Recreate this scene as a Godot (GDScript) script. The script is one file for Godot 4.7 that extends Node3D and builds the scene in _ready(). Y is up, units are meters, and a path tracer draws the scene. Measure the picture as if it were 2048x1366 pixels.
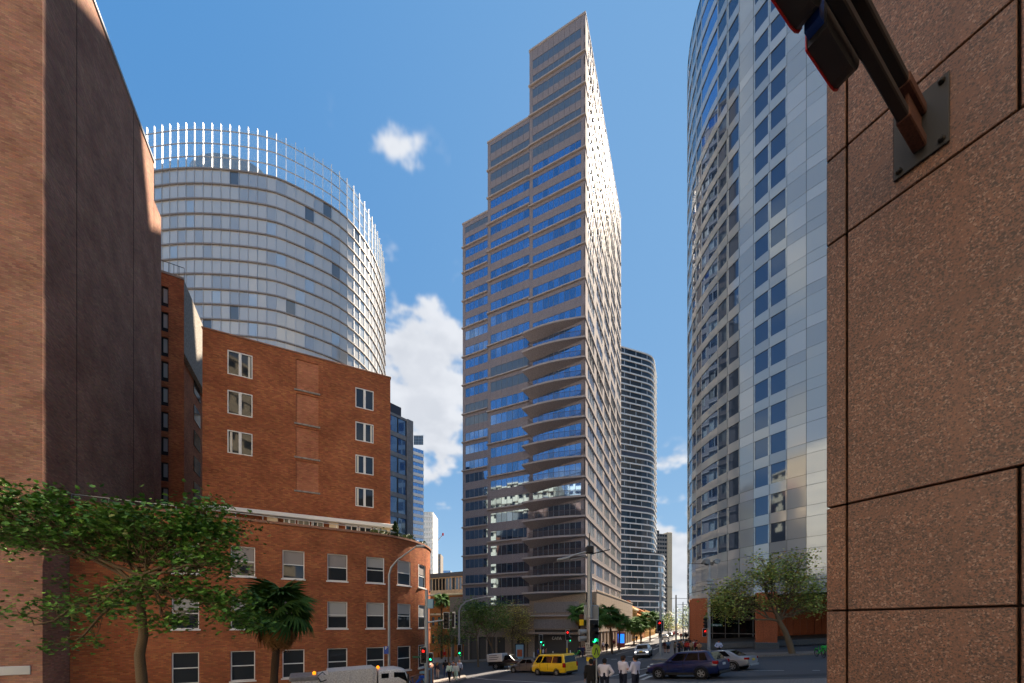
extends Node3D
# A street corner between office towers. x is right, y up, metres; "d" below is depth into the street (d = -z).
const F := 760.0      # focal length in photograph pixels (2048 wide)
const EYE := 4.8
const HOR := 1250.0
var M := {}
var rng := RandomNumberGenerator.new()
var taken := {}
var TOWER_C := Vector2(12.0, 62.0)
var EF := Vector2(-0.905, 0.426)
var ER := Vector2(0.426, 0.905)

# ---------------------------------------------------------------- mesh builder
class MB:
	var v := PackedVector3Array()
	var n := PackedVector3Array()
	var uv := PackedVector2Array()
	var ix := PackedInt32Array()
	var col := PackedColorArray()
	func tri(a: Vector3, b: Vector3, c: Vector3, ua := Vector2.ZERO, ub := Vector2.RIGHT, uc := Vector2.DOWN) -> void:
		var k := v.size()
		var nn := (b - a).cross(c - a).normalized()
		v.append(a); v.append(b); v.append(c)
		n.append(nn); n.append(nn); n.append(nn)
		uv.append(ua); uv.append(ub); uv.append(uc)
		ix.append(k); ix.append(k + 2); ix.append(k + 1)
	func quad(a: Vector3, b: Vector3, c: Vector3, d: Vector3, ua := Vector2(-1e9, 0), ub := Vector2.ZERO, uc := Vector2.ZERO, ud := Vector2.ZERO) -> void:
		var k := v.size()
		var nn := (c - a).cross(d - b).normalized()
		if ua.x < -1e8:
			var w := (b - a).length()
			var h := (d - a).length()
			ua = Vector2(0, 0); ub = Vector2(w, 0); uc = Vector2(w, -h); ud = Vector2(0, -h)
		v.append(a); v.append(b); v.append(c); v.append(d)
		n.append(nn); n.append(nn); n.append(nn); n.append(nn)
		uv.append(ua); uv.append(ub); uv.append(uc); uv.append(ud)
		ix.append(k); ix.append(k + 2); ix.append(k + 1)
		ix.append(k); ix.append(k + 3); ix.append(k + 2)
	func box(lo: Vector3, hi: Vector3, t := Transform3D.IDENTITY) -> void:
		var p := []
		for i in 8:
			p.append(t * Vector3(hi.x if i & 1 else lo.x, hi.y if i & 2 else lo.y, hi.z if i & 4 else lo.z))
		var x0 := lo.x; var x1 := hi.x; var y0 := -lo.y; var y1 := -hi.y; var z0 := lo.z; var z1 := hi.z
		quad(p[4], p[5], p[7], p[6], Vector2(x0, y0), Vector2(x1, y0), Vector2(x1, y1), Vector2(x0, y1))
		quad(p[1], p[0], p[2], p[3], Vector2(x1, y0), Vector2(x0, y0), Vector2(x0, y1), Vector2(x1, y1))
		quad(p[5], p[1], p[3], p[7], Vector2(-z1, y0), Vector2(-z0, y0), Vector2(-z0, y1), Vector2(-z1, y1))
		quad(p[0], p[4], p[6], p[2], Vector2(z0, y0), Vector2(z1, y0), Vector2(z1, y1), Vector2(z0, y1))
		quad(p[6], p[7], p[3], p[2], Vector2(x0, z1), Vector2(x1, z1), Vector2(x1, z0), Vector2(x0, z0))
		quad(p[0], p[1], p[5], p[4], Vector2(x0, z0), Vector2(x1, z0), Vector2(x1, z1), Vector2(x0, z1))
	func cbox(lo: Vector3, hi: Vector3, b: float, t := Transform3D.IDENTITY) -> void:
		# box with chamfered edges
		var c := (lo + hi) * 0.5
		var h := (hi - lo) * 0.5
		b = minf(b, minf(h.x, minf(h.y, h.z)) * 0.9)
		var g := func(sx: float, sy: float, sz: float, ax: int) -> Vector3:
			var q := Vector3(sx * (h.x - b), sy * (h.y - b), sz * (h.z - b))
			q[ax] = [sx, sy, sz][ax] * h[ax]
			return t * (c + q)
		for ax in 3:
			var i := (ax + 1) % 3
			var j := (ax + 2) % 3
			for s in [-1.0, 1.0]:
				var cs := []
				for e in [[-1.0, -1.0], [1.0, -1.0], [1.0, 1.0], [-1.0, 1.0]]:
					var q := Vector3.ZERO
					q[ax] = s; q[i] = e[0]; q[j] = e[1]
					var w: Vector3 = q
					cs.append([g.call(w.x, w.y, w.z, ax), c + Vector3(w.x * h.x, w.y * h.y, w.z * h.z)])
				if s < 0: cs.reverse()
				var us := []
				for e in cs:
					var l: Vector3 = e[1]
					us.append(Vector2(l.x, -l.y) if ax == 2 else (Vector2(l.z, -l.y) if ax == 0 else Vector2(l.x, l.z)))
				quad(cs[0][0], cs[1][0], cs[2][0], cs[3][0], us[0], us[1], us[2], us[3])
			# edges along ax
			for si in [-1.0, 1.0]:
				for sj in [-1.0, 1.0]:
					var q0 := Vector3.ZERO; q0[ax] = -1.0; q0[i] = si; q0[j] = sj
					var q1 := q0; q1[ax] = 1.0
					var a: Vector3 = g.call(q0.x, q0.y, q0.z, i)
					var bb: Vector3 = g.call(q1.x, q1.y, q1.z, i)
					var cc: Vector3 = g.call(q1.x, q1.y, q1.z, j)
					var d: Vector3 = g.call(q0.x, q0.y, q0.z, j)
					if si * sj > 0: quad(a, d, cc, bb)
					else: quad(a, bb, cc, d)
		for sx in [-1.0, 1.0]:
			for sy in [-1.0, 1.0]:
				for sz in [-1.0, 1.0]:
					var a: Vector3 = g.call(sx, sy, sz, 0)
					var bb: Vector3 = g.call(sx, sy, sz, 1)
					var cc: Vector3 = g.call(sx, sy, sz, 2)
					if sx * sy * sz > 0: tri(a, bb, cc)
					else: tri(a, cc, bb)
	func loft(rings: Array, closed := true, caps := true) -> void:
		# rings of equal length; smooth normals along the surface
		var m: int = rings[0].size()
		var k := v.size()
		var cols := m + 1 if closed else m
		for r in rings.size():
			var run := 0.0
			for c in cols:
				var p: Vector3 = rings[r][c % m]
				var pu: Vector3 = rings[r][(c + 1) % m] if closed else rings[r][mini(c + 1, m - 1)]
				var pd: Vector3 = rings[r][(c - 1 + m) % m] if closed else rings[r][maxi(c - 1, 0)]
				var ru: Vector3 = rings[mini(r + 1, rings.size() - 1)][c % m]
				var rd: Vector3 = rings[maxi(r - 1, 0)][c % m]
				var nn := (pu - pd).cross(ru - rd)
				if nn.length_squared() < 1e-14: nn = Vector3.UP
				v.append(p); n.append(nn.normalized())
				uv.append(Vector2(run, (p - rings[0][c % m]).length()))
				run += p.distance_to(rings[r][(c + 1) % m])
		for r in rings.size() - 1:
			for c in cols - 1:
				var a := k + r * cols + c
				ix.append(a); ix.append(a + cols); ix.append(a + 1)
				ix.append(a + 1); ix.append(a + cols); ix.append(a + cols + 1)
		if caps and closed:
			for e in [0, rings.size() - 1]:
				var mid := Vector3.ZERO
				for p in rings[e]: mid += p
				mid /= m
				for c in m:
					var p0: Vector3 = rings[e][c]
					var p1: Vector3 = rings[e][(c + 1) % m]
					if e == 0: tri(mid, p1, p0)
					else: tri(mid, p0, p1)
	func tube(pts: Array, radii: Array, sides := 8, caps := true) -> void:
		var rings := []
		var up := Vector3.UP
		var prev := Vector3.ZERO
		for i in pts.size():
			var a: Vector3 = pts[maxi(i - 1, 0)]
			var b: Vector3 = pts[mini(i + 1, pts.size() - 1)]
			var dir := (b - a).normalized()
			var s := dir.cross(up) if prev == Vector3.ZERO else (prev - dir * prev.dot(dir))
			if s.length() < 0.05: s = dir.cross(Vector3.RIGHT)
			s = s.normalized()
			prev = s
			var w := s.cross(dir).normalized()
			var ring := []
			for c in sides:
				var an := TAU * c / sides
				ring.append(pts[i] + (s * cos(an) + w * sin(an)) * float(radii[mini(i, radii.size() - 1)]))
			rings.append(ring)
		loft(rings, true, caps)
	func bar(a: Vector3, b: Vector3, w: float, h: float) -> void:
		# square-section bar from a to b
		var dir := (b - a).normalized()
		var s := dir.cross(Vector3.UP)
		if s.length() < 0.01: s = Vector3.RIGHT
		s = s.normalized()
		var u := s.cross(dir).normalized()
		box(Vector3(-w / 2, -h / 2, 0), Vector3(w / 2, h / 2, a.distance_to(b)), Transform3D(Basis(-s, u, dir), a))
	func lathe(prof: Array, sides: int, t := Transform3D.IDENTITY) -> void:
		# prof: Vector2(radius, y) from bottom to top
		var rings := []
		for p in prof:
			var ring := []
			for c in sides:
				var an := -TAU * c / sides
				ring.append(t * Vector3(cos(an) * p.x, p.y, sin(an) * p.x))
			rings.append(ring)
		loft(rings, true, true)
	func prism(poly: PackedVector2Array, z0: float, z1: float, t := Transform3D.IDENTITY) -> void:
		# polygon in local x, y extruded along local z
		var q := poly
		if Geometry2D.is_polygon_clockwise(q): q.reverse()
		var id := Geometry2D.triangulate_polygon(q)
		for i in range(0, id.size(), 3):
			var a := q[id[i]]; var b := q[id[i + 1]]; var c := q[id[i + 2]]
			if (b - a).cross(c - a) < 0:
				var s := b; b = c; c = s
			tri(t * Vector3(a.x, a.y, z1), t * Vector3(b.x, b.y, z1), t * Vector3(c.x, c.y, z1), Vector2(a.x, -a.y), Vector2(b.x, -b.y), Vector2(c.x, -c.y))
			tri(t * Vector3(a.x, a.y, z0), t * Vector3(c.x, c.y, z0), t * Vector3(b.x, b.y, z0), Vector2(a.x, -a.y), Vector2(c.x, -c.y), Vector2(b.x, -b.y))
		for i in q.size():
			var a := q[i]
			var b := q[(i + 1) % q.size()]
			quad(t * Vector3(a.x, a.y, z1), t * Vector3(a.x, a.y, z0), t * Vector3(b.x, b.y, z0), t * Vector3(b.x, b.y, z1))
	func done() -> ArrayMesh:
		var arr := []
		arr.resize(Mesh.ARRAY_MAX)
		arr[Mesh.ARRAY_VERTEX] = v
		arr[Mesh.ARRAY_NORMAL] = n
		arr[Mesh.ARRAY_TEX_UV] = uv
		arr[Mesh.ARRAY_TEX_UV2] = uv
		if col.size() == v.size() and col.size() > 0: arr[Mesh.ARRAY_COLOR] = col
		arr[Mesh.ARRAY_INDEX] = ix
		var m := ArrayMesh.new()
		m.add_surface_from_arrays(Mesh.PRIMITIVE_TRIANGLES, arr)
		return m

# A facade that follows a curve in plan; u runs along it, left to right seen from outside
class Path:
	var p := PackedVector2Array()
	var s := PackedFloat32Array()
	func _init(pts: PackedVector2Array) -> void:
		p = pts
		s.append(0.0)
		for i in range(1, p.size()): s.append(s[i - 1] + p[i].distance_to(p[i - 1]))
	func total() -> float: return s[s.size() - 1]
	func at(u: float, y: float, w := 0.0) -> Vector3:
		var i := 0
		while i < p.size() - 2 and s[i + 1] < u: i += 1
		var f := (u - s[i]) / maxf(s[i + 1] - s[i], 1e-6)
		var q := p[i].lerp(p[i + 1], f)
		var n0 := nor(i)
		var nn := (n0.lerp(nor(i - 1), 0.5 - f).normalized() if f < 0.5 else n0.lerp(nor(i + 1), f - 0.5).normalized())
		q += nn * w
		return Vector3(q.x, y, -q.y)
	func nor(i: int) -> Vector2:
		i = clampi(i, 0, p.size() - 2)
		var t := (p[i + 1] - p[i]).normalized()
		return Vector2(t.y, -t.x)
	func u_at(px: float) -> float:
		# where a sight line at photograph column px meets the facade
		var k := (px - 1024.0) / 760.0
		for i in p.size() - 1:
			var a := p[i].x - k * p[i].y
			var b := p[i + 1].x - k * p[i + 1].y
			if a * b <= 0 and a != b: return lerpf(s[i], s[i + 1], a / (a - b))
		return 0.0
	func frame(u: float, y: float, w := 0.0) -> Transform3D:
		var a := at(u - 0.05, y, w)
		var b := at(u + 0.05, y, w)
		var x := (b - a).normalized()
		return Transform3D(Basis(x, Vector3.UP, x.cross(Vector3.UP)), at(u, y, w))

# ---------------------------------------------------------------- places
func ground(x: float, d: float) -> float:
	var dd := clampf(d, -20.0, 250.0)
	return 0.1 + 0.075 * (clampf(x, -60.0, 90.0) - 4.1) - 0.03 * (dd - 36.0) + 0.04 * maxf(0.0, 36.0 - dd)
func gx(px: float, d: float) -> float: return (px - 1024.0) / F * d
func gy(py: float, d: float) -> float: return EYE + (HOR - py) / F * d
func gp(px: float, py: float) -> Vector2:
	var k := (px - 1024.0) / F
	var lo := 3.0
	var hi := 400.0
	for i in 50:
		var d := (lo + hi) / 2
		if EYE - ground(k * d, d) - (py - HOR) / F * d > 0: lo = d
		else: hi = d
	return Vector2(k * lo, lo)
func w3(q: Vector2, y: float) -> Vector3: return Vector3(q.x, y, -q.y)
func on(q: Vector2, h := 0.0) -> Vector3: return Vector3(q.x, ground(q.x, q.y) + h, -q.y)
func frame(a: Vector2, b: Vector2, y := 0.0) -> Transform3D:
	var x := Vector3(b.x - a.x, 0, -(b.y - a.y)).normalized()
	return Transform3D(Basis(x, Vector3.UP, x.cross(Vector3.UP)), Vector3(a.x, y, -a.y))

# ---------------------------------------------------------------- nodes
func numbered(called: String) -> String:
	if not taken.has(called):
		taken[called] = 0
		return called
	taken[called] += 1
	return "%s_%03d" % [called, taken[called]]
func tag(o: Node, label: String, category: String, group := "") -> void:
	o.set_meta("label", label)
	o.set_meta("category", category)
	if group != "": o.set_meta("group", group)
func thing(called: String, label: String, category: String, t := Transform3D.IDENTITY, group := "") -> Node3D:
	var o := Node3D.new()
	o.name = numbered(called)
	add_child(o)
	o.transform = t
	tag(o, label, category, group)
	return o
func obj(called: String, mesh: Mesh, mat: Material, parent: Node = self, t := Transform3D.IDENTITY) -> MeshInstance3D:
	var o := MeshInstance3D.new()
	o.name = numbered(called) if parent == self else called
	o.mesh = mesh
	o.material_override = mat
	o.cast_shadow = GeometryInstance3D.SHADOW_CASTING_SETTING_ON
	parent.add_child(o, true)
	o.transform = t
	return o
func struct(called: String, mesh: Mesh, mat: Material) -> MeshInstance3D:
	var o := obj(called, mesh, mat)
	o.set_meta("kind", "structure")
	return o
func copy(o: Node3D, called: String, t: Transform3D, label := "", group := "") -> Node3D:
	var c: Node3D = o.duplicate()
	c.name = numbered(called)
	add_child(c)
	c.transform = t
	if label != "": c.set_meta("label", label)
	if group != "": c.set_meta("group", group)
	return c
func yaw_at(q: Vector3, ang: float) -> Transform3D:
	# local +x looks along plan angle ang (0 = away down the view, 90 = right)
	var x := Vector3(sin(ang), 0, -cos(ang))
	return Transform3D(Basis(x, Vector3.UP, x.cross(Vector3.UP)), q)

# ---------------------------------------------------------------- materials
func lin(r: float, g: float, b: float) -> Color: return Color(r, g, b).linear_to_srgb()
func mat(called: String, c: Color, rough := 0.8, metal := 0.0, spec := 0.5) -> StandardMaterial3D:
	var m := StandardMaterial3D.new()
	m.resource_name = called
	m.albedo_color = c
	m.roughness = rough
	m.metallic = metal
	m.metallic_specular = spec
	M[called] = m
	return m
func noise_image(size: int, freq: float, seed_: int, oct := 4, lo := 0.0, hi := 1.0) -> Image:
	var f := FastNoiseLite.new()
	f.seed = seed_
	f.frequency = freq
	f.fractal_octaves = oct
	f.noise_type = FastNoiseLite.TYPE_SIMPLEX_SMOOTH
	var im := f.get_seamless_image(size, size)
	im.convert(Image.FORMAT_L8)
	var d := im.get_data()
	for i in d.size(): d[i] = int(255.0 * lerpf(lo, hi, d[i] / 255.0))
	return Image.create_from_data(size, size, false, Image.FORMAT_L8, d)
func tex(im: Image) -> ImageTexture: return ImageTexture.create_from_image(im)
func tinted(im: Image, a: Color, b: Color) -> Image:
	var d := im.get_data()
	var o := PackedByteArray()
	o.resize(d.size() * 3)
	for i in d.size():
		var t := d[i] / 255.0
		o[i * 3] = int(255 * lerpf(a.r, b.r, t)); o[i * 3 + 1] = int(255 * lerpf(a.g, b.g, t)); o[i * 3 + 2] = int(255 * lerpf(a.b, b.b, t))
	return Image.create_from_data(im.get_width(), im.get_height(), false, Image.FORMAT_RGB8, o)
func weather(m: StandardMaterial3D, im: Texture2D, metres: float) -> void:
	# large irregular patches multiplied over the fine pattern, on the second uv layer
	m.detail_enabled = true
	m.detail_albedo = im
	m.detail_blend_mode = BaseMaterial3D.BLEND_MODE_MUL
	m.detail_uv_layer = BaseMaterial3D.DETAIL_UV_2
	m.uv2_scale = Vector3(1.0 / metres, 1.0 / metres, 1)

func brick_images(base: Array, mortar: Color, seed_: int) -> Array:
	# 32 bricks x 96 courses on 7.68 m x 8.26 m, stretcher bond
	var r := RandomNumberGenerator.new()
	r.seed = seed_
	var im := Image.create(1024, 960, false, Image.FORMAT_RGB8)
	var hm := Image.create(1024, 960, false, Image.FORMAT_RGB8)
	im.fill(mortar)
	hm.fill(Color(0.25, 0.25, 0.25))
	for row in 96:
		var off := 16 if row % 2 else 0
		for k in 33:
			var c: Color = base[r.randi() % base.size()]
			var f := r.randf_range(0.94, 1.06)
			c = Color(c.r * f, c.g * f * r.randf_range(0.95, 1.05), c.b * f)
			var rc := Rect2i(k * 32 - off + 1, row * 10 + 1, 30, 8)
			im.fill_rect(rc, c)
			var hh := r.randf_range(0.7, 1.0)
			hm.fill_rect(rc, Color(hh, hh, hh))
	var d := im.get_data()
	for i in range(0, d.size(), 3):
		var q := r.randi_range(-9, 9)
		d[i] = clampi(d[i] + q, 0, 255); d[i + 1] = clampi(d[i + 1] + q, 0, 255); d[i + 2] = clampi(d[i + 2] + q, 0, 255)
	im = Image.create_from_data(1024, 960, false, Image.FORMAT_RGB8, d)
	im.generate_mipmaps()
	return [tex(im), tex(hm)]
func granite_image() -> Image:
	var r := RandomNumberGenerator.new()
	r.seed = 5
	var n := 1024
	var cell := FastNoiseLite.new()
	cell.seed = 3
	cell.noise_type = FastNoiseLite.TYPE_CELLULAR
	cell.cellular_return_type = FastNoiseLite.RETURN_CELL_VALUE
	cell.cellular_jitter = 1.0
	cell.frequency = 0.13
	cell.fractal_type = FastNoiseLite.FRACTAL_NONE
	cell.domain_warp_enabled = true
	cell.domain_warp_amplitude = 5.0
	cell.domain_warp_frequency = 0.11
	var a := cell.get_seamless_image(n, n).get_data()
	cell.seed = 19
	cell.frequency = 0.24
	var b := cell.get_seamless_image(n, n).get_data()
	var o := PackedByteArray()
	o.resize(n * n * 3)
	for i in n * n:
		var t := a[i] / 255.0
		var c := Vector3(0.50, 0.355, 0.285)
		if t < 0.16: c = Vector3(0.27, 0.20, 0.175)
		elif t < 0.28: c = Vector3(0.41, 0.29, 0.24)
		elif t > 0.90: c = Vector3(0.70, 0.57, 0.50)
		elif t > 0.66: c = Vector3(0.57, 0.385, 0.29)
		var u := b[i] / 255.0
		if u < 0.10: c = Vector3(0.22, 0.17, 0.16)
		elif u > 0.90: c = c.lerp(Vector3(0.60, 0.49, 0.43), 0.6)
		c = c.lerp(Vector3(0.455, 0.345, 0.285), 0.24) * r.randf_range(0.92, 1.08)
		o[i * 3] = int(clampf(c.x, 0, 1) * 255); o[i * 3 + 1] = int(clampf(c.y, 0, 1) * 255); o[i * 3 + 2] = int(clampf(c.z, 0, 1) * 255)
	return Image.create_from_data(n, n, false, Image.FORMAT_RGB8, o)

func make_materials() -> void:
	var patch := noise_image(512, 0.012, 7, 5, 0.0, 1.0)
	var streak := noise_image(512, 0.03, 11, 5, 0.0, 1.0)
	var stain := tex(tinted(patch, Color(0.80, 0.77, 0.76), Color(1.0, 1.0, 1.0)))
	var soft := tex(tinted(patch, Color(0.84, 0.83, 0.83), Color(1.0, 1.0, 1.0)))
	var grit := tex(tinted(noise_image(512, 0.12, 23, 3), Color(0.78, 0.78, 0.78), Color(1, 1, 1)))
	var mott := tex(tinted(streak, Color(0.74, 0.72, 0.71), Color(1, 1, 1)))
	var b1 := brick_images([Color(0.66, 0.38, 0.24), Color(0.69, 0.41, 0.26), Color(0.63, 0.36, 0.23), Color(0.70, 0.43, 0.27), Color(0.60, 0.34, 0.22)], Color(0.52, 0.40, 0.31), 1)
	var b2 := brick_images([Color(0.66, 0.49, 0.41), Color(0.63, 0.46, 0.385), Color(0.67, 0.51, 0.42), Color(0.60, 0.44, 0.37), Color(0.68, 0.485, 0.385)], Color(0.55, 0.46, 0.41), 2)
	var b3 := brick_images([Color(0.74, 0.47, 0.34), Color(0.70, 0.44, 0.32), Color(0.77, 0.50, 0.36)], Color(0.60, 0.46, 0.37), 3)
	for e in [["brick", b1, 0.8], ["brick_brown", b2, 0.85], ["brick_infill", b1, 0.8]]:
		var m := mat(e[0], Color(1, 1, 1), e[2], 0.0, 0.3)
		m.albedo_texture = e[1][0]
		m.heightmap_enabled = true
		m.heightmap_texture = e[1][1]
		m.heightmap_scale = 0.8
		m.uv1_scale = Vector3(1 / 7.68, 1 / 8.256, 1)
		weather(m, stain, 19.0)
	M.brick_infill.albedo_color = Color(1.0, 1.0, 1.0)
	M.brick_infill.albedo_texture = b3[0]
	M.brick_infill.uv1_offset = Vector3(0.3, 0.37, 0)
	var g := mat("granite", Color(0.90, 0.90, 0.91), 0.5, 0.0, 0.5)
	g.albedo_texture = tex(granite_image())
	g.uv1_scale = Vector3(1.0, 1.0, 1)
	weather(g, soft, 2.7)
	for e in [["granite_b", Color(0.84, 0.85, 0.87)], ["granite_c", Color(0.94, 0.92, 0.90)]]:
		var gv: StandardMaterial3D = g.duplicate()
		gv.resource_name = e[0]
		gv.albedo_color = e[1]
		gv.uv1_offset = Vector3(0.37, 0.61, 0)
		M[e[0]] = gv
	for e in [
		["stone", Color(0.63, 0.605, 0.62), 0.92, mott, 3.1], ["stone_podium", Color(0.66, 0.59, 0.52), 0.7, mott, 3.7], ["concrete", Color(0.62, 0.60, 0.57), 0.85, mott, 4.3],
		["pavement", Color(0.58, 0.56, 0.54), 0.85, mott, 1.9], ["asphalt", Color(0.385, 0.385, 0.395), 0.9, grit, 1.3], ["kerb", Color(0.55, 0.53, 0.50), 0.85, mott, 1.7],
		["cream_stone", Color(0.86, 0.79, 0.66), 0.8, soft, 6.0], ["sandstone", Color(0.80, 0.62, 0.36), 0.85, mott, 5.0], ["terracotta", Color(0.69, 0.45, 0.26), 0.85, mott, 5.0],
		["plaza_stone", Color(0.40, 0.40, 0.39), 0.7, mott, 2.3], ["marking", Color(0.82, 0.82, 0.80), 0.7, grit, 0.9], ["bark", Color(0.50, 0.44, 0.36), 0.9, mott, 0.5],
		["palm_bark", Color(0.36, 0.30, 0.25), 0.95, mott, 0.6], ["orange_panel", Color(0.78, 0.40, 0.20), 0.5, mott, 2.9], ["louvre", Color(0.57, 0.55, 0.54), 0.6, soft, 2.0],
		["grey_cladding", Color(0.55, 0.56, 0.57), 0.5, soft, 5.0], ["spandrel", Color(0.77, 0.80, 0.795), 0.16, soft, 7.0], ["worn_white", Color(0.90, 0.90, 0.89), 0.5, mott, 1.6],
		["rust", Color(0.36, 0.22, 0.17), 0.8, mott, 0.3], ["worn_black", Color(0.13, 0.13, 0.14), 0.55, grit, 0.2]]:
		var m := mat(e[0], e[1], e[2])
		if e[2] > 0.8: m.metallic_specular = 0.25
		weather(m, e[3], e[4])
	M.spandrel.metallic = 0.30
	M.spandrel.roughness = 0.09
	for e in [["spandrel_b", Color(0.73, 0.76, 0.76)], ["spandrel_c", Color(0.82, 0.84, 0.83)]]:
		var m: StandardMaterial3D = M.spandrel.duplicate()
		m.resource_name = e[0]
		m.albedo_color = e[1]
		M[e[0]] = m
	mat("glass_blue", Color(0.52, 0.64, 0.78), 0.03, 0.9)
	mat("glass_blue_b", Color(0.46, 0.57, 0.69), 0.04, 0.88)
	mat("glass_mid", Color(0.69, 0.705, 0.71), 0.06, 0.22, 0.8)
	mat("glass_grey", Color(0.46, 0.49, 0.51), 0.10, 0.45)
	mat("glass_dark", Color(0.09, 0.11, 0.13), 0.04, 0.25)
	mat("glass_pale", Color(0.76, 0.76, 0.745), 0.06, 0.15, 0.8)
	mat("glass_silver", Color(0.78, 0.80, 0.80), 0.07, 0.45)
	mat("window_glass", Color(0.22, 0.24, 0.26), 0.03, 0.4)
	mat("glass_tower_pane", Color(0.34, 0.41, 0.49), 0.03, 0.6)
	var cg := mat("clear_glass", Color(0.80, 0.88, 0.90, 0.16), 0.02, 0.0, 0.6)
	cg.transparency = BaseMaterial3D.TRANSPARENCY_ALPHA
	mat("louvre_dark", Color(0.26, 0.25, 0.24), 0.6)
	mat("white_frame", Color(0.84, 0.84, 0.83), 0.5)
	mat("white_slab", Color(0.84, 0.84, 0.83), 0.6)
	mat("metal_pale", Color(0.72, 0.72, 0.72), 0.4, 0.5)
	mat("bronze", Color(0.40, 0.33, 0.29), 0.5, 0.3)
	mat("ledge", Color(0.66, 0.625, 0.61), 0.85, 0.0, 0.25)
	mat("galvanised", Color(0.62, 0.64, 0.65), 0.45, 0.4)
	mat("black", Color(0.05, 0.05, 0.055), 0.5)
	mat("dark_grey", Color(0.16, 0.16, 0.17), 0.5)
	mat("blind", Color(0.60, 0.60, 0.59), 0.9)
	mat("curtain", Color(0.80, 0.78, 0.73), 0.95)
	mat("interior", Color(0.12, 0.09, 0.08), 0.95)
	mat("navy_panel", Color(0.20, 0.23, 0.29), 0.6)
	mat("red_edge", Color(0.75, 0.10, 0.12), 0.5)
	mat("blue_panel", Color(0.10, 0.25, 0.55), 0.4)
	mat("mullion", Color(0.52, 0.53, 0.54), 0.45, 0.3)
	mat("joint", Color(0.16, 0.11, 0.085), 0.95)
	mat("slate_roof", Color(0.30, 0.32, 0.34), 0.6)
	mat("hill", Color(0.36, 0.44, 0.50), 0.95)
	mat("crane_white", Color(0.85, 0.85, 0.86), 0.5)
	mat("rail_dark", Color(0.22, 0.22, 0.23), 0.5, 0.3)
	for e in [["leaf_green", Color(0.31, 0.42, 0.17), Color(0.16, 0.24, 0.06)], ["leaf_yellow", Color(0.64, 0.62, 0.25), Color(0.34, 0.32, 0.08)], ["leaf_olive", Color(0.43, 0.45, 0.20), Color(0.22, 0.23, 0.07)], ["leaf_russet", Color(0.55, 0.42, 0.22), Color(0.22, 0.15, 0.06)], ["leaf_dark", Color(0.22, 0.31, 0.13), Color(0.09, 0.14, 0.04)], ["leaf_palm", Color(0.25, 0.37, 0.18), Color(0.08, 0.13, 0.04)], ["leaf_dry", Color(0.56, 0.41, 0.25), Color(0.14, 0.09, 0.04)]]:
		var m := mat(e[0], e[1], 0.7, 0.0, 0.2)
		m.backlight_enabled = true
		m.backlight = e[2]
		m.cull_mode = BaseMaterial3D.CULL_DISABLED
func glow(called: String, c: Color, e := 1.5) -> StandardMaterial3D:
	if M.has(called): return M[called]
	var m := mat(called, c, 0.4)
	m.emission_enabled = true
	m.emission = c
	m.emission_energy_multiplier = e
	return m

# ---------------------------------------------------------------- the scene
const EXPOSURE := 4.0
func _ready() -> void:
	rng.seed = 77
	var cam := Camera3D.new()
	cam.name = "camera"
	add_child(cam)
	cam.position = Vector3(0, EYE, 0)
	cam.projection = Camera3D.PROJECTION_FRUSTUM
	cam.near = 0.1
	cam.far = 6000.0
	cam.size = 0.1 * 1366.0 / F
	cam.frustum_offset = Vector2(0, 0.1 * (HOR - 683.0) / F)
	cam.current = true
	var we := WorldEnvironment.new()
	we.name = "environment"
	var env := Environment.new()
	env.background_mode = Environment.BG_SKY
	env.tonemap_mode = Environment.TONE_MAPPER_LINEAR
	env.tonemap_exposure = EXPOSURE
	env.sdfgi_enabled = true
	env.ssao_enabled = true
	env.ssil_enabled = true
	var sky := Sky.new()
	var pan := PanoramaSkyMaterial.new()
	pan.panorama = sky_texture()
	sky.sky_material = pan
	env.sky = sky
	we.environment = env
	add_child(we)
	var sun := DirectionalLight3D.new()
	sun.name = "sun"
	sun.light_color = Color(1.0, 0.93, 0.84)
	sun.light_energy = 1.6
	sun.light_angular_distance = 0.6
	sun.shadow_enabled = true
	add_child(sun)
	sun.look_at_from_position(sun_dir() * 300.0, Vector3.ZERO, Vector3.UP)
	make_materials()
	build_ground()
	build_office_tower()
	build_glass_tower()
	build_granite_building()
	build_left_block()
	build_brick_corner()
	build_drum_building()
	build_far_buildings()
	build_mirrored_and_bounce_blocks()
	build_plants()
	build_street_furniture()
	build_vehicles()
	build_people()

func sun_dir() -> Vector3:
	var az := deg_to_rad(39.6)
	var el := deg_to_rad(50.0)
	return Vector3(sin(az) * cos(el), sin(el), -cos(az) * cos(el))

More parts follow.
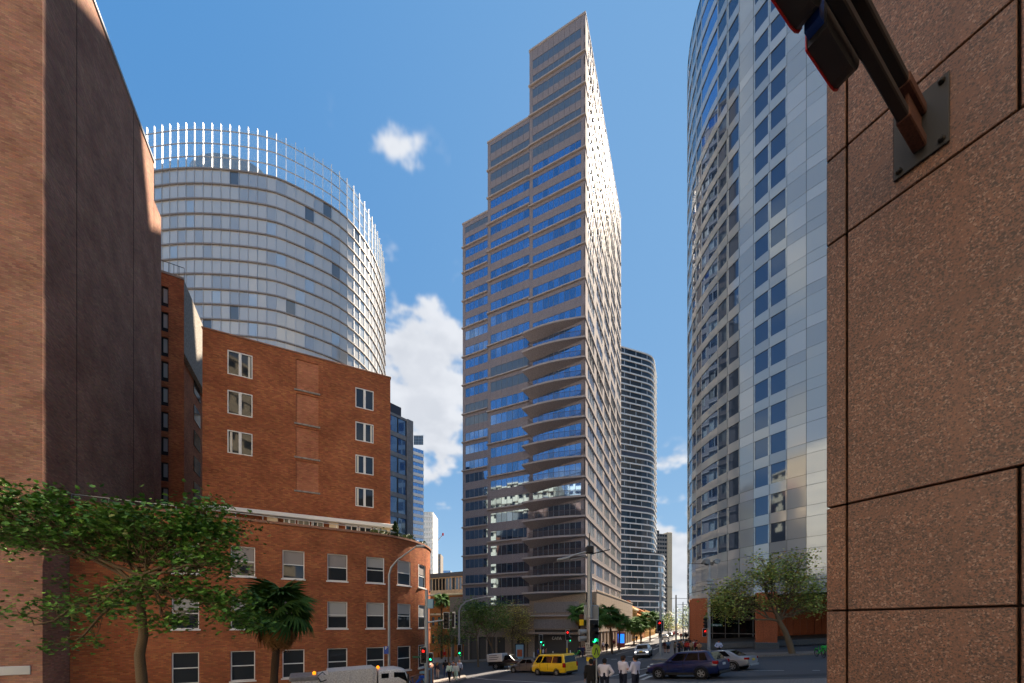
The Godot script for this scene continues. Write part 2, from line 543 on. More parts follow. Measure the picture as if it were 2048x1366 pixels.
func sky_texture() -> ImageTexture:
	# clear blue air paling to the horizon and towards the sun, broken cumulus, thicker low down
	var w := 2048
	var h := 1024
	var f1 := FastNoiseLite.new()
	f1.seed = 4; f1.frequency = 1.1; f1.fractal_octaves = 6; f1.fractal_gain = 0.55
	var f2 := FastNoiseLite.new()
	f2.seed = 9; f2.frequency = 0.55; f2.fractal_octaves = 2
	# clouds in view: photograph column, row, half-width, half-height, strength
	var spots := []
	for e in [[775, 285, 68, 44, 0.9], [835, 745, 85, 115, 1.25], [790, 650, 55, 90, 1.0], [890, 790, 75, 75, 1.1], [890, 925, 70, 45, 0.95], [850, 860, 70, 50, 1.0], [1050, 75, 26, 24, 0.30], [860, 490, 30, 26, 0.30], [880, 610, 40, 40, 0.42], [1330, 925, 36, 24, 0.95], [1340, 1120, 100, 100, 1.25], [1300, 1180, 160, 50, 0.9], [870, 1010, 40, 10, 0.55], [895, 690, 22, 16, 0.7]]:
		var dir := Vector3((e[0] - 1024.0) / F, (HOR - e[1]) / F, -1.0)
		spots.append([atan2(dir.x, -dir.z), asin(dir.normalized().y), e[2] / F / (1.0 + pow((e[0] - 1024.0) / F, 2)), e[3] / F / (dir.length_squared() / sqrt(1.0 + dir.x * dir.x)), e[4]])
	var data := PackedFloat32Array()
	data.resize(w * h * 3)
	var sd := sun_dir()
	var low := Vector3(0.52, 0.66, 0.83)
	for y in h:
		var el := (0.5 - (y + 0.5) / h) * PI
		if el < -0.02:
			for x in w:
				var k0 := (y * w + x) * 3
				data[k0] = 0.12; data[k0 + 1] = 0.12; data[k0 + 2] = 0.12
			continue
		var ce := cos(el)
		var se := maxf(sin(el), 0.0)
		var t := pow(1.0 - se, 2.2)
		var base := Vector3(0.056, 0.255, 0.620).lerp(Vector3(0.46, 0.70, 0.91), t)
		for x in w:
			var az := (x + 0.5) / w * TAU
			if az > PI: az -= TAU
			var dx := sin(az) * ce
			var dz := -cos(az) * ce
			var c := base
			var cs := maxf(0.0, dx * sd.x + se * sd.y + dz * sd.z)
			c = c.lerp(Vector3(0.42, 0.66, 0.90), 0.38 * cs * cs * cs)
			var q := Vector3(dx, 0, dz) * (1.0 / (se + 0.22))
			var nn := f1.get_noise_3d(q.x * 1.6, se * 2.2, q.z * 1.6) * 0.9 + 0.5
			var cover := 0.26 + 0.30 * pow(1.0 - se, 4.0) + 0.30 * f2.get_noise_3d(q.x, 5.0, q.z)
			if absf(az) < 1.3: cover -= 0.72 * clampf((1.3 - absf(az)) / 0.25, 0.0, 1.0) * clampf((el - 0.06) / 0.12, 0.0, 1.0)
			var inside := clampf((1.3 - absf(az)) / 0.25, 0.0, 1.0) * clampf((el - 0.05) / 0.1, 0.0, 1.0)
			var near := 0.0
			for s in spots:
				var ax := (az - float(s[0])) / float(s[2])
				if ax > -2.2 and ax < 2.2:
					var ay := (el - float(s[1])) / float(s[3])
					var gsp := exp(-(ax * ax + ay * ay) * 0.9)
					near += gsp * float(s[4])
			var den := clampf((nn + cover - 0.80) * 2.3, 0.0, 1.0)
			den = den * den * (3.0 - 2.0 * den) * (1.0 - inside)
			var n2 := 0.0
			if near > 0.03:
				n2 = f1.get_noise_3d(dx * 7.0 + 3.0, se * 13.0, dz * 7.0)
				var ds := clampf((near * 1.0 + n2 * 1.9 - 0.42) * 1.25, 0.0, 1.0)
				den = maxf(den, ds * ds * (3.0 - 2.0 * ds) * clampf(near * 3.0, 0.0, 1.0))
			if den > 0.0:
				var core := clampf((nn + cover - 1.02) * 1.5, 0.0, 1.0) if near < 0.03 else clampf(0.45 - f1.get_noise_3d(dx * 7.0 + 3.0 + sd.x * 0.25, se * 13.0 + sd.y * 0.25, dz * 7.0 + sd.z * 0.25) * -1.6 - n2 * 0.8 + (near - 1.0) * 0.35, 0.0, 1.0)
				var cl := Vector3(0.86, 0.88, 0.92).lerp(Vector3(0.60, 0.63, 0.69), core * (0.55 + 0.3 * f1.get_noise_3d(q.x * 3.0, 20.0, q.z * 3.0)))
				c = c.lerp(cl, den * 0.93)
			c *= 1.0 / EXPOSURE
			var k := (y * w + x) * 3
			data[k] = c.x; data[k + 1] = c.y; data[k + 2] = c.z
	return ImageTexture.create_from_image(Image.create_from_data(w, h, false, Image.FORMAT_RGBF, data.to_byte_array()))

# ---------------------------------------------------------------- ground, roads, pavements
func drape(mb: MB, poly: PackedVector2Array, h: float, strip := 4.0) -> void:
	# poly in plan (x, d), laid on the ground at height h
	var lo := 1e9
	var hi := -1e9
	for p in poly:
		lo = minf(lo, p.y); hi = maxf(hi, p.y)
	var d := lo
	while d < hi:
		var e := minf(d + strip, hi)
		var cell := PackedVector2Array([Vector2(-900, d), Vector2(900, d), Vector2(900, e), Vector2(-900, e)])
		for piece in Geometry2D.intersect_polygons(poly, cell):
			var id := Geometry2D.triangulate_polygon(piece)
			for i in range(0, id.size(), 3):
				var a: Vector2 = piece[id[i]]
				var b: Vector2 = piece[id[i + 1]]
				var c: Vector2 = piece[id[i + 2]]
				if (b - a).cross(c - a) < 0:
					var s := b; b = c; c = s
				mb.tri(on(a, h), on(b, h), on(c, h), a, b, c)
		d = e
func pavement(called: String, poly: PackedVector2Array, m: Material, h := 0.13) -> void:
	var mb := MB.new()
	drape(mb, poly, h)
	if Geometry2D.is_polygon_clockwise(poly): poly.reverse()
	var inner_list := Geometry2D.offset_polygon(poly, -0.3)
	var o := struct(called, mb.done(), m)
	# kerb stones: a raised rim, each about 1.2 m long, along the outline
	var kb := MB.new()
	for i in poly.size():
		var a := poly[i]
		var b := poly[(i + 1) % poly.size()]
		var t := (b - a).normalized()
		var inw := Vector2(-t.y, t.x)
		var k := maxi(1, int(a.distance_to(b) / 1.2))
		if a.distance_to(b) > 160: continue
		for j in k:
			var p := a.lerp(b, (j + 0.012) / k)
			var q := a.lerp(b, (j + 0.988) / k)
			var pi := p + inw * 0.3
			var qi := q + inw * 0.3
			kb.quad(on(p, h + 0.006), on(q, h + 0.006), on(qi, h + 0.006), on(pi, h + 0.006))
			kb.quad(on(p, -0.05), on(q, -0.05), on(q, h + 0.006), on(p, h + 0.006))
	var kerb := obj("kerb", kb.done(), M.kerb, o)
	kerb.set_meta("kind", "stuff")
func curve(a: Vector2, c: Vector2, b: Vector2, n := 6) -> PackedVector2Array:
	var out := PackedVector2Array()
	for i in n + 1:
		var t := float(i) / n
		out.append(a.lerp(c, t).lerp(c.lerp(b, t), t))
	return out
func build_ground() -> void:
	var mb := MB.new()
	var xs := [-900.0, -300.0, -120.0, -60.0, -40.0, -20.0, 0.0, 20.0, 40.0, 60.0, 90.0, 150.0, 400.0, 1200.0]
	var ds := [-400.0, -120.0, -60.0, -20.0, 0.0, 12.0, 24.0, 36.0, 48.0, 60.0, 80.0, 110.0, 150.0, 200.0, 250.0, 400.0, 800.0, 2500.0]
	for i in xs.size() - 1:
		for j in ds.size() - 1:
			var a := Vector2(xs[i], ds[j]); var b := Vector2(xs[i + 1], ds[j]); var c := Vector2(xs[i + 1], ds[j + 1]); var d := Vector2(xs[i], ds[j + 1])
			mb.quad(on(a), on(b), on(c), on(d), a, b, c, d)
	struct("road", mb.done(), M.asphalt)
	# pavement along the brick corner building
	var p := PackedVector2Array([Vector2(-40, 9), Vector2(-27.5, 15.5), Vector2(-13.5, 23.2)])
	p.append_array(curve(Vector2(-7.2, 30.0), Vector2(-3.4, 35.8), Vector2(-5.2, 41.5), 8))
	p.append_array(PackedVector2Array([Vector2(-16, 50), Vector2(-60, 71), Vector2(-62, 40), Vector2(-45, 20)]))
	pavement("pavement_brick_corner", p, M.pavement)
	# pavement round the office tower
	var c := TOWER_C
	var n_f := -ER
	var n_r := -EF
	p = PackedVector2Array([c + EF * 60 + n_f * 5.2, c + EF * 4 + n_f * 5.2])
	p.append_array(curve(c + EF * 1 + n_f * 5.2, c + n_f * 5.2 + n_r * 4.6, c + n_r * 4.6 - n_f * 1, 7))
	p.append_array(PackedVector2Array([c + n_r * 4.6 - n_f * 130, c - n_f * 130 + EF * 10, c + EF * 60 - n_f * 20]))
	pavement("pavement_tower", p, M.pavement)
	# pavement and plaza round the glass tower
	var k := gp(1300, 1322)
	var kr := k - EF * 80
	p = PackedVector2Array([kr, k - EF * 3.0])
	p.append_array(curve(k - EF * 2.2, k, k + ER * 2.2, 6))
	p.append_array(PackedVector2Array([k + ER * 160, k + ER * 160 - EF * 60, kr + ER * 60]))
	p.reverse()
	pavement("pavement_plaza", p, M.pavement)
	# near pavement
	var t0 := Vector2(5.4, 27.0)
	p = PackedVector2Array([Vector2(-16, -20), Vector2(1.5, 20.0)])
	p.append_array(curve(Vector2(3.2, 24.0), Vector2(5.2, 28.6), Vector2(7.4, 25.0), 6))
	p.append_array(PackedVector2Array([Vector2(9.5, 20.5), Vector2(30, 10.8), Vector2(26, -20)]))
	pavement("pavement_near", p, M.pavement)
	# painted markings: each line an object of the setting
	for l in [
		[[945, 1355], [1140, 1368], 0.16], [[1010, 1341], [1040, 1337], 0.12], [[1215, 1354], [1330, 1326], 0.16], [[1225, 1372], [1300, 1346], 0.3], [[1268, 1366], [1302, 1352], 0.3],
		[[1232, 1309], [1268, 1299], 0.14], [[1250, 1326], [1290, 1316], 0.12], [[1255, 1313], [1275, 1313], 0.3], [[1222, 1318.5], [1234, 1318.5], 0.3], [[1240, 1318], [1252, 1318], 0.3], [[1205, 1317.5], [1216, 1317.5], 0.3],
		[[1480, 1341], [1568, 1341], 0.14], [[1625, 1341], [1640, 1341], 0.14], [[985, 1333], [1050, 1325], 0.12], [[1312, 1292], [1322, 1285], 0.3], [[1306, 1300], [1318, 1295], 0.3], [[1298, 1283], [1318, 1274], 0.12]]:
		var a := gp(l[0][0], l[0][1])
		var b := gp(l[1][0], l[1][1])
		var s := (b - a).normalized().orthogonal() * float(l[2]) * 0.5
		var q := MB.new()
		drape(q, PackedVector2Array([a - s, b - s, b + s, a + s]), 0.006, 1.5)
		struct("road_marking", q.done(), M.marking)
	# worn asphalt patches, slightly different mixes
	mat("asphalt_patch", Color(0.25, 0.25, 0.26), 0.9)
	weather(M.asphalt_patch, M.asphalt.detail_albedo, 0.9)
	for l in [[[1000, 1350], 3.0, 0.9, 20.0], [[1240, 1312], 5.0, 1.2, 62.0], [[1560, 1352], 4.0, 0.7, 115.0], [[1080, 1326], 4.0, 1.0, -64.0], [[1300, 1338], 2.5, 1.4, 30.0]]:
		var a := gp(l[0][0], l[0][1])
		var t := Vector2(sin(deg_to_rad(l[3])), cos(deg_to_rad(l[3])))
		var s := t.orthogonal()
		var q := MB.new()
		drape(q, PackedVector2Array([a - t * l[1] - s * l[2], a + t * l[1] - s * l[2], a + t * l[1] + s * l[2], a - t * l[1] + s * l[2]]), 0.003, 1.5)
		struct("road_patch", q.done(), M.asphalt_patch)
	# hills far down the street and the sea-level haze line
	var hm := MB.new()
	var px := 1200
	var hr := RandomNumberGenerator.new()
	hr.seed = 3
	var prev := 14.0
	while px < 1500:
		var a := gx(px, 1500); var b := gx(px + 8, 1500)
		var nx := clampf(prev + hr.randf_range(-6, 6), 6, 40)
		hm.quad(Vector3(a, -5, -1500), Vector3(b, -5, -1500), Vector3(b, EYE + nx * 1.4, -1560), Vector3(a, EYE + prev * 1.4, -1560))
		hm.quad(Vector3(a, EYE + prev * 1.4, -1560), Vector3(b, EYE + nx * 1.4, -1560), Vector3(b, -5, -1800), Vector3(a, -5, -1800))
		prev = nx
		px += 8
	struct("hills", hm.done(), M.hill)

# ---------------------------------------------------------------- facade helpers
func wall_holes(mb: MB, path: Path, u0: float, u1: float, y0: float, y1: float, holes: Array, reveal: float, step := 100.0, w := 0.0) -> void:
	# holes: [u0, u1, y0, y1]; front faces round them and the reveals inside them
	var us := [u0, u1]
	var ys := [y0, y1]
	for h in holes:
		us.append(clampf(h[0], u0, u1)); us.append(clampf(h[1], u0, u1)); ys.append(h[2]); ys.append(h[3])
	var u := u0
	while u < u1:
		us.append(u)
		u += step
	us.sort(); ys.sort()
	for i in us.size() - 1:
		if us[i + 1] - us[i] < 1e-4: continue
		for j in ys.size() - 1:
			if ys[j + 1] - ys[j] < 1e-4: continue
			var mu: float = (us[i] + us[i + 1]) / 2
			var my: float = (ys[j] + ys[j + 1]) / 2
			var open := false
			for h in holes:
				if mu > h[0] and mu < h[1] and my > h[2] and my < h[3]:
					open = true
					break
			if open: continue
			mb.quad(path.at(us[i], ys[j], w), path.at(us[i + 1], ys[j], w), path.at(us[i + 1], ys[j + 1], w), path.at(us[i], ys[j + 1], w), Vector2(us[i], -ys[j]), Vector2(us[i + 1], -ys[j]), Vector2(us[i + 1], -ys[j + 1]), Vector2(us[i], -ys[j + 1]))
	for h in holes:
		var a := path.at(h[0], h[2], w); var b := path.at(h[1], h[2], w); var c := path.at(h[1], h[3], w); var d := path.at(h[0], h[3], w)
		var a2 := path.at(h[0], h[2], w - reveal); var b2 := path.at(h[1], h[2], w - reveal); var c2 := path.at(h[1], h[3], w - reveal); var d2 := path.at(h[0], h[3], w - reveal)
		mb.quad(a, b, b2, a2); mb.quad(b, c, c2, b2); mb.quad(c, d, d2, c2); mb.quad(d, a, a2, d2)
func shift(mesh_mb: MB, by: Vector3) -> MB:
	for i in mesh_mb.v.size(): mesh_mb.v[i] -= by
	return mesh_mb
func unit_box() -> BoxMesh:
	if not M.has("unit_box"):
		var b := BoxMesh.new()
		b.size = Vector3.ONE
		M["unit_box"] = b
	return M["unit_box"]
func pane(parent: Node, called: String, c: Vector3, size: Vector3, m: Material, wob := 0.0) -> MeshInstance3D:
	var b := Basis.IDENTITY
	if wob > 0.0: b = Basis.from_euler(Vector3(rng.randfn(0, wob), rng.randfn(0, wob), 0))
	return obj(called, unit_box(), m, parent, Transform3D(b * Basis.from_scale(size), c))

# ---------------------------------------------------------------- the stepped office tower
func build_office_tower() -> void:
	var base := -2.0
	var L := 23.6
	var a := TOWER_C + EF * L
	var fr := frame(a, TOWER_C, base)
	var t := thing("office_tower", "tall stepped office tower in pinkish grey stone with curved wedge balconies", "tower", fr)
	var D := 34.8
	var blocks := [[0.0, 5.4, 80.6, 5], [5.4, 13.7, 93.15, 7], [13.7, L, 104.6, 9]]
	# core
	var core := MB.new()
	for b in blocks:
		core.box(Vector3(b[0] + 0.02 + (0.05 if b[0] > 0 else 0.0), -2.0, -D + 0.3), Vector3(b[1] - 0.32, b[2] - base - 0.4, -0.34))
	core.box(Vector3(13.9, 1.0, -D + 0.31), Vector3(L - 0.34, 104.0 - base, -0.5))
	obj("wall_core", core.done(), M.louvre_dark, t)
	var stone := MB.new()
	var mull := MB.new()
	var far_panes := MB.new()
	var panes := []
	var led := [
		[496.7, 547.6, 603.9, 657.8, 715.8, 772.0, 830.0, 886.0, 942.8, 999.6, 1056.0, 1113.0, 1169.6, 1222.0],
		[344.0, 398.6, 451.0, 505.4, 565.2, 628.5, 693.8, 758.8, 824.7, 890.0, 955.0, 1020.0, 1085.0, 1150.0, 1212.0],
		[102.0, 166.0, 229.0, 293.7, 358.2, 422.8, 486.0, 555.5]]
	var dep := [72.0, 69.75, 62.0]
	for bi in 3:
		var b: Array = blocks[bi]
		var u0: float = b[0]
		var u1: float = b[1]
		var levels := [float(b[2])]
		for y in led[bi]: levels.append(gy(y, dep[bi]))
		if bi == 2: levels.append(gy(635.5, 62.0))
		var m0 := 0.62
		var m1 := 0.75 if bi == 2 else 0.0
		var n: int = b[3]
		var wu: float = (u1 - u0 - m0 - m1) / n
		for k in levels.size() - 1:
			var top: float = levels[k] - base
			var bot: float = levels[k + 1] - base
			var mh := top - bot
			var wins := [[0.13, 0.42], [0.68, 0.955]]
			if k == 0 and bi == 2: wins = [[0.30, 0.55], [0.74, 0.965]]
			if k == 0 and bi == 0: wins = [[0.16, 0.40], [0.62, 0.90]]
			if bi == 2 and k == levels.size() - 2: wins = [[0.12, 0.40], [0.66, 0.96]]
			var cuts := [0.0, wins[0][0], wins[0][1], wins[1][0], wins[1][1], 1.0]
			# stone panels, one per bay, with open joints
			for e in [[0, 1], [2, 3], [4, 5]]:
				var ya: float = top - mh * cuts[e[1]]
				var yb: float = top - mh * cuts[e[0]]
				var uu := u0
				var edges := [u0]
				for j in n + 1: edges.append(u0 + m0 + wu * j)
				if m1 > 0: edges.append(u1)
				for j in edges.size() - 1:
					stone.box(Vector3(edges[j] + 0.012, ya + 0.012, -0.34), Vector3(edges[j + 1] - 0.012, yb - 0.012, rng.randf_range(-0.006, 0.0)))
			for wn in wins:
				var ya: float = top - mh * wn[1]
				var yb: float = top - mh * wn[0]
				stone.box(Vector3(u0 + 0.012, ya, -0.34), Vector3(u0 + m0 - 0.01, yb, 0.0))
				if m1 > 0: stone.box(Vector3(u1 - m1 + 0.01, ya, -0.34), Vector3(u1 - 0.012, yb, 0.0))
				var yw: float = (ya + yb) / 2 + base
				var d_here: float = dep[bi]
				var row := HOR - (yw - EYE) * F / d_here
				for j in n:
					var ua := u0 + m0 + wu * j
					mull.box(Vector3(ua - 0.022, ya, -0.3), Vector3(ua + 0.022, yb, 0.0))
					var mm: Material = M.glass_blue if rng.randf() < 0.7 else M.glass_blue_b
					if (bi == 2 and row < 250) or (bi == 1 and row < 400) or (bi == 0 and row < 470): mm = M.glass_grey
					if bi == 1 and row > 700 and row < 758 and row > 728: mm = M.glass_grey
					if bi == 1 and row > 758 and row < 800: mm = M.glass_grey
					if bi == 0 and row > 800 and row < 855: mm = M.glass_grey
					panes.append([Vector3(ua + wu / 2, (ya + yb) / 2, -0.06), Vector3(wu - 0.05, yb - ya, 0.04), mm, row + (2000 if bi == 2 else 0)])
			# ledge
			var lb := MB.new()
			var over := 0.12
			lb.cbox(Vector3(u0 - over, -0.12, -0.02), Vector3(u1 + (0.1 if bi == 2 else -0.02), 0.12, 0.30), 0.03)
			if k < levels.size() - 2 or bi < 2:
				obj("ledge", lb.done(), M.ledge, t, Transform3D(Basis.IDENTITY, Vector3(0, bot, 0)))
		# roof coping
		var cb := MB.new()
		cb.cbox(Vector3(u0 - 0.1, 0, -D), Vector3(u1 + 0.06, 0.35, 0.1), 0.04)
		obj("coping", cb.done(), M.ledge, t, Transform3D(Basis.IDENTITY, Vector3(0, float(b[2]) - base, 0)))
	# balcony floors of the corner block
	var slabs := [635.5, 674.8, 714.5, 754.4, 794.0, 833.5, 873.4, 913.0, 953.4, 992.5, 1032.0, 1071.0, 1110.0, 1149.0, 1183.0]
	var sy := []
	for y in slabs: sy.append(gy(y, 62.0) - base)
	var outline := PackedVector2Array()
	for e in [[0.0, 0.3], [1.2, 0.62], [2.5, 0.92], [3.8, 1.2], [5.1, 1.40], [6.4, 1.52], [7.7, 1.57], [9.2, 1.52], [10.75, 1.38]]: outline.append(Vector2(L - e[0] + (0.1 if e[0] == 0.0 else 0.0), e[1]))
	var ring := outline.duplicate()
	ring.append(Vector2(L - 9.55, 0.0)); ring.append(Vector2(L + 0.1, 0.0))
	# each balcony is a wedge: thin at its edge, deep where it meets the wall at its wide end
	var sb := MB.new()
	var top_id := Geometry2D.triangulate_polygon(ring)
	for i in range(0, top_id.size(), 3):
		sb.tri(Vector3(ring[top_id[i]].x, 0.13, ring[top_id[i]].y), Vector3(ring[top_id[i + 1]].x, 0.13, ring[top_id[i + 1]].y), Vector3(ring[top_id[i + 2]].x, 0.13, ring[top_id[i + 2]].y))
	for i in outline.size() - 1:
		var wa := outline[i]
		var wb := outline[i + 1]
		var ia := clampf(wa.x, L - 9.55, L)
		var ib := clampf(wb.x, L - 9.55, L)
		sb.quad(Vector3(wa.x, -0.13, wa.y), Vector3(wb.x, -0.13, wb.y), Vector3(ib, -0.14 - 0.125 * (L - ib), 0.0), Vector3(ia, -0.14 - 0.125 * (L - ia), 0.0))
		sb.quad(Vector3(wa.x, -0.13, wa.y), Vector3(wb.x, -0.13, wb.y), Vector3(wb.x, 0.13, wb.y), Vector3(wa.x, 0.13, wa.y))
	var tip := outline[outline.size() - 1]
	sb.quad(Vector3(tip.x, -0.13, tip.y), Vector3(L - 9.55, -1.33, 0.0), Vector3(L - 9.55, 0.13, 0.0), Vector3(tip.x, 0.13, tip.y))
	var slab_mesh := sb.done()
	var eb := MB.new()
	for i in outline.size() - 1:
		eb.box(Vector3(0, -0.15, -0.03), Vector3(outline[i].distance_to(outline[i + 1]), 0.15, 0.04), Transform3D(Basis(Vector3(outline[i + 1].x - outline[i].x, 0, outline[i + 1].y - outline[i].y).normalized(), Vector3.UP, Vector3(outline[i + 1].x - outline[i].x, 0, outline[i + 1].y - outline[i].y).normalized().cross(Vector3.UP)), Vector3(outline[i].x, 0, outline[i].y)))
	var edge_mesh := eb.done()
	var rb := MB.new()
	var rp := []
	for q in outline: rp.append(Vector3(q.x, 0, q.y - 0.16))
	rp[0] = Vector3(L - 0.3, 0, 0.12)
	rp[rp.size() - 1] = Vector3(L - 9.7, 0, 1.25)
	rp.append(Vector3(L - 9.2, 0, 0.02))
	for i in rp.size() - 1:
		rb.bar(rp[i] + Vector3(0, 1.12, 0), rp[i + 1] + Vector3(0, 1.12, 0), 0.05, 0.04)
		rb.bar(rp[i] + Vector3(0, 0.22, 0), rp[i + 1] + Vector3(0, 0.22, 0), 0.03, 0.03)
		var k := int(rp[i].distance_to(rp[i + 1]) / 0.16)
		for j in k:
			var q: Vector3 = rp[i].lerp(rp[i + 1], float(j) / k)
			rb.box(q + Vector3(-0.014, 0.13, -0.014), q + Vector3(0.014, 1.1, 0.014))
	var rail_mesh := rb.done()
	for k in sy.size():
		var s := obj("balcony", slab_mesh, M.stone, t, Transform3D(Basis.IDENTITY, Vector3(0, sy[k], 0)))
		obj("slab_edge", edge_mesh, M.ledge, s)
		if k > 0: obj("railing", rail_mesh, M.bronze, s)
		if k == sy.size() - 1: continue
		var lo: float = sy[k + 1]
		var hi: float = sy[k]
		var n := 9
		var u0 := 13.7
		var m0 := 0.62
		var m1 := 0.75
		var wu := (L - u0 - m0 - m1) / n
		var ya := lo + 0.16
		var yb := lo + (hi - lo) * 0.74
		for j in n:
			var ua := u0 + m0 + wu * j
			mull.box(Vector3(ua - 0.022, ya, -0.3), Vector3(ua + 0.022, yb, 0.0))
			var row: float = slabs[k + 1]
			var mm: Material = M.glass_blue if rng.randf() < 0.7 else M.glass_blue_b
			panes.append([Vector3(ua + wu / 2, (ya + yb) / 2, -0.06), Vector3(wu - 0.05, yb - ya, 0.04), mm, row + 2000])
			stone.box(Vector3(ua + 0.012, yb + 0.012, -0.34), Vector3(ua + wu - 0.012, hi - 0.14, 0.0))
		stone.box(Vector3(u0 + 0.012, lo + 0.14, -0.34), Vector3(u0 + m0 - 0.01, hi - 0.14, 0.0))
		stone.box(Vector3(L - m1 + 0.01, lo + 0.14, -0.34), Vector3(L - 0.012, hi - 0.14, 0.0))
	panes.sort_custom(func(x, y): return x[3] > y[3])
	for i in panes.size():
		var e: Array = panes[i]
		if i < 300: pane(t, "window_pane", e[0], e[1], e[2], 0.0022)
		else:
			e[2] = e[2]
	# the panes beyond the first 300: joined, one part per kind of glass
	for g in ["glass_blue", "glass_blue_b", "glass_grey", "glass_dark"]:
		var mb := MB.new()
		for i in range(300, panes.size()):
			if panes[i][2] == M[g]:
				var e: Array = panes[i]
				mb.box(-e[1] / 2, e[1] / 2, Transform3D(Basis.from_euler(Vector3(rng.randfn(0, 0.0022), rng.randfn(0, 0.0022), 0)), e[0]))
		if mb.v.size() > 0: obj("upper_window_panes", mb.done(), M[g], t).set_meta("kind", "stuff")
	# the long side towards the street: stone grid with window groups
	var sf := Transform3D(Basis(Vector3(0, 0, -1), Vector3.UP, Vector3(1, 0, 0)), Vector3(L, 0, 0))
	var rows := []
	var all_lv := [104.6 - base]
	for y in led[2]: all_lv.append(gy(y, 62.0) - base)
	all_lv.append(sy[0])
	for k in all_lv.size() - 1:
		var top: float = all_lv[k]
		var bot: float = all_lv[k + 1]
		var mid := (top + bot) / 2
		rows.append([mid, top]); rows.append([bot, mid])
	for k in sy.size() - 1: rows.append([sy[k + 1], sy[k]])
	var groups := [[1.6, 6.2], [8.0, 13.2], [15.0, 19.9], [21.8, 26.9], [28.9, 33.9]]
	var side := MB.new()
	var smull := MB.new()
	var ug := [0.0]
	for g in groups:
		ug.append(g[0]); ug.append(g[1])
	ug.append(D)
	for r in rows:
		var lo: float = r[0]
		var hi: float = r[1]
		var wlo := lo + (hi - lo) * 0.24
		var whi := lo + (hi - lo) * 0.86
		var yw := lo + base
		var dark := (yw > 80.0 and rows.find(r) > 1) or (yw > 47.0 and yw < 54.5)
		side.box(Vector3(0.0, lo, -0.3), Vector3(D, wlo, 0.0), sf)
		side.box(Vector3(0.0, whi, -0.3), Vector3(D, hi, 0.0), sf)
		for i in range(0, ug.size(), 2):
			side.box(Vector3(ug[i], wlo, -0.3), Vector3(ug[i + 1], whi, 0.0), sf)
		for gi in groups.size():
			var g: Array = groups[gi]
			var isdark: bool = dark and not (yw > 80.0 and gi > 2) and not (yw > 80 and yw < 88 and gi == 0)
			if rows.find(r) < 2: isdark = gi == 1 and rows.find(r) == 1
			var pm: Material = M.louvre_dark if isdark else (M.glass_silver if rng.randf() < 0.5 else M.glass_blue)
			var c := sf * Vector3((g[0] + g[1]) / 2, (wlo + whi) / 2, -0.12)
			var o := obj("side_window", unit_box(), pm, t, Transform3D(sf.basis * Basis.from_euler(Vector3(rng.randfn(0, 0.0015), rng.randfn(0, 0.0015), 0)) * Basis.from_scale(Vector3(g[1] - g[0], whi - wlo, 0.05)), c))
			for j in range(0, 5):
				var um: float = lerpf(g[0], g[1], j / 4.0)
				smull.box(Vector3(um - 0.04, wlo, -0.2), Vector3(um + 0.04, whi, 0.02), sf)
	obj("stone_panels", stone.done(), M.stone, t).set_meta("kind", "stuff")
	obj("mullions", mull.done(), M.mullion, t).set_meta("kind", "stuff")
	obj("side_wall", side.done(), M.stone, t)
	obj("side_mullions", smull.done(), M.metal_pale, t).set_meta("kind", "stuff")
	# string courses on the long side
	var sl := MB.new()
	sl.cbox(Vector3(0.05, -0.07, 0.0), Vector3(D, 0.07, 0.09), 0.02)
	var slm := sl.done()
	for k in sy.size():
		obj("string_course", slm, M.ledge, t, Transform3D(sf.basis, sf * Vector3(0, sy[k], 0.003)))
	for k in range(1, all_lv.size() - 1):
		obj("string_course", slm, M.ledge, t, Transform3D(sf.basis, sf * Vector3(0, all_lv[k], 0.003)))
	# podium: stone face, bands of metal sheets, ledge and canopy above the restaurant
	var gy0 := 0.0
	var pod := MB.new()
	var yp: float = sy[sy.size() - 1] - 0.13
	pod.box(Vector3(13.4, 6.0, -0.3), Vector3(L - 0.005, yp, -0.06))
	pod.box(Vector3(L - 1.1, 0.0, -2.5), Vector3(L - 0.004, 6.0, -0.061))
	pod.box(Vector3(13.4, 0.2, -2.5), Vector3(14.6, 6.0, -0.061))
	for e in [[8.55, 9.9, 10.7], [8.5, 8.55, 8.6]]:
		pass
	obj("podium_wall", pod.done(), M.stone_podium, t)
	for band in [[8.9, 10.7], [6.2, 7.8]]:
		for j in 8:
			var u := 14.5 + j * 1.0
			var q := MB.new()
			q.cbox(Vector3(u + 0.01, band[0], -0.06), Vector3(u + 0.985, band[1], 0.0), 0.015)
			for f in 7: q.box(Vector3(u + 0.08 + f * 0.13, band[0] + 0.02, 0.0), Vector3(u + 0.11 + f * 0.13, band[1] - 0.02, 0.018))
			obj("metal_sheet", q.done(), M.louvre, t)
	for e in [[8.35, 0.5, 0.12], [5.4, 1.3, 0.18]]:
		var q := MB.new()
		q.cbox(Vector3(13.9, e[0] - e[2], -0.05), Vector3(L - 0.6, e[0] + e[2], e[1]), 0.04)
		obj("canopy" if e[1] > 1 else "podium_ledge", q.done(), M.ledge if e[1] < 1 else M.stone_podium, t)
	# restaurant: back wall, counter, shelves, glazing bars and name letters
	var rr := MB.new()
	rr.box(Vector3(14.6, 1.4, -2.4), Vector3(L - 1.1, 5.9, -2.3))
	obj("restaurant_back_wall", rr.done(), M.interior, t)
	rr = MB.new()
	rr.cbox(Vector3(15.0, 1.6, -0.9), Vector3(L - 1.6, 2.75, -0.45), 0.03)
	obj("restaurant_counter", rr.done(), M.sandstone, t)
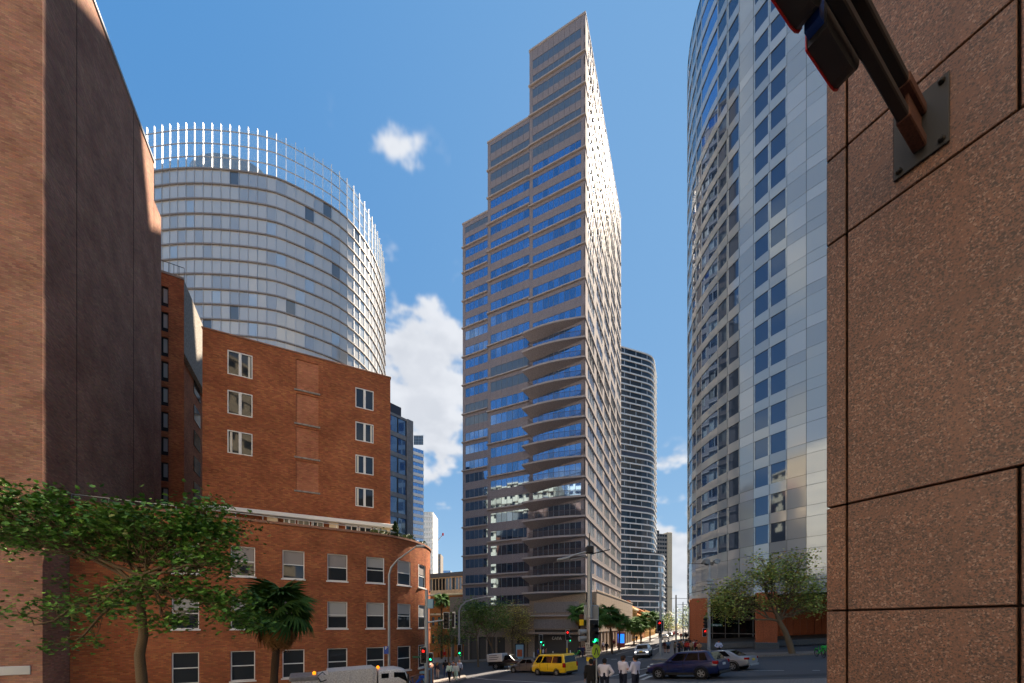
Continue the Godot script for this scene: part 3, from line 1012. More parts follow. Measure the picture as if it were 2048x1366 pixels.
	for k in 2:
		rr = MB.new()
		rr.box(Vector3(16.5, 0, -2.28), Vector3(L - 2.2, 0.05, -2.0))
		var sh := obj("shelf", rr.done(), M.bronze, t, Transform3D(Basis.IDENTITY, Vector3(0, 3.6 + k * 0.7, 0)))
		for j in 14:
			var bt := MB.new()
			bt.lathe([Vector2(0.045, 0.0), Vector2(0.045, 0.2), Vector2(0.015, 0.28), Vector2(0.015, 0.36)], 6)
			obj("bottle", bt.done(), [M.glass_dark, M.leaf_olive, M.terracotta][j % 3], sh, Transform3D(Basis.IDENTITY, Vector3(16.7 + j * 0.34, 0.05, -2.14)))
	for j in 4:
		var lm := MB.new()
		lm.lathe([Vector2(0.05, -0.1), Vector2(0.11, -0.02), Vector2(0.03, 0.1), Vector2(0.01, 0.14)], 8)
		obj("pendant_lamp", lm.done(), glow("lamp_warm", Color(1.0, 0.62, 0.25), 2.2), t, Transform3D(Basis.IDENTITY, Vector3(15.6 + j * 1.9, 4.6, -1.3)))
	text(t, "CATA", 0.5, Transform3D(Basis.IDENTITY, Vector3(18.6, 4.55, -0.2)), M.white_frame, "name_letters")
	# arcade below the other two blocks
	var ar := MB.new()
	ar.box(Vector3(-3.0, 4.6, -0.3), Vector3(13.9, 12.2, -0.31 + 0.2))
	obj("arcade_wall", ar.done(), M.stone_podium, t)
	for j in 9:
		var q := MB.new()
		q.cbox(Vector3(-2.8 + j * 1.95, -1.6, -0.9), Vector3(-2.8 + j * 1.95 + (0.35 if j != 6 else 1.9), 4.6, -0.08), 0.03)
		obj("arcade_pier", q.done(), M.stone_podium, t)
	# annex along the street: stone slabs above an open ground floor
	var ax := frame(TOWER_C + ER * 1.3 - EF * 1.5, TOWER_C + ER * 43.8 - EF * 1.5, base)
	var loc := fr.affine_inverse() * ax
	var an := thing("podium_annex", "low sandstone-clad podium wing with upright piers beside the office tower", "building", ax)
	var am := MB.new()
	am.box(Vector3(0, 5.6, -1.6), Vector3(42.5, 12.3, -0.05))
	am.box(Vector3(0, 0, -1.7), Vector3(42.5, 5.6, -1.5))
	am.box(Vector3(-1.0, 0.0, -1.6), Vector3(0.0, 10.6, -0.4))
	am.box(Vector3(34.8, 5.6, -14.0), Vector3(42.49, 12.29, -1.6))
	obj("wall", am.done(), M.stone_podium, an)
	for j in 16:
		for k in 3:
			var q := MB.new()
			q.cbox(Vector3(0.015, 0.015, 0), Vector3(2.64, 2.21, 0.06), 0.01)
			obj("stone_slab", q.done(), M.stone_podium, an, Transform3D(Basis.IDENTITY, Vector3(j * 2.656, 5.62 + k * 2.23, -0.05)))
	for j in 15:
		var q := MB.new()
		q.cbox(Vector3(0, 0.2, -1.2), Vector3(0.9, 5.6, -0.06), 0.02)
		obj("pier", q.done(), M.stone_podium, an, Transform3D(Basis.IDENTITY, Vector3(1.0 + j * 2.85, 0, 0)))
	var q2 := MB.new()
	q2.cbox(Vector3(0, 0, 0), Vector3(42.5, 0.3, 0.12), 0.03)
	obj("coping", q2.done(), M.stone_podium, an, Transform3D(Basis.IDENTITY, Vector3(0, 12.31, -0.05)))

func text(parent: Node, s: String, size: float, t: Transform3D, m: Material, called := "lettering", bold := true) -> MeshInstance3D:
	var tm := TextMesh.new()
	var f := SystemFont.new()
	f.font_names = PackedStringArray(["Droid Sans"])
	f.font_weight = 700 if bold else 400
	tm.font = f
	tm.text = s
	tm.font_size = 64
	tm.pixel_size = size / 46.0
	tm.depth = 0.02
	tm.curve_step = 2.0
	return obj(called, tm, m, parent, t)

# ---------------------------------------------------------------- curved glass tower on the right
func build_glass_tower() -> void:
	var pts := PackedVector2Array()
	var R := 22.0
	var a0 := deg_to_rad(-46.0)
	var d0 := 44.0
	var p0 := Vector2((1655.0 - 1024.0) / F * d0, d0)
	for i in 27:
		var al := lerpf(a0, deg_to_rad(25.2), i / 26.0)
		pts.append(p0 + R * Vector2(-cos(al) + cos(a0), sin(al) - sin(a0)))
	var last := pts[pts.size() - 1]
	for k in 3: pts.append(last + ER * 12.0 * (k + 1))
	# extend to the right, out of frame
	var ext := Vector2(-sin(a0), -cos(a0))
	var r2 := PackedVector2Array([p0 + ext * 18.0])
	r2.append_array(pts)
	r2.reverse()
	var path := Path.new(r2)
	var base := 0.9
	var org := path.at(path.u_at(1500), base)
	var t := thing("glass_tower", "curved office tower of pale glass panels raised on orange timber-clad columns", "tower", Transform3D(Basis.IDENTITY, org))
	var lo := 10.2
	var fh := 3.75
	var floors := 25
	var top := lo + fh * floors
	var uS := path.s[3]               # where the curve begins
	var uE := path.total()
	var curve_len := path.s[29] - path.s[3]
	var npan := 14
	var pw := curve_len / npan
	# structure behind the panels
	var core := MB.new()
	var u := 0.0
	while u < uE - 0.1:
		var e := minf(u + 1.6, uE)
		core.quad(path.at(u, lo - 0.6, -0.35) - org, path.at(e, lo - 0.6, -0.35) - org, path.at(e, top, -0.35) - org, path.at(u, top, -0.35) - org)
		u = e
	var cap := PackedVector2Array()
	for q in r2: cap.append(q)
	cap.append(r2[r2.size() - 1] + Vector2(44, 2)); cap.append(r2[0] - EF * 45.0)
	for y in [lo - 0.6, top]:
		var id := Geometry2D.triangulate_polygon(cap)
		for i in range(0, id.size(), 3): core.tri(w3(cap[id[i]], y) - org, w3(cap[id[i + 1]], y) - org, w3(cap[id[i + 2]], y) - org)
	for i in [r2.size() - 1, r2.size(), r2.size() + 1]:
		var qa := cap[i]
		var qb := cap[(i + 1) % cap.size()]
		core.quad(w3(qa, lo - 0.6) - org, w3(qb, lo - 0.6) - org, w3(qb, top) - org, w3(qa, top) - org)
	obj("core", core.done(), M.interior, t)
	# panels: kinds from right to left S solid, W window, G full-height mirror glass
	var kinds := "SSWWSWWGGDDWWW"
	var seam := MB.new()
	var spare_sp := MB.new()
	var spare_w := MB.new()
	for j in npan:
		var ur := path.s[29] - pw * j
		var ul := ur - pw
		var um := (ur + ul) / 2
		var f0 := path.frame(um, 0, 0.0)
		var half := f0.affine_inverse() * path.at(ur, 0)
		var wd := absf(half.x) * 2.0 - 0.04
		var kd := kinds[j]
		for fl in range(-1, floors):
			var y := lo + fl * fh
			var vis := HOR - (y + fh - EYE) * F / maxf(-path.at(um, 0).z, 1.0) > -160.0
			var y0 := y
			if fl == -1:
				y0 = lo - 1.6
				var sk := pane(t, "skirt_panel", path.at(um, y0 + 0.78, 0.0) - org, Vector3(wd, 1.5, 0.06), M.spandrel)
				sk.transform = Transform3D(f0.basis * Basis.from_scale(Vector3(wd, 1.5, 0.06)), path.at(um, y0 + 0.78, 0.0) - org)
				continue
			var parts := []
			if kd == "S" or fl == 0: parts = [["spandrel_panel", 0.0, fh * 0.36, M.spandrel], ["blind_panel", fh * 0.36, fh, M.spandrel]]
			elif kd == "G": parts = [["spandrel_panel", 0.0, fh * 0.32, M.spandrel_c], ["window_pane", fh * 0.32, fh, M.glass_blue]]
			else: parts = [["spandrel_panel", 0.0, fh * 0.36, M.spandrel], ["window_pane", fh * 0.36, fh, M.glass_tower_pane]]
			for e in parts:
				var h: float = e[2] - e[1] - 0.035
				var cy: float = y0 + (e[1] + e[2]) / 2
				var rec := -0.10 if e[0] == "window_pane" else 0.0
				if e[3] == M.spandrel: e[3] = [M.spandrel, M.spandrel, M.spandrel_b, M.spandrel_c][rng.randi() % 4]
				var wo := Basis.from_euler(Vector3(rng.randfn(0, 0.006), rng.randfn(0, 0.006), 0))
				var ww: float = wd - (0.3 if e[0] == "window_pane" and kd != "G" else 0.0)
				var tt := Transform3D(f0.basis * wo * Basis.from_scale(Vector3(ww, h, 0.05)), path.at(um, cy, rec) - org)
				if vis: obj(e[0], unit_box(), e[3], t, tt)
				elif e[0] != "window_pane": spare_sp.box(Vector3.ONE * -0.5, Vector3.ONE * 0.5, tt)
				else: spare_w.box(Vector3.ONE * -0.5, Vector3.ONE * 0.5, tt)
				if e[0] == "window_pane" and kd != "G":
					for sx in [-1.0, 1.0]: seam.box(Vector3(sx * (wd / 2 - 0.07) - 0.075, cy - h / 2, -0.08), Vector3(sx * (wd / 2 - 0.07) + 0.075, cy + h / 2, -0.01), Transform3D(f0.basis, path.at(um, 0, 0.0) - org))
	obj("upper_panels", spare_sp.done(), M.spandrel, t).set_meta("kind", "stuff")
	obj("upper_window_panes", spare_w.done(), M.glass_tower_pane, t).set_meta("kind", "stuff")
	obj("window_jambs", seam.done(), M.spandrel, t).set_meta("kind", "stuff")
	# street side beyond the curve and the side out of frame: long bands of glass per storey
	for rng_ in [[0.0, path.s[3]], [path.s[29], uE]]:
		for fl in floors:
			var y := lo + fl * fh
			for e in [[0.0, 1.3, M.spandrel, "band"], [1.34, fh - 0.03, M.glass_blue_b, "ribbon_window"]]:
				var mb := MB.new()
				var ua: float = rng_[0]
				while ua < rng_[1] - 0.01:
					var ub := minf(ua + 4.0, rng_[1])
					mb.quad(path.at(ua, y + e[0], -0.02) - org, path.at(ub, y + e[0], -0.02) - org, path.at(ub, y + e[1], -0.02) - org, path.at(ua, y + e[1], -0.02) - org)
					ua = ub
				obj(e[3], mb.done(), e[2], t)
	# undercroft: orange columns, glass lobby wall, stone steps
	for e in [[1532, 17.5, 47.0], [1402, 17.0, 57.5], [1388, 8.0, 61.0]]:
		var d: float = e[2]
		var x := gx(e[0], d)
		var hw: float = e[1] / F * d
		var gr := ground(x, d) + 0.6
		var c := MB.new()
		c.cbox(Vector3(-hw, 0, -0.6), Vector3(hw, lo - 1.4 - gr, 0.6), 0.05)
		var col := obj("column", c.done(), M.orange_panel, t, Transform3D(frame(Vector2(x, d), Vector2(x, d) - EF, gr).basis, Vector3(x, gr, -d) - org))
		var n := int(hw * 2 / 0.55)
		for j in n:
			var b := MB.new()
			b.cbox(Vector3(-hw + j * hw * 2 / n + 0.015, 0.02, 0.6), Vector3(-hw + (j + 1) * hw * 2 / n - 0.015, lo - 1.5 - gr, 0.64), 0.012)
			obj("timber_board", b.done(), M.orange_panel, col)
		b_plinth(col, hw)
	var lob := MB.new()
	var la := Vector2(gx(1400, 72), 72)
	var lb := Vector2(gx(1700, 56), 56)
	var lf := frame(la, lb, 0.6)
	lob.box(Vector3(0, 0, -0.3), Vector3(la.distance_to(lb), lo - 1.2, 0))
	var lw := obj("lobby_wall", lob.done(), M.glass_dark, t, Transform3D(lf.basis, lf.origin - org))
	for j in 14:
		var b := MB.new()
		b.box(Vector3(j * 2.2, 0, 0.0), Vector3(j * 2.2 + 0.12, lo - 1.3, 0.12))
		obj("lobby_mullion", b.done(), M.mullion, lw)
	var b3 := MB.new()
	b3.box(Vector3(0, 2.6, 0.0), Vector3(28, 2.75, 0.1))
	obj("lobby_transom", b3.done(), M.mullion, lw)
	for j in 10:
		var b := MB.new()
		b.cbox(Vector3(la.distance_to(lb) - 9.5 + j * 0.9, 0.1, 0.15), Vector3(la.distance_to(lb) - 9.5 + j * 0.9 + 0.86, lo - 1.3, 0.35), 0.02)
		obj("timber_board", b.done(), M.orange_panel, lw)
	# plaza deck and steps
	var deck := PackedVector2Array([gp(1400, 1296) + ER * 2, gp(1400, 1296), gp(1660, 1296) - EF * 4 , gp(1660, 1296) + Vector2(0, 24), gp(1400, 1296) + ER * 22])
	var e0 := Vector2(gx(1395, 54), 54)
	var e1 := e0 - EF * 42.0
	for k in 4:
		var mb := MB.new()
		var off := -ER * (0.4 * (3 - k))
		var q := PackedVector2Array([e0 + off, e1 + off, e1 + ER * 26, e0 + ER * 26])
		var hh := 0.13 + 0.15 * (k + 1)
		drape(mb, q, hh, 3.0)
		mb.quad(on(q[0], 0.1), on(q[1], 0.1), on(q[1], hh), on(q[0], hh))
		mb.quad(on(q[3], 0.1), on(q[0], 0.1), on(q[0], hh), on(q[3], hh))
		var o := obj("plaza_step", mb.done(), M.plaza_stone)
		o.set_meta("kind", "structure")
func b_plinth(col: Node, hw: float) -> void:
	var c := MB.new()
	c.cbox(Vector3(-hw - 0.15, -0.7, -0.75), Vector3(hw + 0.15, 0.25, 0.8), 0.05)
	obj("plinth", c.done(), M.plaza_stone, col)

# ---------------------------------------------------------------- granite building at the near corner, with the hanging sign
func build_granite_building() -> void:
	var c := Vector2((1653.0 - 1024.0) / F * 2.4, 2.4)
	var al := Vector2(0.488, -0.873)
	var fr := frame(c, c + al, 0.0)
	var t := thing("granite_building", "speckled brown granite wall of large slabs with dark joints", "building", fr)
	var core := MB.new()
	core.box(Vector3(0.012, 1.5, -16.0), Vector3(14.0, 26.0, -0.05))
	obj("wall_core", core.done(), M.joint, t)
	var ys := [1.6]
	for y in [1222.0, 1017.0, 494.0, 326.0]: ys.append(gy(y, 2.4))
	while ys[ys.size() - 1] < 12.0: ys.append(ys[ys.size() - 1] + 0.9)
	ys.append(26.0)
	var k := (1693.0 - 1024.0) / F
	var u1 := (k * 2.4 - c.x) / (0.488 + k * 0.873)
	k = (2038.0 - 1024.0) / F
	var u2 := (k * 2.4 - c.x) / (0.488 + k * 0.873)
	for i in ys.size() - 1:
		var us := [0.0, u1, u2, u2 + 1.2, u2 + 2.4, u2 + 3.6, 8.0, 14.0]
		if i == 2: us = [0.0, u1, u2 + 0.55, u2 + 1.8, u2 + 3.6, 8.0, 14.0]
		for j in us.size() - 1:
			var mb := MB.new()
			var g := 0.0055
			mb.cbox(Vector3(us[j] + (0.0 if j == 0 else g), ys[i] + g, -0.05), Vector3(us[j + 1] - g, ys[i + 1] - g, 0.0), 0.004)
			obj("granite_slab", mb.done(), [M.granite, M.granite_b, M.granite, M.granite_c][(i * 3 + j * 2 + i * j) % 4], t)
	# return face round the corner
	var rt := MB.new()
	rt.box(Vector3(0.0, 1.6, -15.9), Vector3(0.011, 26.0, -0.05))
	obj("return_face", rt.done(), M.granite, t)
	# hanging sign on two square arms
	k = (1842.0 - 1024.0) / F
	var up := (k * 2.4 - c.x) / (0.488 + k * 0.873)
	var yp := gy(262.0, 2.4 - 0.873 * up)
	var s := thing("hanging_sign", "dark hanging sign with red rim on two worn black arms bolted to granite", "sign", fr * Transform3D(Basis.IDENTITY, Vector3(up, yp, 0.004)))
	var pl := MB.new()
	pl.cbox(Vector3(-0.105, -0.175, 0), Vector3(0.105, 0.185, 0.012), 0.003)
	var plate := obj("mounting_plate", pl.done(), M.worn_black, s)
	for e in [[-0.08, -0.145], [0.08, -0.145], [-0.08, 0.155], [0.08, 0.155]]:
		var b := MB.new()
		b.lathe([Vector2(0.014, 0), Vector2(0.014, 0.012), Vector2(0.006, 0.02)], 6, Transform3D(Basis(Vector3.RIGHT, Vector3(0, 0, 1), Vector3(0, -1, 0)), Vector3(e[0], e[1], 0.012)))
		obj("bolt", b.done(), M.black, plate)
	for y in [-0.085, 0.085]:
		var ab := MB.new()
		ab.cbox(Vector3(-0.021, y - 0.021, 0.2), Vector3(0.021, y + 0.021, 1.9), 0.005)
		obj("arm", ab.done(), M.worn_black, s)
		ab = MB.new()
		ab.cbox(Vector3(-0.026, y - 0.026, 0.012), Vector3(0.026, y + 0.026, 0.26), 0.005)
		obj("sleeve", ab.done(), M.rust, s)
	var web := MB.new()
	web.box(Vector3(-0.006, -0.07, 0.012), Vector3(0.006, 0.07, 0.2))
	obj("web_plate", web.done(), M.rust, s)
	for e in [[0.66, 0.98], [1.02, 1.9]]:
		var z0: float = e[0]
		var z1: float = e[1]
		var poly := PackedVector2Array()
		for q in 5: poly.append(Vector2(z0 + 0.1 - 0.1 * sin(q * PI / 8), -0.15 + 0.1 - 0.1 * cos(q * PI / 8)))
		poly.append(Vector2(z0, 0.75)); poly.append(Vector2(z1, 0.75)); poly.append(Vector2(z1, -0.15))
		var pt := Transform3D(Basis(Vector3(0, 0, 1), Vector3(0, 1, 0), Vector3(-1, 0, 0)), Vector3(-0.035, 0, 0))
		var mb := MB.new()
		mb.prism(poly, 0.0, 0.07, pt)
		var bd := obj("sign_box", mb.done(), M.dark_grey, s)
		mb = MB.new()
		var big := Geometry2D.offset_polygon(poly, 0.006)[0]
		mb.prism(big, 0.071, 0.076, pt)
		obj("red_rim", mb.done(), M.red_edge, bd)
	var bl := MB.new()
	bl.box(Vector3(-0.10, -0.12, 0.98), Vector3(-0.045, 0.7, 1.02))
	obj("blue_spacer", bl.done(), M.blue_panel, s)

# ---------------------------------------------------------------- brown brick block at the left and the brick wing behind it
func seg(a: Vector2, b: Vector2) -> Path: return Path.new(PackedVector2Array([a, b]))
func sash(parent: Node, f: Transform3D, w: float, h: float, kind: String, blind_len := 0.5) -> void:
	# f: centre of the opening; kinds sash (two lights), casement (two leaves), slot
	var fm := MB.new()
	var e := 0.06
	for b in [[-w / 2, -h / 2, w / 2, -h / 2 + e], [-w / 2, h / 2 - e, w / 2, h / 2], [-w / 2, -h / 2 + e, -w / 2 + e, h / 2 - e], [w / 2 - e, -h / 2 + e, w / 2, h / 2 - e]]:
		fm.box(Vector3(b[0], b[1], -0.08), Vector3(b[2], b[3], 0.04))
	if kind == "sash": fm.box(Vector3(-w / 2 + e, -0.03, -0.06), Vector3(w / 2 - e, 0.03, 0.025))
	var cw := 0.09 if w > 1.2 else 0.03
	if kind == "casement": fm.box(Vector3(-cw, -h / 2 + e, -0.06), Vector3(cw, h / 2 - e, 0.035))
	var fo := obj("window", fm.done(), M.white_frame if kind != "slot" else M.rail_dark, parent, f)
	var pw := w - 2 * e
	var ph := h - 2 * e
	if kind == "sash":
		for k in [-1, 1]: pane(fo, "pane", Vector3(0, k * ph / 4, -0.03 - 0.015 * k), Vector3(pw, ph / 2, 0.012), M.window_glass, 0.004)
		pane(fo, "sill", Vector3(0, -h / 2 - 0.05, 0.05), Vector3(w + 0.16, 0.09, 0.2), M.white_frame)
		var bl: float = blind_len * rng.randf_range(0.75, 1.15)
		if blind_len > 0.0: pane(fo, "blind", Vector3(0, ph / 2 - bl * ph / 2, -0.012 + 0.003), Vector3(pw - 0.05, bl * ph, 0.006), M.blind if rng.randf() < 0.7 else M.louvre)
	elif kind == "casement":
		for k in [-1, 1]:
			var g: Material = M.window_glass
			pane(fo, "pane", Vector3(k * (pw / 4 + cw / 2), 0, -0.03), Vector3(pw / 2 - cw, ph, 0.012), g, 0.004)
			if rng.randf() < 0.35 and w > 1.2: pane(fo, "curtain", Vector3(k * (pw / 4 + 0.2), 0, -0.018), Vector3(pw / 10, ph - 0.05, 0.006), M.curtain)
	else:
		pane(fo, "pane", Vector3(0, 0, -0.03), Vector3(pw, ph, 0.012), M.window_glass, 0.004)
		pane(fo, "curtain", Vector3(pw * 0.12, ph * 0.1, -0.018), Vector3(pw * 0.6, ph * 0.75, 0.006), M.blind)
func plain_block(t: Node, org: Vector3, poly: PackedVector2Array, y0: float, y1: float, m: Material, called := "wall") -> void:
	# a closed building shell on a plan outline
	var mb := MB.new()
	if not Geometry2D.is_polygon_clockwise(poly): poly.reverse()
	var run := 0.0
	for i in poly.size():
		var a := poly[i]
		var b := poly[(i + 1) % poly.size()]
		var l := a.distance_to(b)
		mb.quad(w3(b, y0) - org, w3(a, y0) - org, w3(a, y1) - org, w3(b, y1) - org, Vector2(run + l, -y0), Vector2(run, -y0), Vector2(run, -y1), Vector2(run + l, -y1))
		run += l
	var id := Geometry2D.triangulate_polygon(poly)
	for i in range(0, id.size(), 3): mb.tri(w3(poly[id[i]], y1) - org, w3(poly[id[i + 1]], y1) - org, w3(poly[id[i + 2]], y1) - org)
	obj(called, mb.done(), m, t)
func build_left_block() -> void:
	var dir := Vector2(-0.438, 0.899)
	var q0 := Vector2(-23.65, 19.14)
	var front := Vector2(-0.899, -0.438)
	var org := on(q0, -0.5)
	var t := thing("brown_brick_block", "huge windowless brown brick block with a thin metal coping", "building", Transform3D(Basis.IDENTITY, org))
	plain_block(t, org, PackedVector2Array([q0, q0 + dir * 13.7, q0 + dir * 13.7 + front * 30, q0 + front * 30]), org.y, 43.0, M.brick_brown)
	var pts := [w3(q0 + front * 30, 43.0), w3(q0, 43.0), w3(q0 + dir * 13.7, 43.0)]
	for i in 2:
		var cb := MB.new()
		var tr := frame(Vector2(pts[i].x, -pts[i].z), Vector2(pts[i + 1].x, -pts[i + 1].z), 43.0)
		cb.cbox(Vector3(0, 0, -0.4), Vector3(pts[i].distance_to(pts[i + 1]), 0.25, 0.08), 0.03)
		obj("coping", cb.done(), M.galvanised, t, Transform3D(tr.basis, tr.origin - org))
	for e in [[0.4, 9.5], [7.5, 9.5]]:
		var gb := MB.new()
		var tr := frame(q0 + dir * 0.0, q0 + dir * 13.7, 0)
		gb.box(Vector3(2.5 + e[0], 2.0, -0.01), Vector3(2.53 + e[0], 42.9, 0.012))
		obj("movement_joint", gb.done(), M.joint, t, Transform3D(tr.basis, tr.origin - org))
	# shop glass at its foot
	var ff := frame(q0 + front * 12, q0, 0.0)
	for k in 3:
		var wb := MB.new()
		wb.cbox(Vector3(5.2 + k * 2.2, gy(1357, 17.5), 0.0), Vector3(7.2 + k * 2.2, gy(1338, 17.5), 0.06), 0.02)
		obj("low_window", wb.done(), M.glass_pale, t, Transform3D(ff.basis, ff.origin - org))
	# wing behind: lower parapet block
	var q1 := q0 + dir * 13.75
	var o2 := w3(q1, 0.0)
	var t2 := thing("brick_stub_wing", "narrow brown brick wing just lower than the windowless block", "building", Transform3D(Basis.IDENTITY, o2))
	plain_block(t2, o2, PackedVector2Array([q1, q1 + dir * 1.5, q1 + dir * 1.5 + front * 12, q1 + front * 12]), 0.0, 40.0, M.brick_brown)
	# windowed brick wing
	var d1 := 36.0
	var c1 := Vector2(gx(368, d1), d1)
	var fl := Vector2(-0.878, -0.479)
	var a1 := c1 + fl * 6.0
	var o3 := w3(c1, 0.0)
	var t3 := thing("brick_wing", "brown brick wing with one stack of narrow curtained windows and a concrete flank", "building", Transform3D(Basis.IDENTITY, o3))
	var pth := seg(a1, c1)
	var top := gy(560, d1)
	var holes := []
	var rows := [[572, 612], [623, 662], [673, 712], [722, 762], [773, 811], [823, 862], [873, 910], [924, 962], [974, 1008]]
	var uu0 := pth.u_at(319.5)
	var uu1 := pth.u_at(337)
	for r in rows: holes.append([uu0, uu1, gy(r[1], d1 - 0.7), gy(r[0], d1 - 0.7)])
	var wb := MB.new()
	wall_holes(wb, pth, 0.0, pth.total(), 0.0, top, holes, 0.25)
	shift(wb, o3)
	obj("wall", wb.done(), M.brick, t3)
	for h in holes:
		var f := pth.frame((h[0] + h[1]) / 2, (h[2] + h[3]) / 2, -0.16)
		f.origin -= o3
		sash(t3, f, h[1] - h[0], h[3] - h[2], "slot")
	var sd := Vector2(-0.438, 0.899)
	var c2 := c1 + sd * 9.0
	var bk := MB.new()
	var cf := frame(c1, c2, 0.0)
	# concrete flank above, recessed brick with dark slots below
	var yb := gy(706, d1)
	var cm := MB.new()
	cm.box(Vector3(0, yb, -0.6), Vector3(9.0, top, 0.0))
	obj("concrete_flank", cm.done(), M.concrete, t3, Transform3D(cf.basis, cf.origin - o3))
	cm = MB.new()
	cm.box(Vector3(0.0, 0, -1.0), Vector3(9.0, yb, -0.4))
	obj("side_wall", cm.done(), M.brick, t3, Transform3D(cf.basis, cf.origin - o3))
	cm = MB.new()
	cm.box(Vector3(-6.0, top, -0.3), Vector3(0, top + 0.2, 0.05))
	obj("coping", cm.done(), M.concrete, t3, Transform3D(frame(c1, c1 - fl).basis, Vector3.ZERO))
	for r in [[765, 798], [820, 850], [870, 900], [920, 950], [970, 1000]]:
		var f := cf
		f.origin = cf * Vector3(5.6, (gy(r[0], 41) + gy(r[1], 41)) / 2, -0.38) - o3
		pane(t3, "dark_slot", f.origin, Vector3(1, 1, 1), M.glass_dark).transform = Transform3D(f.basis * Basis.from_scale(Vector3(2.2, gy(r[0], 41) - gy(r[1], 41), 0.06)), f.origin)
	var rl := MB.new()
	for i in 16:
		rl.bar(Vector3(-i * 0.38, top + 0.2, -0.1), Vector3(-i * 0.38, top + 1.2, -0.1), 0.03, 0.03)
	rl.bar(Vector3(0, top + 1.2, -0.1), Vector3(-5.9, top + 1.2, -0.1), 0.04, 0.04)
	obj("roof_railing", rl.done(), M.rail_dark, t3, Transform3D(frame(c1, c1 - fl).basis, Vector3.ZERO))

# ---------------------------------------------------------------- orange brick corner building: three storeys with a rounded corner, five more set back
func build_brick_corner() -> void:
	var al0 := deg_to_rad(61.4)
	var pts := PackedVector2Array()
	var dr := Vector2(sin(al0), cos(al0))
	var p0 := Vector2(-10.9, 28.6)
	pts.append(p0 - dr * 15.6)
	pts.append(p0 - dr * 8.0)
	var R := 6.5
	for i in 17:
		var al := lerpf(al0, deg_to_rad(-62.0), i / 16.0)
		pts.append(p0 + R * Vector2(cos(al) - cos(al0), sin(al0) - sin(al)))
	var last := pts[pts.size() - 1]
	pts.append(last + EF * 16.0)
	var path := Path.new(pts)
	var org := on(p0, -1.2)
	var t := thing("brick_corner_building", "orange brick building with a rounded three-storey corner and white sash windows", "building", Transform3D(Basis.IDENTITY, org))
	var top := 11.65
	var holes := []
	var spec := []
	var cols := [[371, 25.0], [486, 26.0], [587, 24.5], [675, 18.0], [751, 15.5], [809, 11.5], [845, 6.0]]
	for c in cols:
		var u := path.u_at(c[0])
		var hw := 0.66
		for r in [[8.0, 9.95], [4.55, 6.5], [1.15, 3.1]]:
			if c[0] < 400 and r[0] > 7: pass
			holes.append([u - hw, u + hw, r[0], r[1]])
	var uu := path.u_at(845) + 2.6
	while uu < path.total() - 1.0:
		for r in [[8.0, 9.95], [4.55, 6.5], [1.15, 3.1]]: holes.append([uu - 0.66, uu + 0.66, r[0], r[1]])
		uu += 2.9
	var wb := MB.new()
	wall_holes(wb, path, 0.0, path.total(), org.y, top, holes, 0.16, 0.6)
	shift(wb, org)
	obj("wall", wb.done(), M.brick, t)
	for h in holes:
		var f := path.frame((h[0] + h[1]) / 2, (h[2] + h[3]) / 2, -0.11)
		f.origin -= org
		sash(t, f, h[1] - h[0], h[3] - h[2], "sash", 0.0 if h[2] < 2.0 else 0.5)
	# parapet coping and roof
	var cb := MB.new()
	var u := 0.0
	while u < path.total() - 0.05:
		var e := minf(u + 0.6, path.total())
		for ww in [[0.08, 0.08, 0.0, 0.16], [0.08, -0.35, 0.16, 0.16], [-0.35, -0.35, 0.16, -0.3]]:
			cb.quad(path.at(u, top + ww[2], ww[0]) - org, path.at(e, top + ww[2], ww[0]) - org, path.at(e, top + ww[3], ww[1]) - org, path.at(u, top + ww[3], ww[1]) - org)
		u = e
	obj("coping", cb.done(), M.brick_brown, t)
	var rp := PackedVector2Array()
	for q in pts: rp.append(q)
	rp.append(Vector2(-40, 50)); rp.append(Vector2(-36, 26))
	var rm := MB.new()
	for i in range(0, Geometry2D.triangulate_polygon(rp).size(), 3):
		var id := Geometry2D.triangulate_polygon(rp)
		rm.tri(w3(rp[id[i]], top - 0.35) - org, w3(rp[id[i + 1]], top - 0.35) - org, w3(rp[id[i + 2]], top - 0.35) - org)
	obj("roof", rm.done(), M.concrete, t)
	# parapet rail
	var rl := MB.new()
	u = 0.0
	while u < path.u_at(780):
		rl.bar(path.at(u, top + 0.5, -0.2) - org, path.at(u + 1.5, top + 0.5, -0.2) - org, 0.04, 0.04)
		rl.bar(path.at(u, top + 0.1, -0.2) - org, path.at(u, top + 0.5, -0.2) - org, 0.03, 0.03)
		u += 1.5
	obj("parapet_rail", rl.done(), M.galvanised, t)
	# wall inside so that rooms are not see-through
	var iw := MB.new()
	u = 0.0
	while u < path.total() - 0.05:
		var e := minf(u + 0.8, path.total())
		iw.quad(path.at(u, org.y, -0.5) - org, path.at(e, org.y, -0.5) - org, path.at(e, top - 0.4, -0.5) - org, path.at(u, top - 0.4, -0.5) - org)
		u = e
	obj("inner_wall", iw.done(), M.interior, t)
	# low plinth wall with a sloping top near the corner
	var pw := MB.new()
	var ua := path.u_at(812)
	for i in 14:
		var a := ua + i * 0.62
		pw.quad(path.at(a, org.y, 0.3) - org, path.at(a + 0.62, org.y, 0.3) - org, path.at(a + 0.62, 0.6 + i * 0.05, 0.3) - org, path.at(a, 0.55 + i * 0.05, 0.3) - org, Vector2(a, -org.y), Vector2(a + 0.62, -org.y), Vector2(a + 0.62, -0.6), Vector2(a, -0.6))
		pw.quad(path.at(a, 0.55 + i * 0.05, 0.3) - org, path.at(a + 0.62, 0.6 + i * 0.05, 0.3) - org, path.at(a + 0.62, 0.6 + i * 0.05, 0.0) - org, path.at(a, 0.55 + i * 0.05, 0.0) - org)
	obj("plinth", pw.done(), M.brick_brown, t)
	# upper storeys, set back
	var a := Vector2(-22.0, 27.0)
	var b := Vector2(-10.4, 32.5)
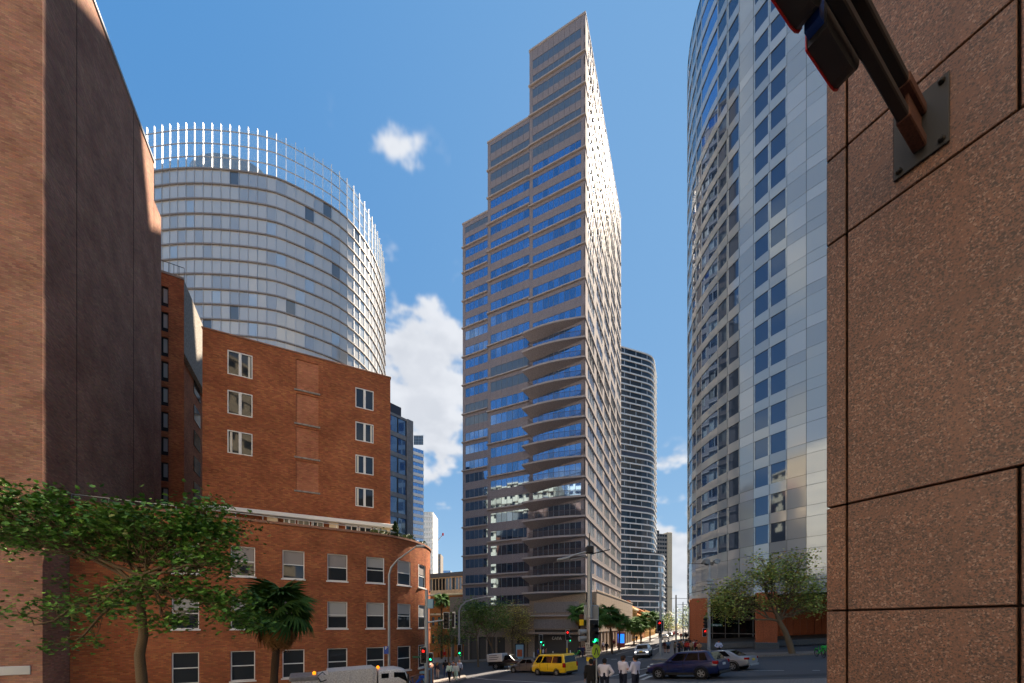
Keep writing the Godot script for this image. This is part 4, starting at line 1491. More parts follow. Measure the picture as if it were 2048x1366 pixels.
	var up := seg(a, b)
	var yt := 25.9
	var y0 := 13.35
	holes = []
	for r in [[720, 766], [797, 842], [874, 918]]:
		var ul := up.u_at(455.0); var ur := up.u_at(505.0)
		holes.append([ul, ur, gy(r[1], 28.7), gy(r[0], 28.7)])
	for r in [[783, 822], [850, 887], [915, 951], [979, 1016]]:
		var ul := up.u_at(711.0); var ur := up.u_at(747.0)
		holes.append([ul, ur, gy(r[1], 31.9), gy(r[0], 31.9)])
	var nwin := holes.size()
	var infill := []
	for k in 4:
		var ul := up.u_at(592.0); var ur := up.u_at(637.0)
		var yy := gy(870, 30.2) + 2.35 - k * 2.62 + 0.9
		infill.append([ul, ur, yy, yy + 2.3])
	holes.append_array(infill)
	var um := MB.new()
	wall_holes(um, up, 0.0, up.total(), y0, yt, holes, 0.1)
	shift(um, org)
	obj("upper_wall", um.done(), M.brick, t)
	for i in nwin:
		var h: Array = holes[i]
		var f := up.frame((h[0] + h[1]) / 2, (h[2] + h[3]) / 2, -0.03)
		f.origin -= org
		sash(t, f, h[1] - h[0], h[3] - h[2], "casement")
	for h in infill:
		var mb := MB.new()
		mb.quad(up.at(h[0], h[2], -0.06) - org, up.at(h[1], h[2], -0.06) - org, up.at(h[1], h[3], -0.06) - org, up.at(h[0], h[3], -0.06) - org, Vector2(h[0], -h[2]), Vector2(h[1], -h[2]), Vector2(h[1], -h[3]), Vector2(h[0], -h[3]))
		obj("bricked_in_opening", mb.done(), M.brick_infill, t)
		mb = MB.new()
		mb.box(Vector3(-0.12, 0, 0), Vector3(h[1] - h[0] + 0.12, 0.12, 0.06))
		var f := up.frame(h[0] + 0.05, h[2] - 0.13, 0.0)
		obj("sill", mb.done(), M.concrete, t, Transform3D(f.basis, up.at(h[0], h[2] - 0.13) - org))
	# other sides and roof of the upper storeys
	var inw := Vector2(-0.426, 0.905)
	var um2 := MB.new()
	for e in [[b, b + inw * 14], [b + inw * 14, a + inw * 14], [a + inw * 14, a]]:
		var l: float = e[0].distance_to(e[1])
		um2.quad(w3(e[0], top - 0.4) - org, w3(e[1], top - 0.4) - org, w3(e[1], yt) - org, w3(e[0], yt) - org, Vector2(0, -top), Vector2(l, -top), Vector2(l, -yt), Vector2(0, -yt))
	um2.quad(w3(a, yt - 0.3) - org, w3(b, yt - 0.3) - org, w3(b + inw * 14, yt - 0.3) - org, w3(a + inw * 14, yt - 0.3) - org)
	obj("upper_side_walls", um2.done(), M.brick, t)
	var cp := MB.new()
	cp.cbox(Vector3(-0.05, 0, -0.35), Vector3(up.total() + 0.06, 0.12, 0.05), 0.02)
	var ff := frame(a, b, yt)
	obj("roof_coping", cp.done(), M.brick_brown, t, Transform3D(ff.basis, ff.origin - org))
	# white band and the recessed strip of windows below it
	cp = MB.new()
	cp.cbox(Vector3(-0.05, 0, -0.3), Vector3(up.total() + 0.25, 0.3, 0.35), 0.03)
	obj("white_band", cp.done(), M.white_slab, t, Transform3D(ff.basis, Vector3(ff.origin.x, y0 - 0.3, ff.origin.z) - org))
	var sb := MB.new()
	sb.quad(up.at(0, top - 0.35, -0.25) - org, up.at(up.total(), top - 0.35, -0.25) - org, up.at(up.total(), y0 - 0.3, -0.25) - org, up.at(0, y0 - 0.3, -0.25) - org)
	obj("strip_wall", sb.done(), M.brick, t)
	var px := 566.0
	while px < 760.0:
		var ul := up.u_at(px)
		var ur := up.u_at(px + 26.0)
		if absf(px - 662) < 16:
			px += 20.0
			continue
		var f := up.frame((ul + ur) / 2, (top + y0) / 2 - 0.05, -0.14)
		f.origin -= org
		sash(t, f, ur - ul - 0.06, 1.15, "casement")
		px += 28.0
	for pc in [545.0, 668.0, 772.0]:
		var q := MB.new()
		q.cbox(Vector3(-0.35, 0, -0.2), Vector3(0.35, y0 - 0.3 - top + 0.35, 0.05), 0.02)
		var f := up.frame(up.u_at(pc), top - 0.35, 0.0)
		f.origin -= org
		obj("strip_pier", q.done(), M.cream_stone, t, f)

# ---------------------------------------------------------------- drum-shaped glass building behind
func build_drum_building() -> void:
	var sc := 1.64
	var ctrl := [Vector2(-70, 62), Vector2(-62, 54.5), Vector2(-55, 51.6), Vector2(-47.7, 50.4), Vector2(-40.9, 50.0), Vector2(-33.3, 50.7), Vector2(-29.6, 52.1), Vector2(-25.3, 55.1), Vector2(-23.3, 58.5), Vector2(-22.6, 63.0), Vector2(-23.2, 69.0), Vector2(-25.4, 75.0), Vector2(-30, 81), Vector2(-38, 85)]
	var cv := Curve2D.new()
	cv.bake_interval = 1.0
	for i in ctrl.size():
		var tg: Vector2 = (ctrl[mini(i + 1, ctrl.size() - 1)] - ctrl[maxi(i - 1, 0)]) * sc / 6.0
		cv.add_point(ctrl[i] * sc, -tg, tg)
	var path := Path.new(cv.get_baked_points())
	var roof := gy(338, 82.0)
	var lo := 44.0
	var fh := 3.24
	var org := path.at(path.u_at(500), 0.0)
	var t := thing("drum_building", "drum-shaped building of pale glass with dark floor rings and an open glass crown", "tower", Transform3D(Basis.IDENTITY, org))
	# bay edges about every 1.85 m
	var us := []
	var u := path.u_at(250)
	var ue := path.u_at(751) + 14.0
	while u < ue:
		us.append(u)
		u += 1.85
	var nf := int((roof - lo) / fh)
	var panes := []
	var mull := MB.new()
	var core := MB.new()
	for i in us.size() - 1:
		var um: float = (us[i] + us[i + 1]) / 2
		var f := path.frame(um, 0.0)
		var px := 1024.0 + F * path.at(um, 0).x / -path.at(um, 0).z
		core.quad(path.at(us[i], 0, -1.2) - org, path.at(us[i + 1], 0, -1.2) - org, path.at(us[i + 1], roof, -1.2) - org, path.at(us[i], roof, -1.2) - org)
		mull.box(Vector3(-0.05, lo, -0.06), Vector3(0.05, roof, 0.16), Transform3D(path.frame(us[i], 0).basis, path.at(us[i], 0) - org))
		for k in nf:
			var y := roof - (k + 1) * fh
			# blinds drawn behind most panes, some half-open, a few bare
			var rv := rng.randf()
			var m: Material = M.glass_pale if rv < 0.68 else (M.glass_mid if rv < 0.9 else (M.glass_silver if rv < 0.97 else M.glass_grey))
			panes.append([um, y + fh / 2, m, 1000.0 - y if px < 752 else 0.0, us[i + 1] - us[i]])
	obj("core", core.done(), M.concrete, t)
	panes.sort_custom(func(x, y): return x[3] > y[3])
	var vis := []
	var rest := {}
	for e in panes:
		var f := path.frame(e[0], 0)
		var tt := Transform3D(f.basis * Basis.from_euler(Vector3(rng.randfn(0, 0.003), rng.randfn(0, 0.003), 0)) * Basis.from_scale(Vector3(e[4] - 0.06, fh - 0.3, 0.05)), path.at(e[0], e[1]) - org)
		var scr_y: float = HOR - (e[1] - EYE) * F / -path.at(e[0], 0).z
		if vis.size() < 300 and scr_y < 740 and e[3] > 0:
			vis.append(obj("glass_pane", unit_box(), e[2], t, tt))
		else:
			if not rest.has(e[2]): rest[e[2]] = MB.new()
			rest[e[2]].box(Vector3.ONE * -0.5, Vector3.ONE * 0.5, tt)
	for m in rest: obj("remaining_glass_panes", rest[m].done(), m, t).set_meta("kind", "stuff")
	obj("mullions", mull.done(), M.metal_pale, t).set_meta("kind", "stuff")
	# floor rings
	for k in nf + 1:
		var y := roof - k * fh
		var rb := MB.new()
		for i in us.size() - 1:
			var a0 := path.at(us[i], y - 0.14, 0.3) - org; var b0 := path.at(us[i + 1], y - 0.14, 0.3) - org
			var a1 := a0 + Vector3(0, 0.28, 0); var b1 := b0 + Vector3(0, 0.28, 0)
			var ai := path.at(us[i], y - 0.14, -0.1) - org; var bi := path.at(us[i + 1], y - 0.14, -0.1) - org
			rb.quad(a0, b0, b1, a1)
			rb.quad(ai, bi, b0, a0)
			rb.quad(a1, b1, bi + Vector3(0, 0.28, 0), ai + Vector3(0, 0.28, 0))
		obj("floor_ring", rb.done(), M.louvre, t)
	# glass crown with rails and fins
	var ctop := gy(252, 82.0)
	var step := (ctop - roof) / 3.2
	for k in 3:
		var y := roof + step * (k + 1)
		var rb := MB.new()
		for i in us.size() - 1:
			rb.bar(path.at(us[i], y, -0.15) - org, path.at(us[i + 1], y, -0.15) - org, 0.14, 0.16)
		obj("crown_rail", rb.done(), M.louvre, t)
	for i in us.size() - 1:
		var f := path.frame(us[i], 0)
		var fb := MB.new()
		fb.box(Vector3(-0.04, roof, -0.2), Vector3(0.04, ctop + 0.7, 0.12))
		obj("crown_fin", fb.done(), M.white_frame, t, Transform3D(f.basis, path.at(us[i], 0) - org))
		var gb := MB.new()
		gb.quad(path.at(us[i], roof, 0) - org, path.at(us[i + 1], roof, 0) - org, path.at(us[i + 1], ctop, 0) - org, path.at(us[i], ctop, 0) - org)
		obj("crown_glass", gb.done(), M.clear_glass, t)
	# plant room behind the crown
	var pr := MB.new()
	var q := path.at(path.u_at(400), roof, -9.0) - org
	var rings := []
	for k in 2:
		var ring := []
		for c in 20:
			var an := TAU * c / 20
			ring.append(q + Vector3(cos(an) * 9.0, 8.5 * k, -sin(an) * 5.0))
		rings.append(ring)
	pr.loft(rings)
	obj("plant_room", pr.done(), M.glass_grey, t)
	var rf := MB.new()
	var up0 := path.u_at(300)
	var up1 := path.u_at(745)
	for i in 12:
		var ua := lerpf(up0, up1, i / 12.0)
		var ub := lerpf(up0, up1, (i + 1) / 12.0)
		rf.quad(path.at(ua, roof - 0.1, -0.1) - org, path.at(ub, roof - 0.1, -0.1) - org, path.at(ub, roof - 0.1, -14.0) - org, path.at(ua, roof - 0.1, -14.0) - org)
	obj("roof", rf.done(), M.concrete, t)

# ---------------------------------------------------------------- buildings further off
func storeys(called: String, label: String, category: String, a: Vector2, b: Vector2, depth: float, y0: float, y1: float, fh: float, nb: int, wall: Material, glass: Material, opt := {}) -> Node3D:
	# a block with one window per bay and storey on its front; side windows too where opt.side > 0
	var fr := frame(a, b, y0)
	var t := thing(called, label, category, fr)
	var L := a.distance_to(b)
	var H := y1 - y0
	var sill: float = opt.get("sill", 0.35)
	var head: float = opt.get("head", 0.9)
	var gap: float = opt.get("gap", 0.12)
	var w := MB.new()
	w.box(Vector3(0.0, 0, -depth), Vector3(L, H, -0.25))
	obj("wall", w.done(), wall, t)
	var nf := int(H / fh)
	var wu := L / nb
	var faces := [[Transform3D.IDENTITY, L, nb]]
	if opt.get("side", 0) > 0: faces.append([Transform3D(Basis(Vector3(0, 0, -1), Vector3.UP, Vector3(1, 0, 0)), Vector3(L, 0, 0)), depth, opt.side])
	var bands := MB.new()
	var piers := MB.new()
	var count := 0
	var rest := MB.new()
	for fc in faces:
		var lf: float = fc[1]
		var n: int = fc[2]
		var wb := lf / n
		for k in nf + 1:
			var ya := H - (nf - k + 1) * fh + head * fh if k > 0 else 0.0
			ya = H - (nf - k) * fh - (1.0 - head) * fh
			var yb := H - (nf - k) * fh + sill * fh
			if minf(yb, H) - maxf(ya, 0) < 0.02: continue
			bands = MB.new()
			bands.box(Vector3(0, maxf(ya, 0), -0.26), Vector3(lf, minf(yb, H), opt.get("proud", 0.0)), fc[0])
			obj("floor_band", bands.done(), opt.get("band", wall), t)
		for j in n + 1:
			piers = MB.new()
			piers.box(Vector3(maxf(j * wb - gap * wb, 0), 0, -0.25), Vector3(minf(j * wb + gap * wb, lf), H - 0.01, -0.015 + opt.get("pier", 0.0)), fc[0])
			obj("pier", piers.done(), opt.get("pier_mat", wall), t)
		for k in nf:
			for j in n:
				var yc := H - (nf - k) * fh + (sill + head) / 2 * fh
				var g: Material = glass if rng.randf() < 0.75 else opt.get("glass2", glass)
				var tt: Transform3D = fc[0] * Transform3D(Basis.from_euler(Vector3(rng.randfn(0, 0.003), rng.randfn(0, 0.003), 0)) * Basis.from_scale(Vector3(wb * (1 - 2 * gap) + 0.05, (head - sill) * fh + 0.05, 0.04)), Vector3((j + 0.5) * wb, yc, -0.14))
				if count < 300: obj("window", unit_box(), g, t, tt)
				else: rest.box(Vector3.ONE * -0.5, Vector3.ONE * 0.5, tt)
				count += 1
	if rest.v.size() > 0: obj("remaining_windows", rest.done(), glass, t).set_meta("kind", "stuff")
	return t
func build_far_buildings() -> void:
	# grey office next to the brick building
	var d := 62.0
	var t := storeys("grey_office", "slim grey clad office with big paired windows behind the brick corner building", "building", Vector2(gx(760, 58.5), 58.5), Vector2(gx(813, d), d), 12.0, 4.0, gy(838, d), 3.2, 3, M.grey_cladding, M.glass_blue, {"sill": 0.1, "head": 0.88, "gap": 0.04, "glass2": M.glass_blue_b, "pier_mat": M.dark_grey})
	var cm := MB.new()
	var L := Vector2(gx(760, 58.5), 58.5).distance_to(Vector2(gx(813, d), d))
	cm.cbox(Vector3(L + 0.01, 0, -3.0), Vector3(L + 1.15, gy(838, d) - 4.0, 0.25), 0.05)
	obj("corner_panel", cm.done(), M.grey_cladding, t)
	cm = MB.new()
	cm.box(Vector3(0, gy(838, d) - 4.0, -8), Vector3(L - 0.6, gy(838, d) - 2.2, -0.6))
	obj("roof_screen", cm.done(), M.navy_panel, t)
	# banded towers far behind
	d = 185.0
	storeys("banded_tower", "tall tower of white bands and blue glass behind the grey office", "tower", Vector2(gx(812, d), d), Vector2(gx(847, d + 6), d + 6), 20.0, 0.0, gy(890, d), 3.4, 6, M.white_slab, M.glass_blue, {"sill": 0.42, "head": 1.0, "gap": 0.01, "proud": 0.3})
	var sc := MB.new()
	var t2 := thing("roof_screen", "open glass roof screen on top of the tall white banded tower", "screen", Transform3D(Basis.IDENTITY, Vector3(gx(828, d), gy(890, d), -d)))
	for i in 7: sc.bar(Vector3(i * 0.75, 0, 0.3), Vector3(i * 0.75, 4.6, 0.3), 0.15, 0.15)
	for i in 3: sc.bar(Vector3(0, 1.4 + i * 1.5, 0.3), Vector3(4.6, 1.4 + i * 1.5, 0.3), 0.12, 0.12)
	obj("frame", sc.done(), M.galvanised, t2)
	sc = MB.new()
	sc.box(Vector3(0, 0, 0.1), Vector3(4.6, 4.5, 0.16))
	obj("pane", sc.done(), M.glass_grey, t2)
	d = 240.0
	storeys("pale_tower", "narrow pale tower with thin floor lines beyond the banded tower", "tower", Vector2(gx(842, d), d), Vector2(gx(866, d), d), 16.0, 0.0, gy(1024, d), 3.3, 5, M.white_slab, M.glass_silver, {"sill": 0.4, "head": 0.95, "gap": 0.08, "proud": 0.2})
	d = 300.0
	storeys("concrete_tower", "plain pale concrete tower block with a column of small windows below the crane", "tower", Vector2(gx(864, d), d), Vector2(gx(881, d), d), 12.0, 0.0, gy(1108, d), 3.4, 3, M.concrete, M.glass_grey, {"sill": 0.4, "head": 0.8, "gap": 0.3})
	storeys("blue_office", "small distant blue-grey glass office low behind the concrete tower", "building", Vector2(gx(880, 380), 380), Vector2(gx(901, 380), 380), 20.0, 0.0, gy(1141, 380), 4.0, 5, M.glass_silver, M.glass_blue, {"gap": 0.05, "proud": 0.1})
	# crane
	var tc := thing("tower_crane", "white lattice tower crane with a red tipped jib above the concrete tower", "crane", Transform3D(Basis.IDENTITY, Vector3(gx(874, 298), gy(1108, 298), -298)))
	var cr := MB.new()
	for s in [-0.7, 0.7]: cr.bar(Vector3(s, 0, 0), Vector3(s, 8, 0), 0.25, 0.25)
	for i in 5: cr.bar(Vector3(-0.7, i * 1.6, 0), Vector3(0.7, i * 1.6 + 1.6, 0), 0.15, 0.15)
	obj("mast", cr.done(), M.crane_white, tc)
	cr = MB.new()
	for s in [0.0, 1.2]: cr.bar(Vector3(-4 + s, 6, 0), Vector3(4.5, 15, 0), 0.3, 0.3)
	for i in 7: cr.bar(Vector3(-3.4 + i * 1.15, 6.6 + i * 1.2, 0), Vector3(-2.2 + i * 0.95, 6.6 + i * 1.2, 0), 0.15, 0.15)
	obj("jib", cr.done(), M.crane_white, tc)
	cr = MB.new()
	cr.cbox(Vector3(4.0, 14.4, -0.4), Vector3(5.3, 16.4, 0.4), 0.1)
	obj("jib_tip", cr.done(), M.red_edge, tc)
	# cream and glass building with a dark roof line beyond the corner
	d = 105.0
	var t3 := storeys("cream_office", "cream building with a long strip of upright windows and dark roof", "building", Vector2(gx(840, d), d), Vector2(gx(945, d - 8), d - 8), 15.0, -3.0, gy(1158, d), 5.2, 16, M.cream_stone, M.glass_grey, {"sill": 0.35, "head": 0.95, "gap": 0.1, "glass2": M.glass_dark})
	var rb := MB.new()
	rb.box(Vector3(0, 0, -10), Vector3(15.5, 1.1, 0.5))
	obj("roof", rb.done(), M.slate_roof, t3, Transform3D(Basis.IDENTITY, Vector3(0, gy(1158, d) + 3.0, 0)))
	d = 96.0
	var t4 := storeys("terracotta_building", "three-storey ochre building with small windows and a moulded cornice", "building", Vector2(gx(838, d), d), Vector2(gx(960, d - 9), d - 9), 6.0, -4.0, gy(1192, d), 4.4, 10, M.terracotta, M.glass_dark, {"sill": 0.3, "head": 0.78, "gap": 0.3})
	for y in [0.0, -4.7]:
		rb = MB.new()
		rb.cbox(Vector3(-0.2, -0.25, -0.3), Vector3(18.5, 0.2, 0.5), 0.08)
		obj("cornice", rb.done(), M.cream_stone, t4, Transform3D(Basis.IDENTITY, Vector3(0, gy(1192, d) + 4.0 + y, 0)))
	build_white_slab_tower()
	# slab tower beyond it
	d = 290.0
	var t5 := storeys("beige_slab_tower", "thin beige concrete slab tower with rows of small windows and blank end wall", "tower", Vector2(gx(1300, d), d), Vector2(gx(1334, d + 4), d + 4), 60.0, 0.0, gy(1066, d), 3.2, 7, M.concrete, M.glass_dark, {"sill": 0.35, "head": 0.85, "gap": 0.08})
	rb = MB.new()
	rb.cbox(Vector3(0, 0, -20), Vector3(4.2, gy(1062, d), 0.6), 0.1)
	obj("end_wall", rb.done(), M.cream_stone, t5, Transform3D(Basis.IDENTITY, Vector3(Vector2(gx(1300, d), d).distance_to(Vector2(gx(1334, d + 4), d + 4)) + 0.05, 0, 0)))
	rb = MB.new()
	rb.cbox(Vector3(1, gy(1066, d), -8), Vector3(9, gy(1066, d) + 3.0, -1), 0.1)
	obj("plant_box", rb.done(), M.dark_grey, t5)
	# old sandstone houses on the street beyond the podium wing
	var s0 := TOWER_C + ER * 45.5 - EF * 1.4
	for e in [["sandstone_house", "sunlit yellow sandstone house with moulded cornice beside the podium wing", 0.0, 9.0, 8.6, M.sandstone], ["ochre_house", "lower ochre house with a pitched roof further along the street", 9.3, 10.0, 7.0, M.sandstone], ["red_brick_house", "red brick gabled house past the two yellow houses", 19.6, 9.0, 8.4, M.terracotta]]:
		var a: Vector2 = s0 + ER * e[2]
		var b: Vector2 = a + ER * e[3]
		var h := storeys(e[0], e[1], "house", a, b, 9.0, ground(a.x, a.y) - 0.3, ground(a.x, a.y) + e[4], 3.6, 4, e[5], M.glass_dark, {"sill": 0.3, "head": 0.8, "gap": 0.3})
		var cb := MB.new()
		cb.cbox(Vector3(-0.2, 0, -9.2), Vector3(e[3] + 0.2, 0.5, 0.45), 0.1)
		obj("cornice", cb.done(), M.cream_stone if e[2] < 1 else e[5], h, Transform3D(Basis.IDENTITY, Vector3(0, e[4] + 0.3, 0)))
		cb = MB.new()
		cb.prism(PackedVector2Array([Vector2(-9.2, 0), Vector2(0.3, 0), Vector2(-4.5, 2.4)]), 0.0, e[3], Transform3D(Basis(Vector3(0, 0, 1), Vector3.UP, Vector3(-1, 0, 0)), Vector3(e[3], e[4] + 0.8, 0)))
		obj("roof", cb.done(), M.terracotta if e[2] > 9 else M.sandstone, h)
		for k in 2:
			cb = MB.new()
			cb.cbox(Vector3(2 + k * 4, 0, -5), Vector3(2.9 + k * 4, 3.6, -4.2), 0.06)
			obj("chimney", cb.done(), M.terracotta, h, Transform3D(Basis.IDENTITY, Vector3(0, e[4] + 0.9, 0)))
	# sunlit far end of the street, left side
	var f0 := s0 + ER * 30.0
	storeys("street_terrace", "long shaded sandstone terrace with upright openings lining the street", "building", f0, f0 + ER * 40, 10.0, -1.0, 10.0, 3.6, 16, M.sandstone, M.glass_dark, {"sill": 0.2, "head": 0.85, "gap": 0.25})

func build_white_slab_tower() -> void:
	# residential tower: white floor edges, dark windows, rounded street corner
	var d := 190.0
	var mk := func(xl: float, xc: float, xr: float, rad: float) -> Path:
		var a := Vector2(gx(xl, d - 8), d - 8)
		var c := Vector2(gx(xc, d), d)
		var e1 := (c - a).normalized()
		var e2 := ER
		var pts := PackedVector2Array([a, c - e1 * rad])
		for i in 7:
			var t := (i + 1) / 7.0
			pts.append((c - e1 * rad).lerp(c, t).lerp(c.lerp(c + e2 * rad, t), t))
		pts.append(c + e2 * (rad + (xr - xc) / 760.0 * d / 0.02 * 0.02 * 6.0))
		return Path.new(pts)
	var up: Path = mk.call(1225.0, 1307.0, 1316.0, 5.0)
	var low: Path = mk.call(1225.0, 1326.0, 1333.0, 5.0)
	var org := w3(up.p[1], 0.0)
	var t := thing("residential_tower", "slender residential tower with white floor edges and a rounded corner", "tower", Transform3D(Basis.IDENTITY, org))
	var fh := 11.7 / F * d
	var top := gy(712, d)
	var ysplit := gy(1105, d)
	var y := top
	var fl := 0
	var wins := 0
	var rest := MB.new()
	var posts := MB.new()
	while y > 6.0:
		var path := up if y > ysplit else low
		var dark := (fl == 17 or fl == 26 or fl == 41)
		# floor edge
		var sl := MB.new()
		var u := 0.0
		var n := 22
		var us := []
		for i in n + 1: us.append(path.total() * i / n)
		for i in n:
			var a0 := path.at(us[i], y - 0.3, 0.25) - org; var b0 := path.at(us[i + 1], y - 0.3, 0.25) - org
			var ai := path.at(us[i], y - 0.3, -0.6) - org; var bi := path.at(us[i + 1], y - 0.3, -0.6) - org
			var hh := Vector3(0, 0.6 if not dark else 0.5, 0)
			sl.quad(a0, b0, b0 + hh, a0 + hh)
			sl.quad(ai, bi, b0, a0)
			sl.quad(a0 + hh, b0 + hh, bi + hh, ai + hh)
		obj("floor_edge", sl.done(), M.white_slab, t)
		# glazing of the storey below this edge
		var m: Material = M.glass_dark
		var seg_n := 5
		for i in seg_n:
			var ua := path.total() * i / seg_n
			var ub := path.total() * (i + 1) / seg_n
			var mm: Material = [M.window_glass, M.glass_dark, M.window_glass, M.glass_grey, M.glass_blue_b][i] if not dark else M.navy_panel
			if i == 3 and fl % 3 == 0: mm = M.glass_silver
			var gb := MB.new()
			var k := 5
			for j in k:
				var u0 := lerpf(ua, ub, float(j) / k)
				var u1 := lerpf(ua, ub, float(j + 1) / k)
				gb.quad(path.at(u0, y - fh, -0.1) - org, path.at(u1, y - fh, -0.1) - org, path.at(u1, y, -0.1) - org, path.at(u0, y, -0.1) - org)
				if not dark and (j + fl * 2 + i) % 4 == 0: posts.box(Vector3(-0.12, y - fh, -0.15), Vector3(0.12, y, 0.1), Transform3D(path.frame(u0, 0).basis, path.at(u0, 0) - org))
			if wins < 300: obj("window", gb.done(), mm, t)
			wins += 1
		y -= fh
		fl += 1
	obj("window_posts", posts.done(), M.metal_pale, t).set_meta("kind", "stuff")
	# body behind the glass
	for e in [[up, 6.0, top], [low, 0.0, ysplit]]:
		var path: Path = e[0]
		var poly := PackedVector2Array()
		for i in 23:
			var q := path.at(path.total() * i / 22.0, 0, -0.9)
			poly.append(Vector2(q.x, -q.z))
		poly.append(poly[poly.size() - 1] + EF * 12.0)
		poly.append(poly[0] + ER * 20.0)
		plain_block(t, org, poly, e[1], e[2], M.interior, "body")
	var pk := MB.new()
	pk.cbox(Vector3(-14, top, -16), Vector3(0, top + 1.6, -2), 0.2)
	obj("roof_plant", pk.done(), M.white_slab, t)

func build_mirrored_and_bounce_blocks() -> void:
	# cream block mirrors in the tower; other two are unseen, added as fill light
	storeys("cream_apartment_block", "sunlit cream apartment block mirrored in the tower's lower windows", "building", Vector2(-52, 2), Vector2(-84, 24), 22.0, -4.0, 62.0, 3.6, 12, M.cream_stone, M.glass_dark, {"sill": 0.35, "head": 0.85, "gap": 0.22, "proud": 0.5})
	storeys("pale_bounce_block", "unseen pale stone block added to throw sunlight back at the towers", "building", Vector2(16, -34), Vector2(-26, -26), 20.0, -1.0, 58.0, 3.7, 14, M.cream_stone, M.glass_dark, {"sill": 0.4, "head": 0.85, "gap": 0.2, "proud": 0.2})
	storeys("white_bounce_slab", "unseen white slab added as sunlight bounce beyond the brown brick block", "building", Vector2(-30, -30), Vector2(-58, -10), 18.0, -2.0, 66.0, 3.4, 10, M.white_slab, M.glass_blue_b, {"sill": 0.4, "head": 0.85, "gap": 0.15, "proud": 0.3})

# ---------------------------------------------------------------- plants
func leaf_mat(called: String, back: Color) -> StandardMaterial3D:
	if M.has(called): return M[called]
	var m := mat(called, Color(1, 1, 1), 0.5, 0.0, 0.35)
	m.vertex_color_use_as_albedo = true
	m.backlight_enabled = true
	m.backlight = back
	m.cull_mode = BaseMaterial3D.CULL_DISABLED
	return m
func add_leaf(mb: MB, p: Vector3, size: float, r: RandomNumberGenerator, c: Color, lobed: bool) -> void:
	# leaves hang a little, faces mostly upwards
	var nrm := Vector3(r.randfn(0, 0.55), 1.0, r.randfn(0, 0.55)).normalized()
	var ax := Vector3(r.randf_range(-1, 1), r.randf_range(-0.5, 0.1), r.randf_range(-1, 1)).normalized()
	ax = (ax - nrm * ax.dot(nrm)).normalized()
	var sd := nrm.cross(ax)
	var prof := [[0.0, 0.0], [0.15, 0.5], [0.42, 0.32], [0.62, 0.55], [0.7, 0.22], [1.0, 0.0]] if lobed else [[0.0, 0.0], [0.35, 0.42], [1.0, 0.0]]
	var k0 := mb.v.size()
	for s in [-1.0, 1.0]:
		for i in prof.size() - 1:
			var a: Vector3 = p + ax * (prof[i][0] * size) + (sd * s + nrm * 0.25) * (prof[i][1] * size)
			var b: Vector3 = p + ax * (prof[i + 1][0] * size) + (sd * s + nrm * 0.25) * (prof[i + 1][1] * size)
			if lobed: mb.tri(p + ax * size * 0.5, a, b)
			elif i == 0: mb.tri(p, b, p + ax * size)
	for i in mb.v.size() - k0: mb.col.append(c)
func limb(mb: MB, a: Vector3, b: Vector3, ra: float, rb: float, r: RandomNumberGenerator, wob: float) -> Array:
	var pts := []
	var rad := []
	var n := 5
	for i in n + 1:
		var t := float(i) / n
		var j := Vector3(r.randfn(0, wob), r.randfn(0, wob), r.randfn(0, wob)) * sin(t * PI)
		pts.append(a.lerp(b, t) + j)
		rad.append(lerpf(ra, rb, t))
	mb.tube(pts, rad, 6)
	return pts
# blobs: [photograph column, row, half-width px, half-height px, depth offset m, leaves]
func tree(called: String, label: String, group: String, base: Vector2, d: float, trunk_px: Array, trunk_r: float, blobs: Array, leaf: float, pal: Array, mname: String, lobed: bool, seed_: int) -> Node3D:
	var r := RandomNumberGenerator.new()
	r.seed = seed_
	var org := on(base, 0.0)
	var t := thing(called, label, "tree", Transform3D(Basis.IDENTITY, org), group)
	var tp := [Vector3(0, -0.2, 0)]
	for q in trunk_px: tp.append(Vector3(gx(q[0], d), gy(q[1], d), -d) - org)
	var tb := MB.new()
	var rad := []
	for i in tp.size(): rad.append(trunk_r * lerpf(1.12, 0.62, float(i) / (tp.size() - 1)))
	tb.tube(tp, rad, 9)
	obj("trunk", tb.done(), M.bark, t)
	var fork: Vector3 = tp[tp.size() - 1]
	var br := MB.new()
	var lf := MB.new()
	for b in blobs:
		var c := Vector3(gx(b[0], d), gy(b[1], d), -d - b[4]) - org
		var rr := Vector3(b[2] / F * d, b[3] / F * d, maxf(b[2], b[3]) / F * d * 0.8)
		var start: Vector3 = tp[tp.size() - 1 - (r.randi() % 2 if tp.size() > 3 else 0)]
		var pts := limb(br, start, c + Vector3(0, -rr.y * 0.3, 0), trunk_r * 0.42, trunk_r * 0.14, r, 0.12 + 0.03 * start.distance_to(c))
		var nc := int(maxf(5, b[5] / 16.0))
		for k in nc:
			# clumps near the outside of the blob, flattened layers
			var dv := Vector3(r.randfn(0, 1), r.randfn(0, 1), r.randfn(0, 1)).normalized() * pow(r.randf(), 0.35)
			var cc := c + dv * rr
			var tw := limb(br, pts[r.randi_range(2, 5)], cc, trunk_r * 0.11, trunk_r * 0.035, r, 0.08)
			var cl := leaf * r.randf_range(1.4, 3.4)
			var tone := r.randf_range(0.72, 1.25)
			for j in 26:
				var p := cc + Vector3(r.randfn(0, cl), r.randfn(0, cl * 0.5), r.randfn(0, cl))
				var col: Color = pal[mini(int(abs(r.randfn(0, pal.size() * 0.42))), pal.size() - 1)]
				var f := tone * r.randf_range(0.8, 1.2)
				add_leaf(lf, p, leaf * r.randf_range(0.6, 1.25), r, Color(col.r * f, col.g * f, col.b * f), lobed)
	obj("branches", br.done(), M.bark, t)
	obj("crown", lf.done(), M[mname], t)
	return t
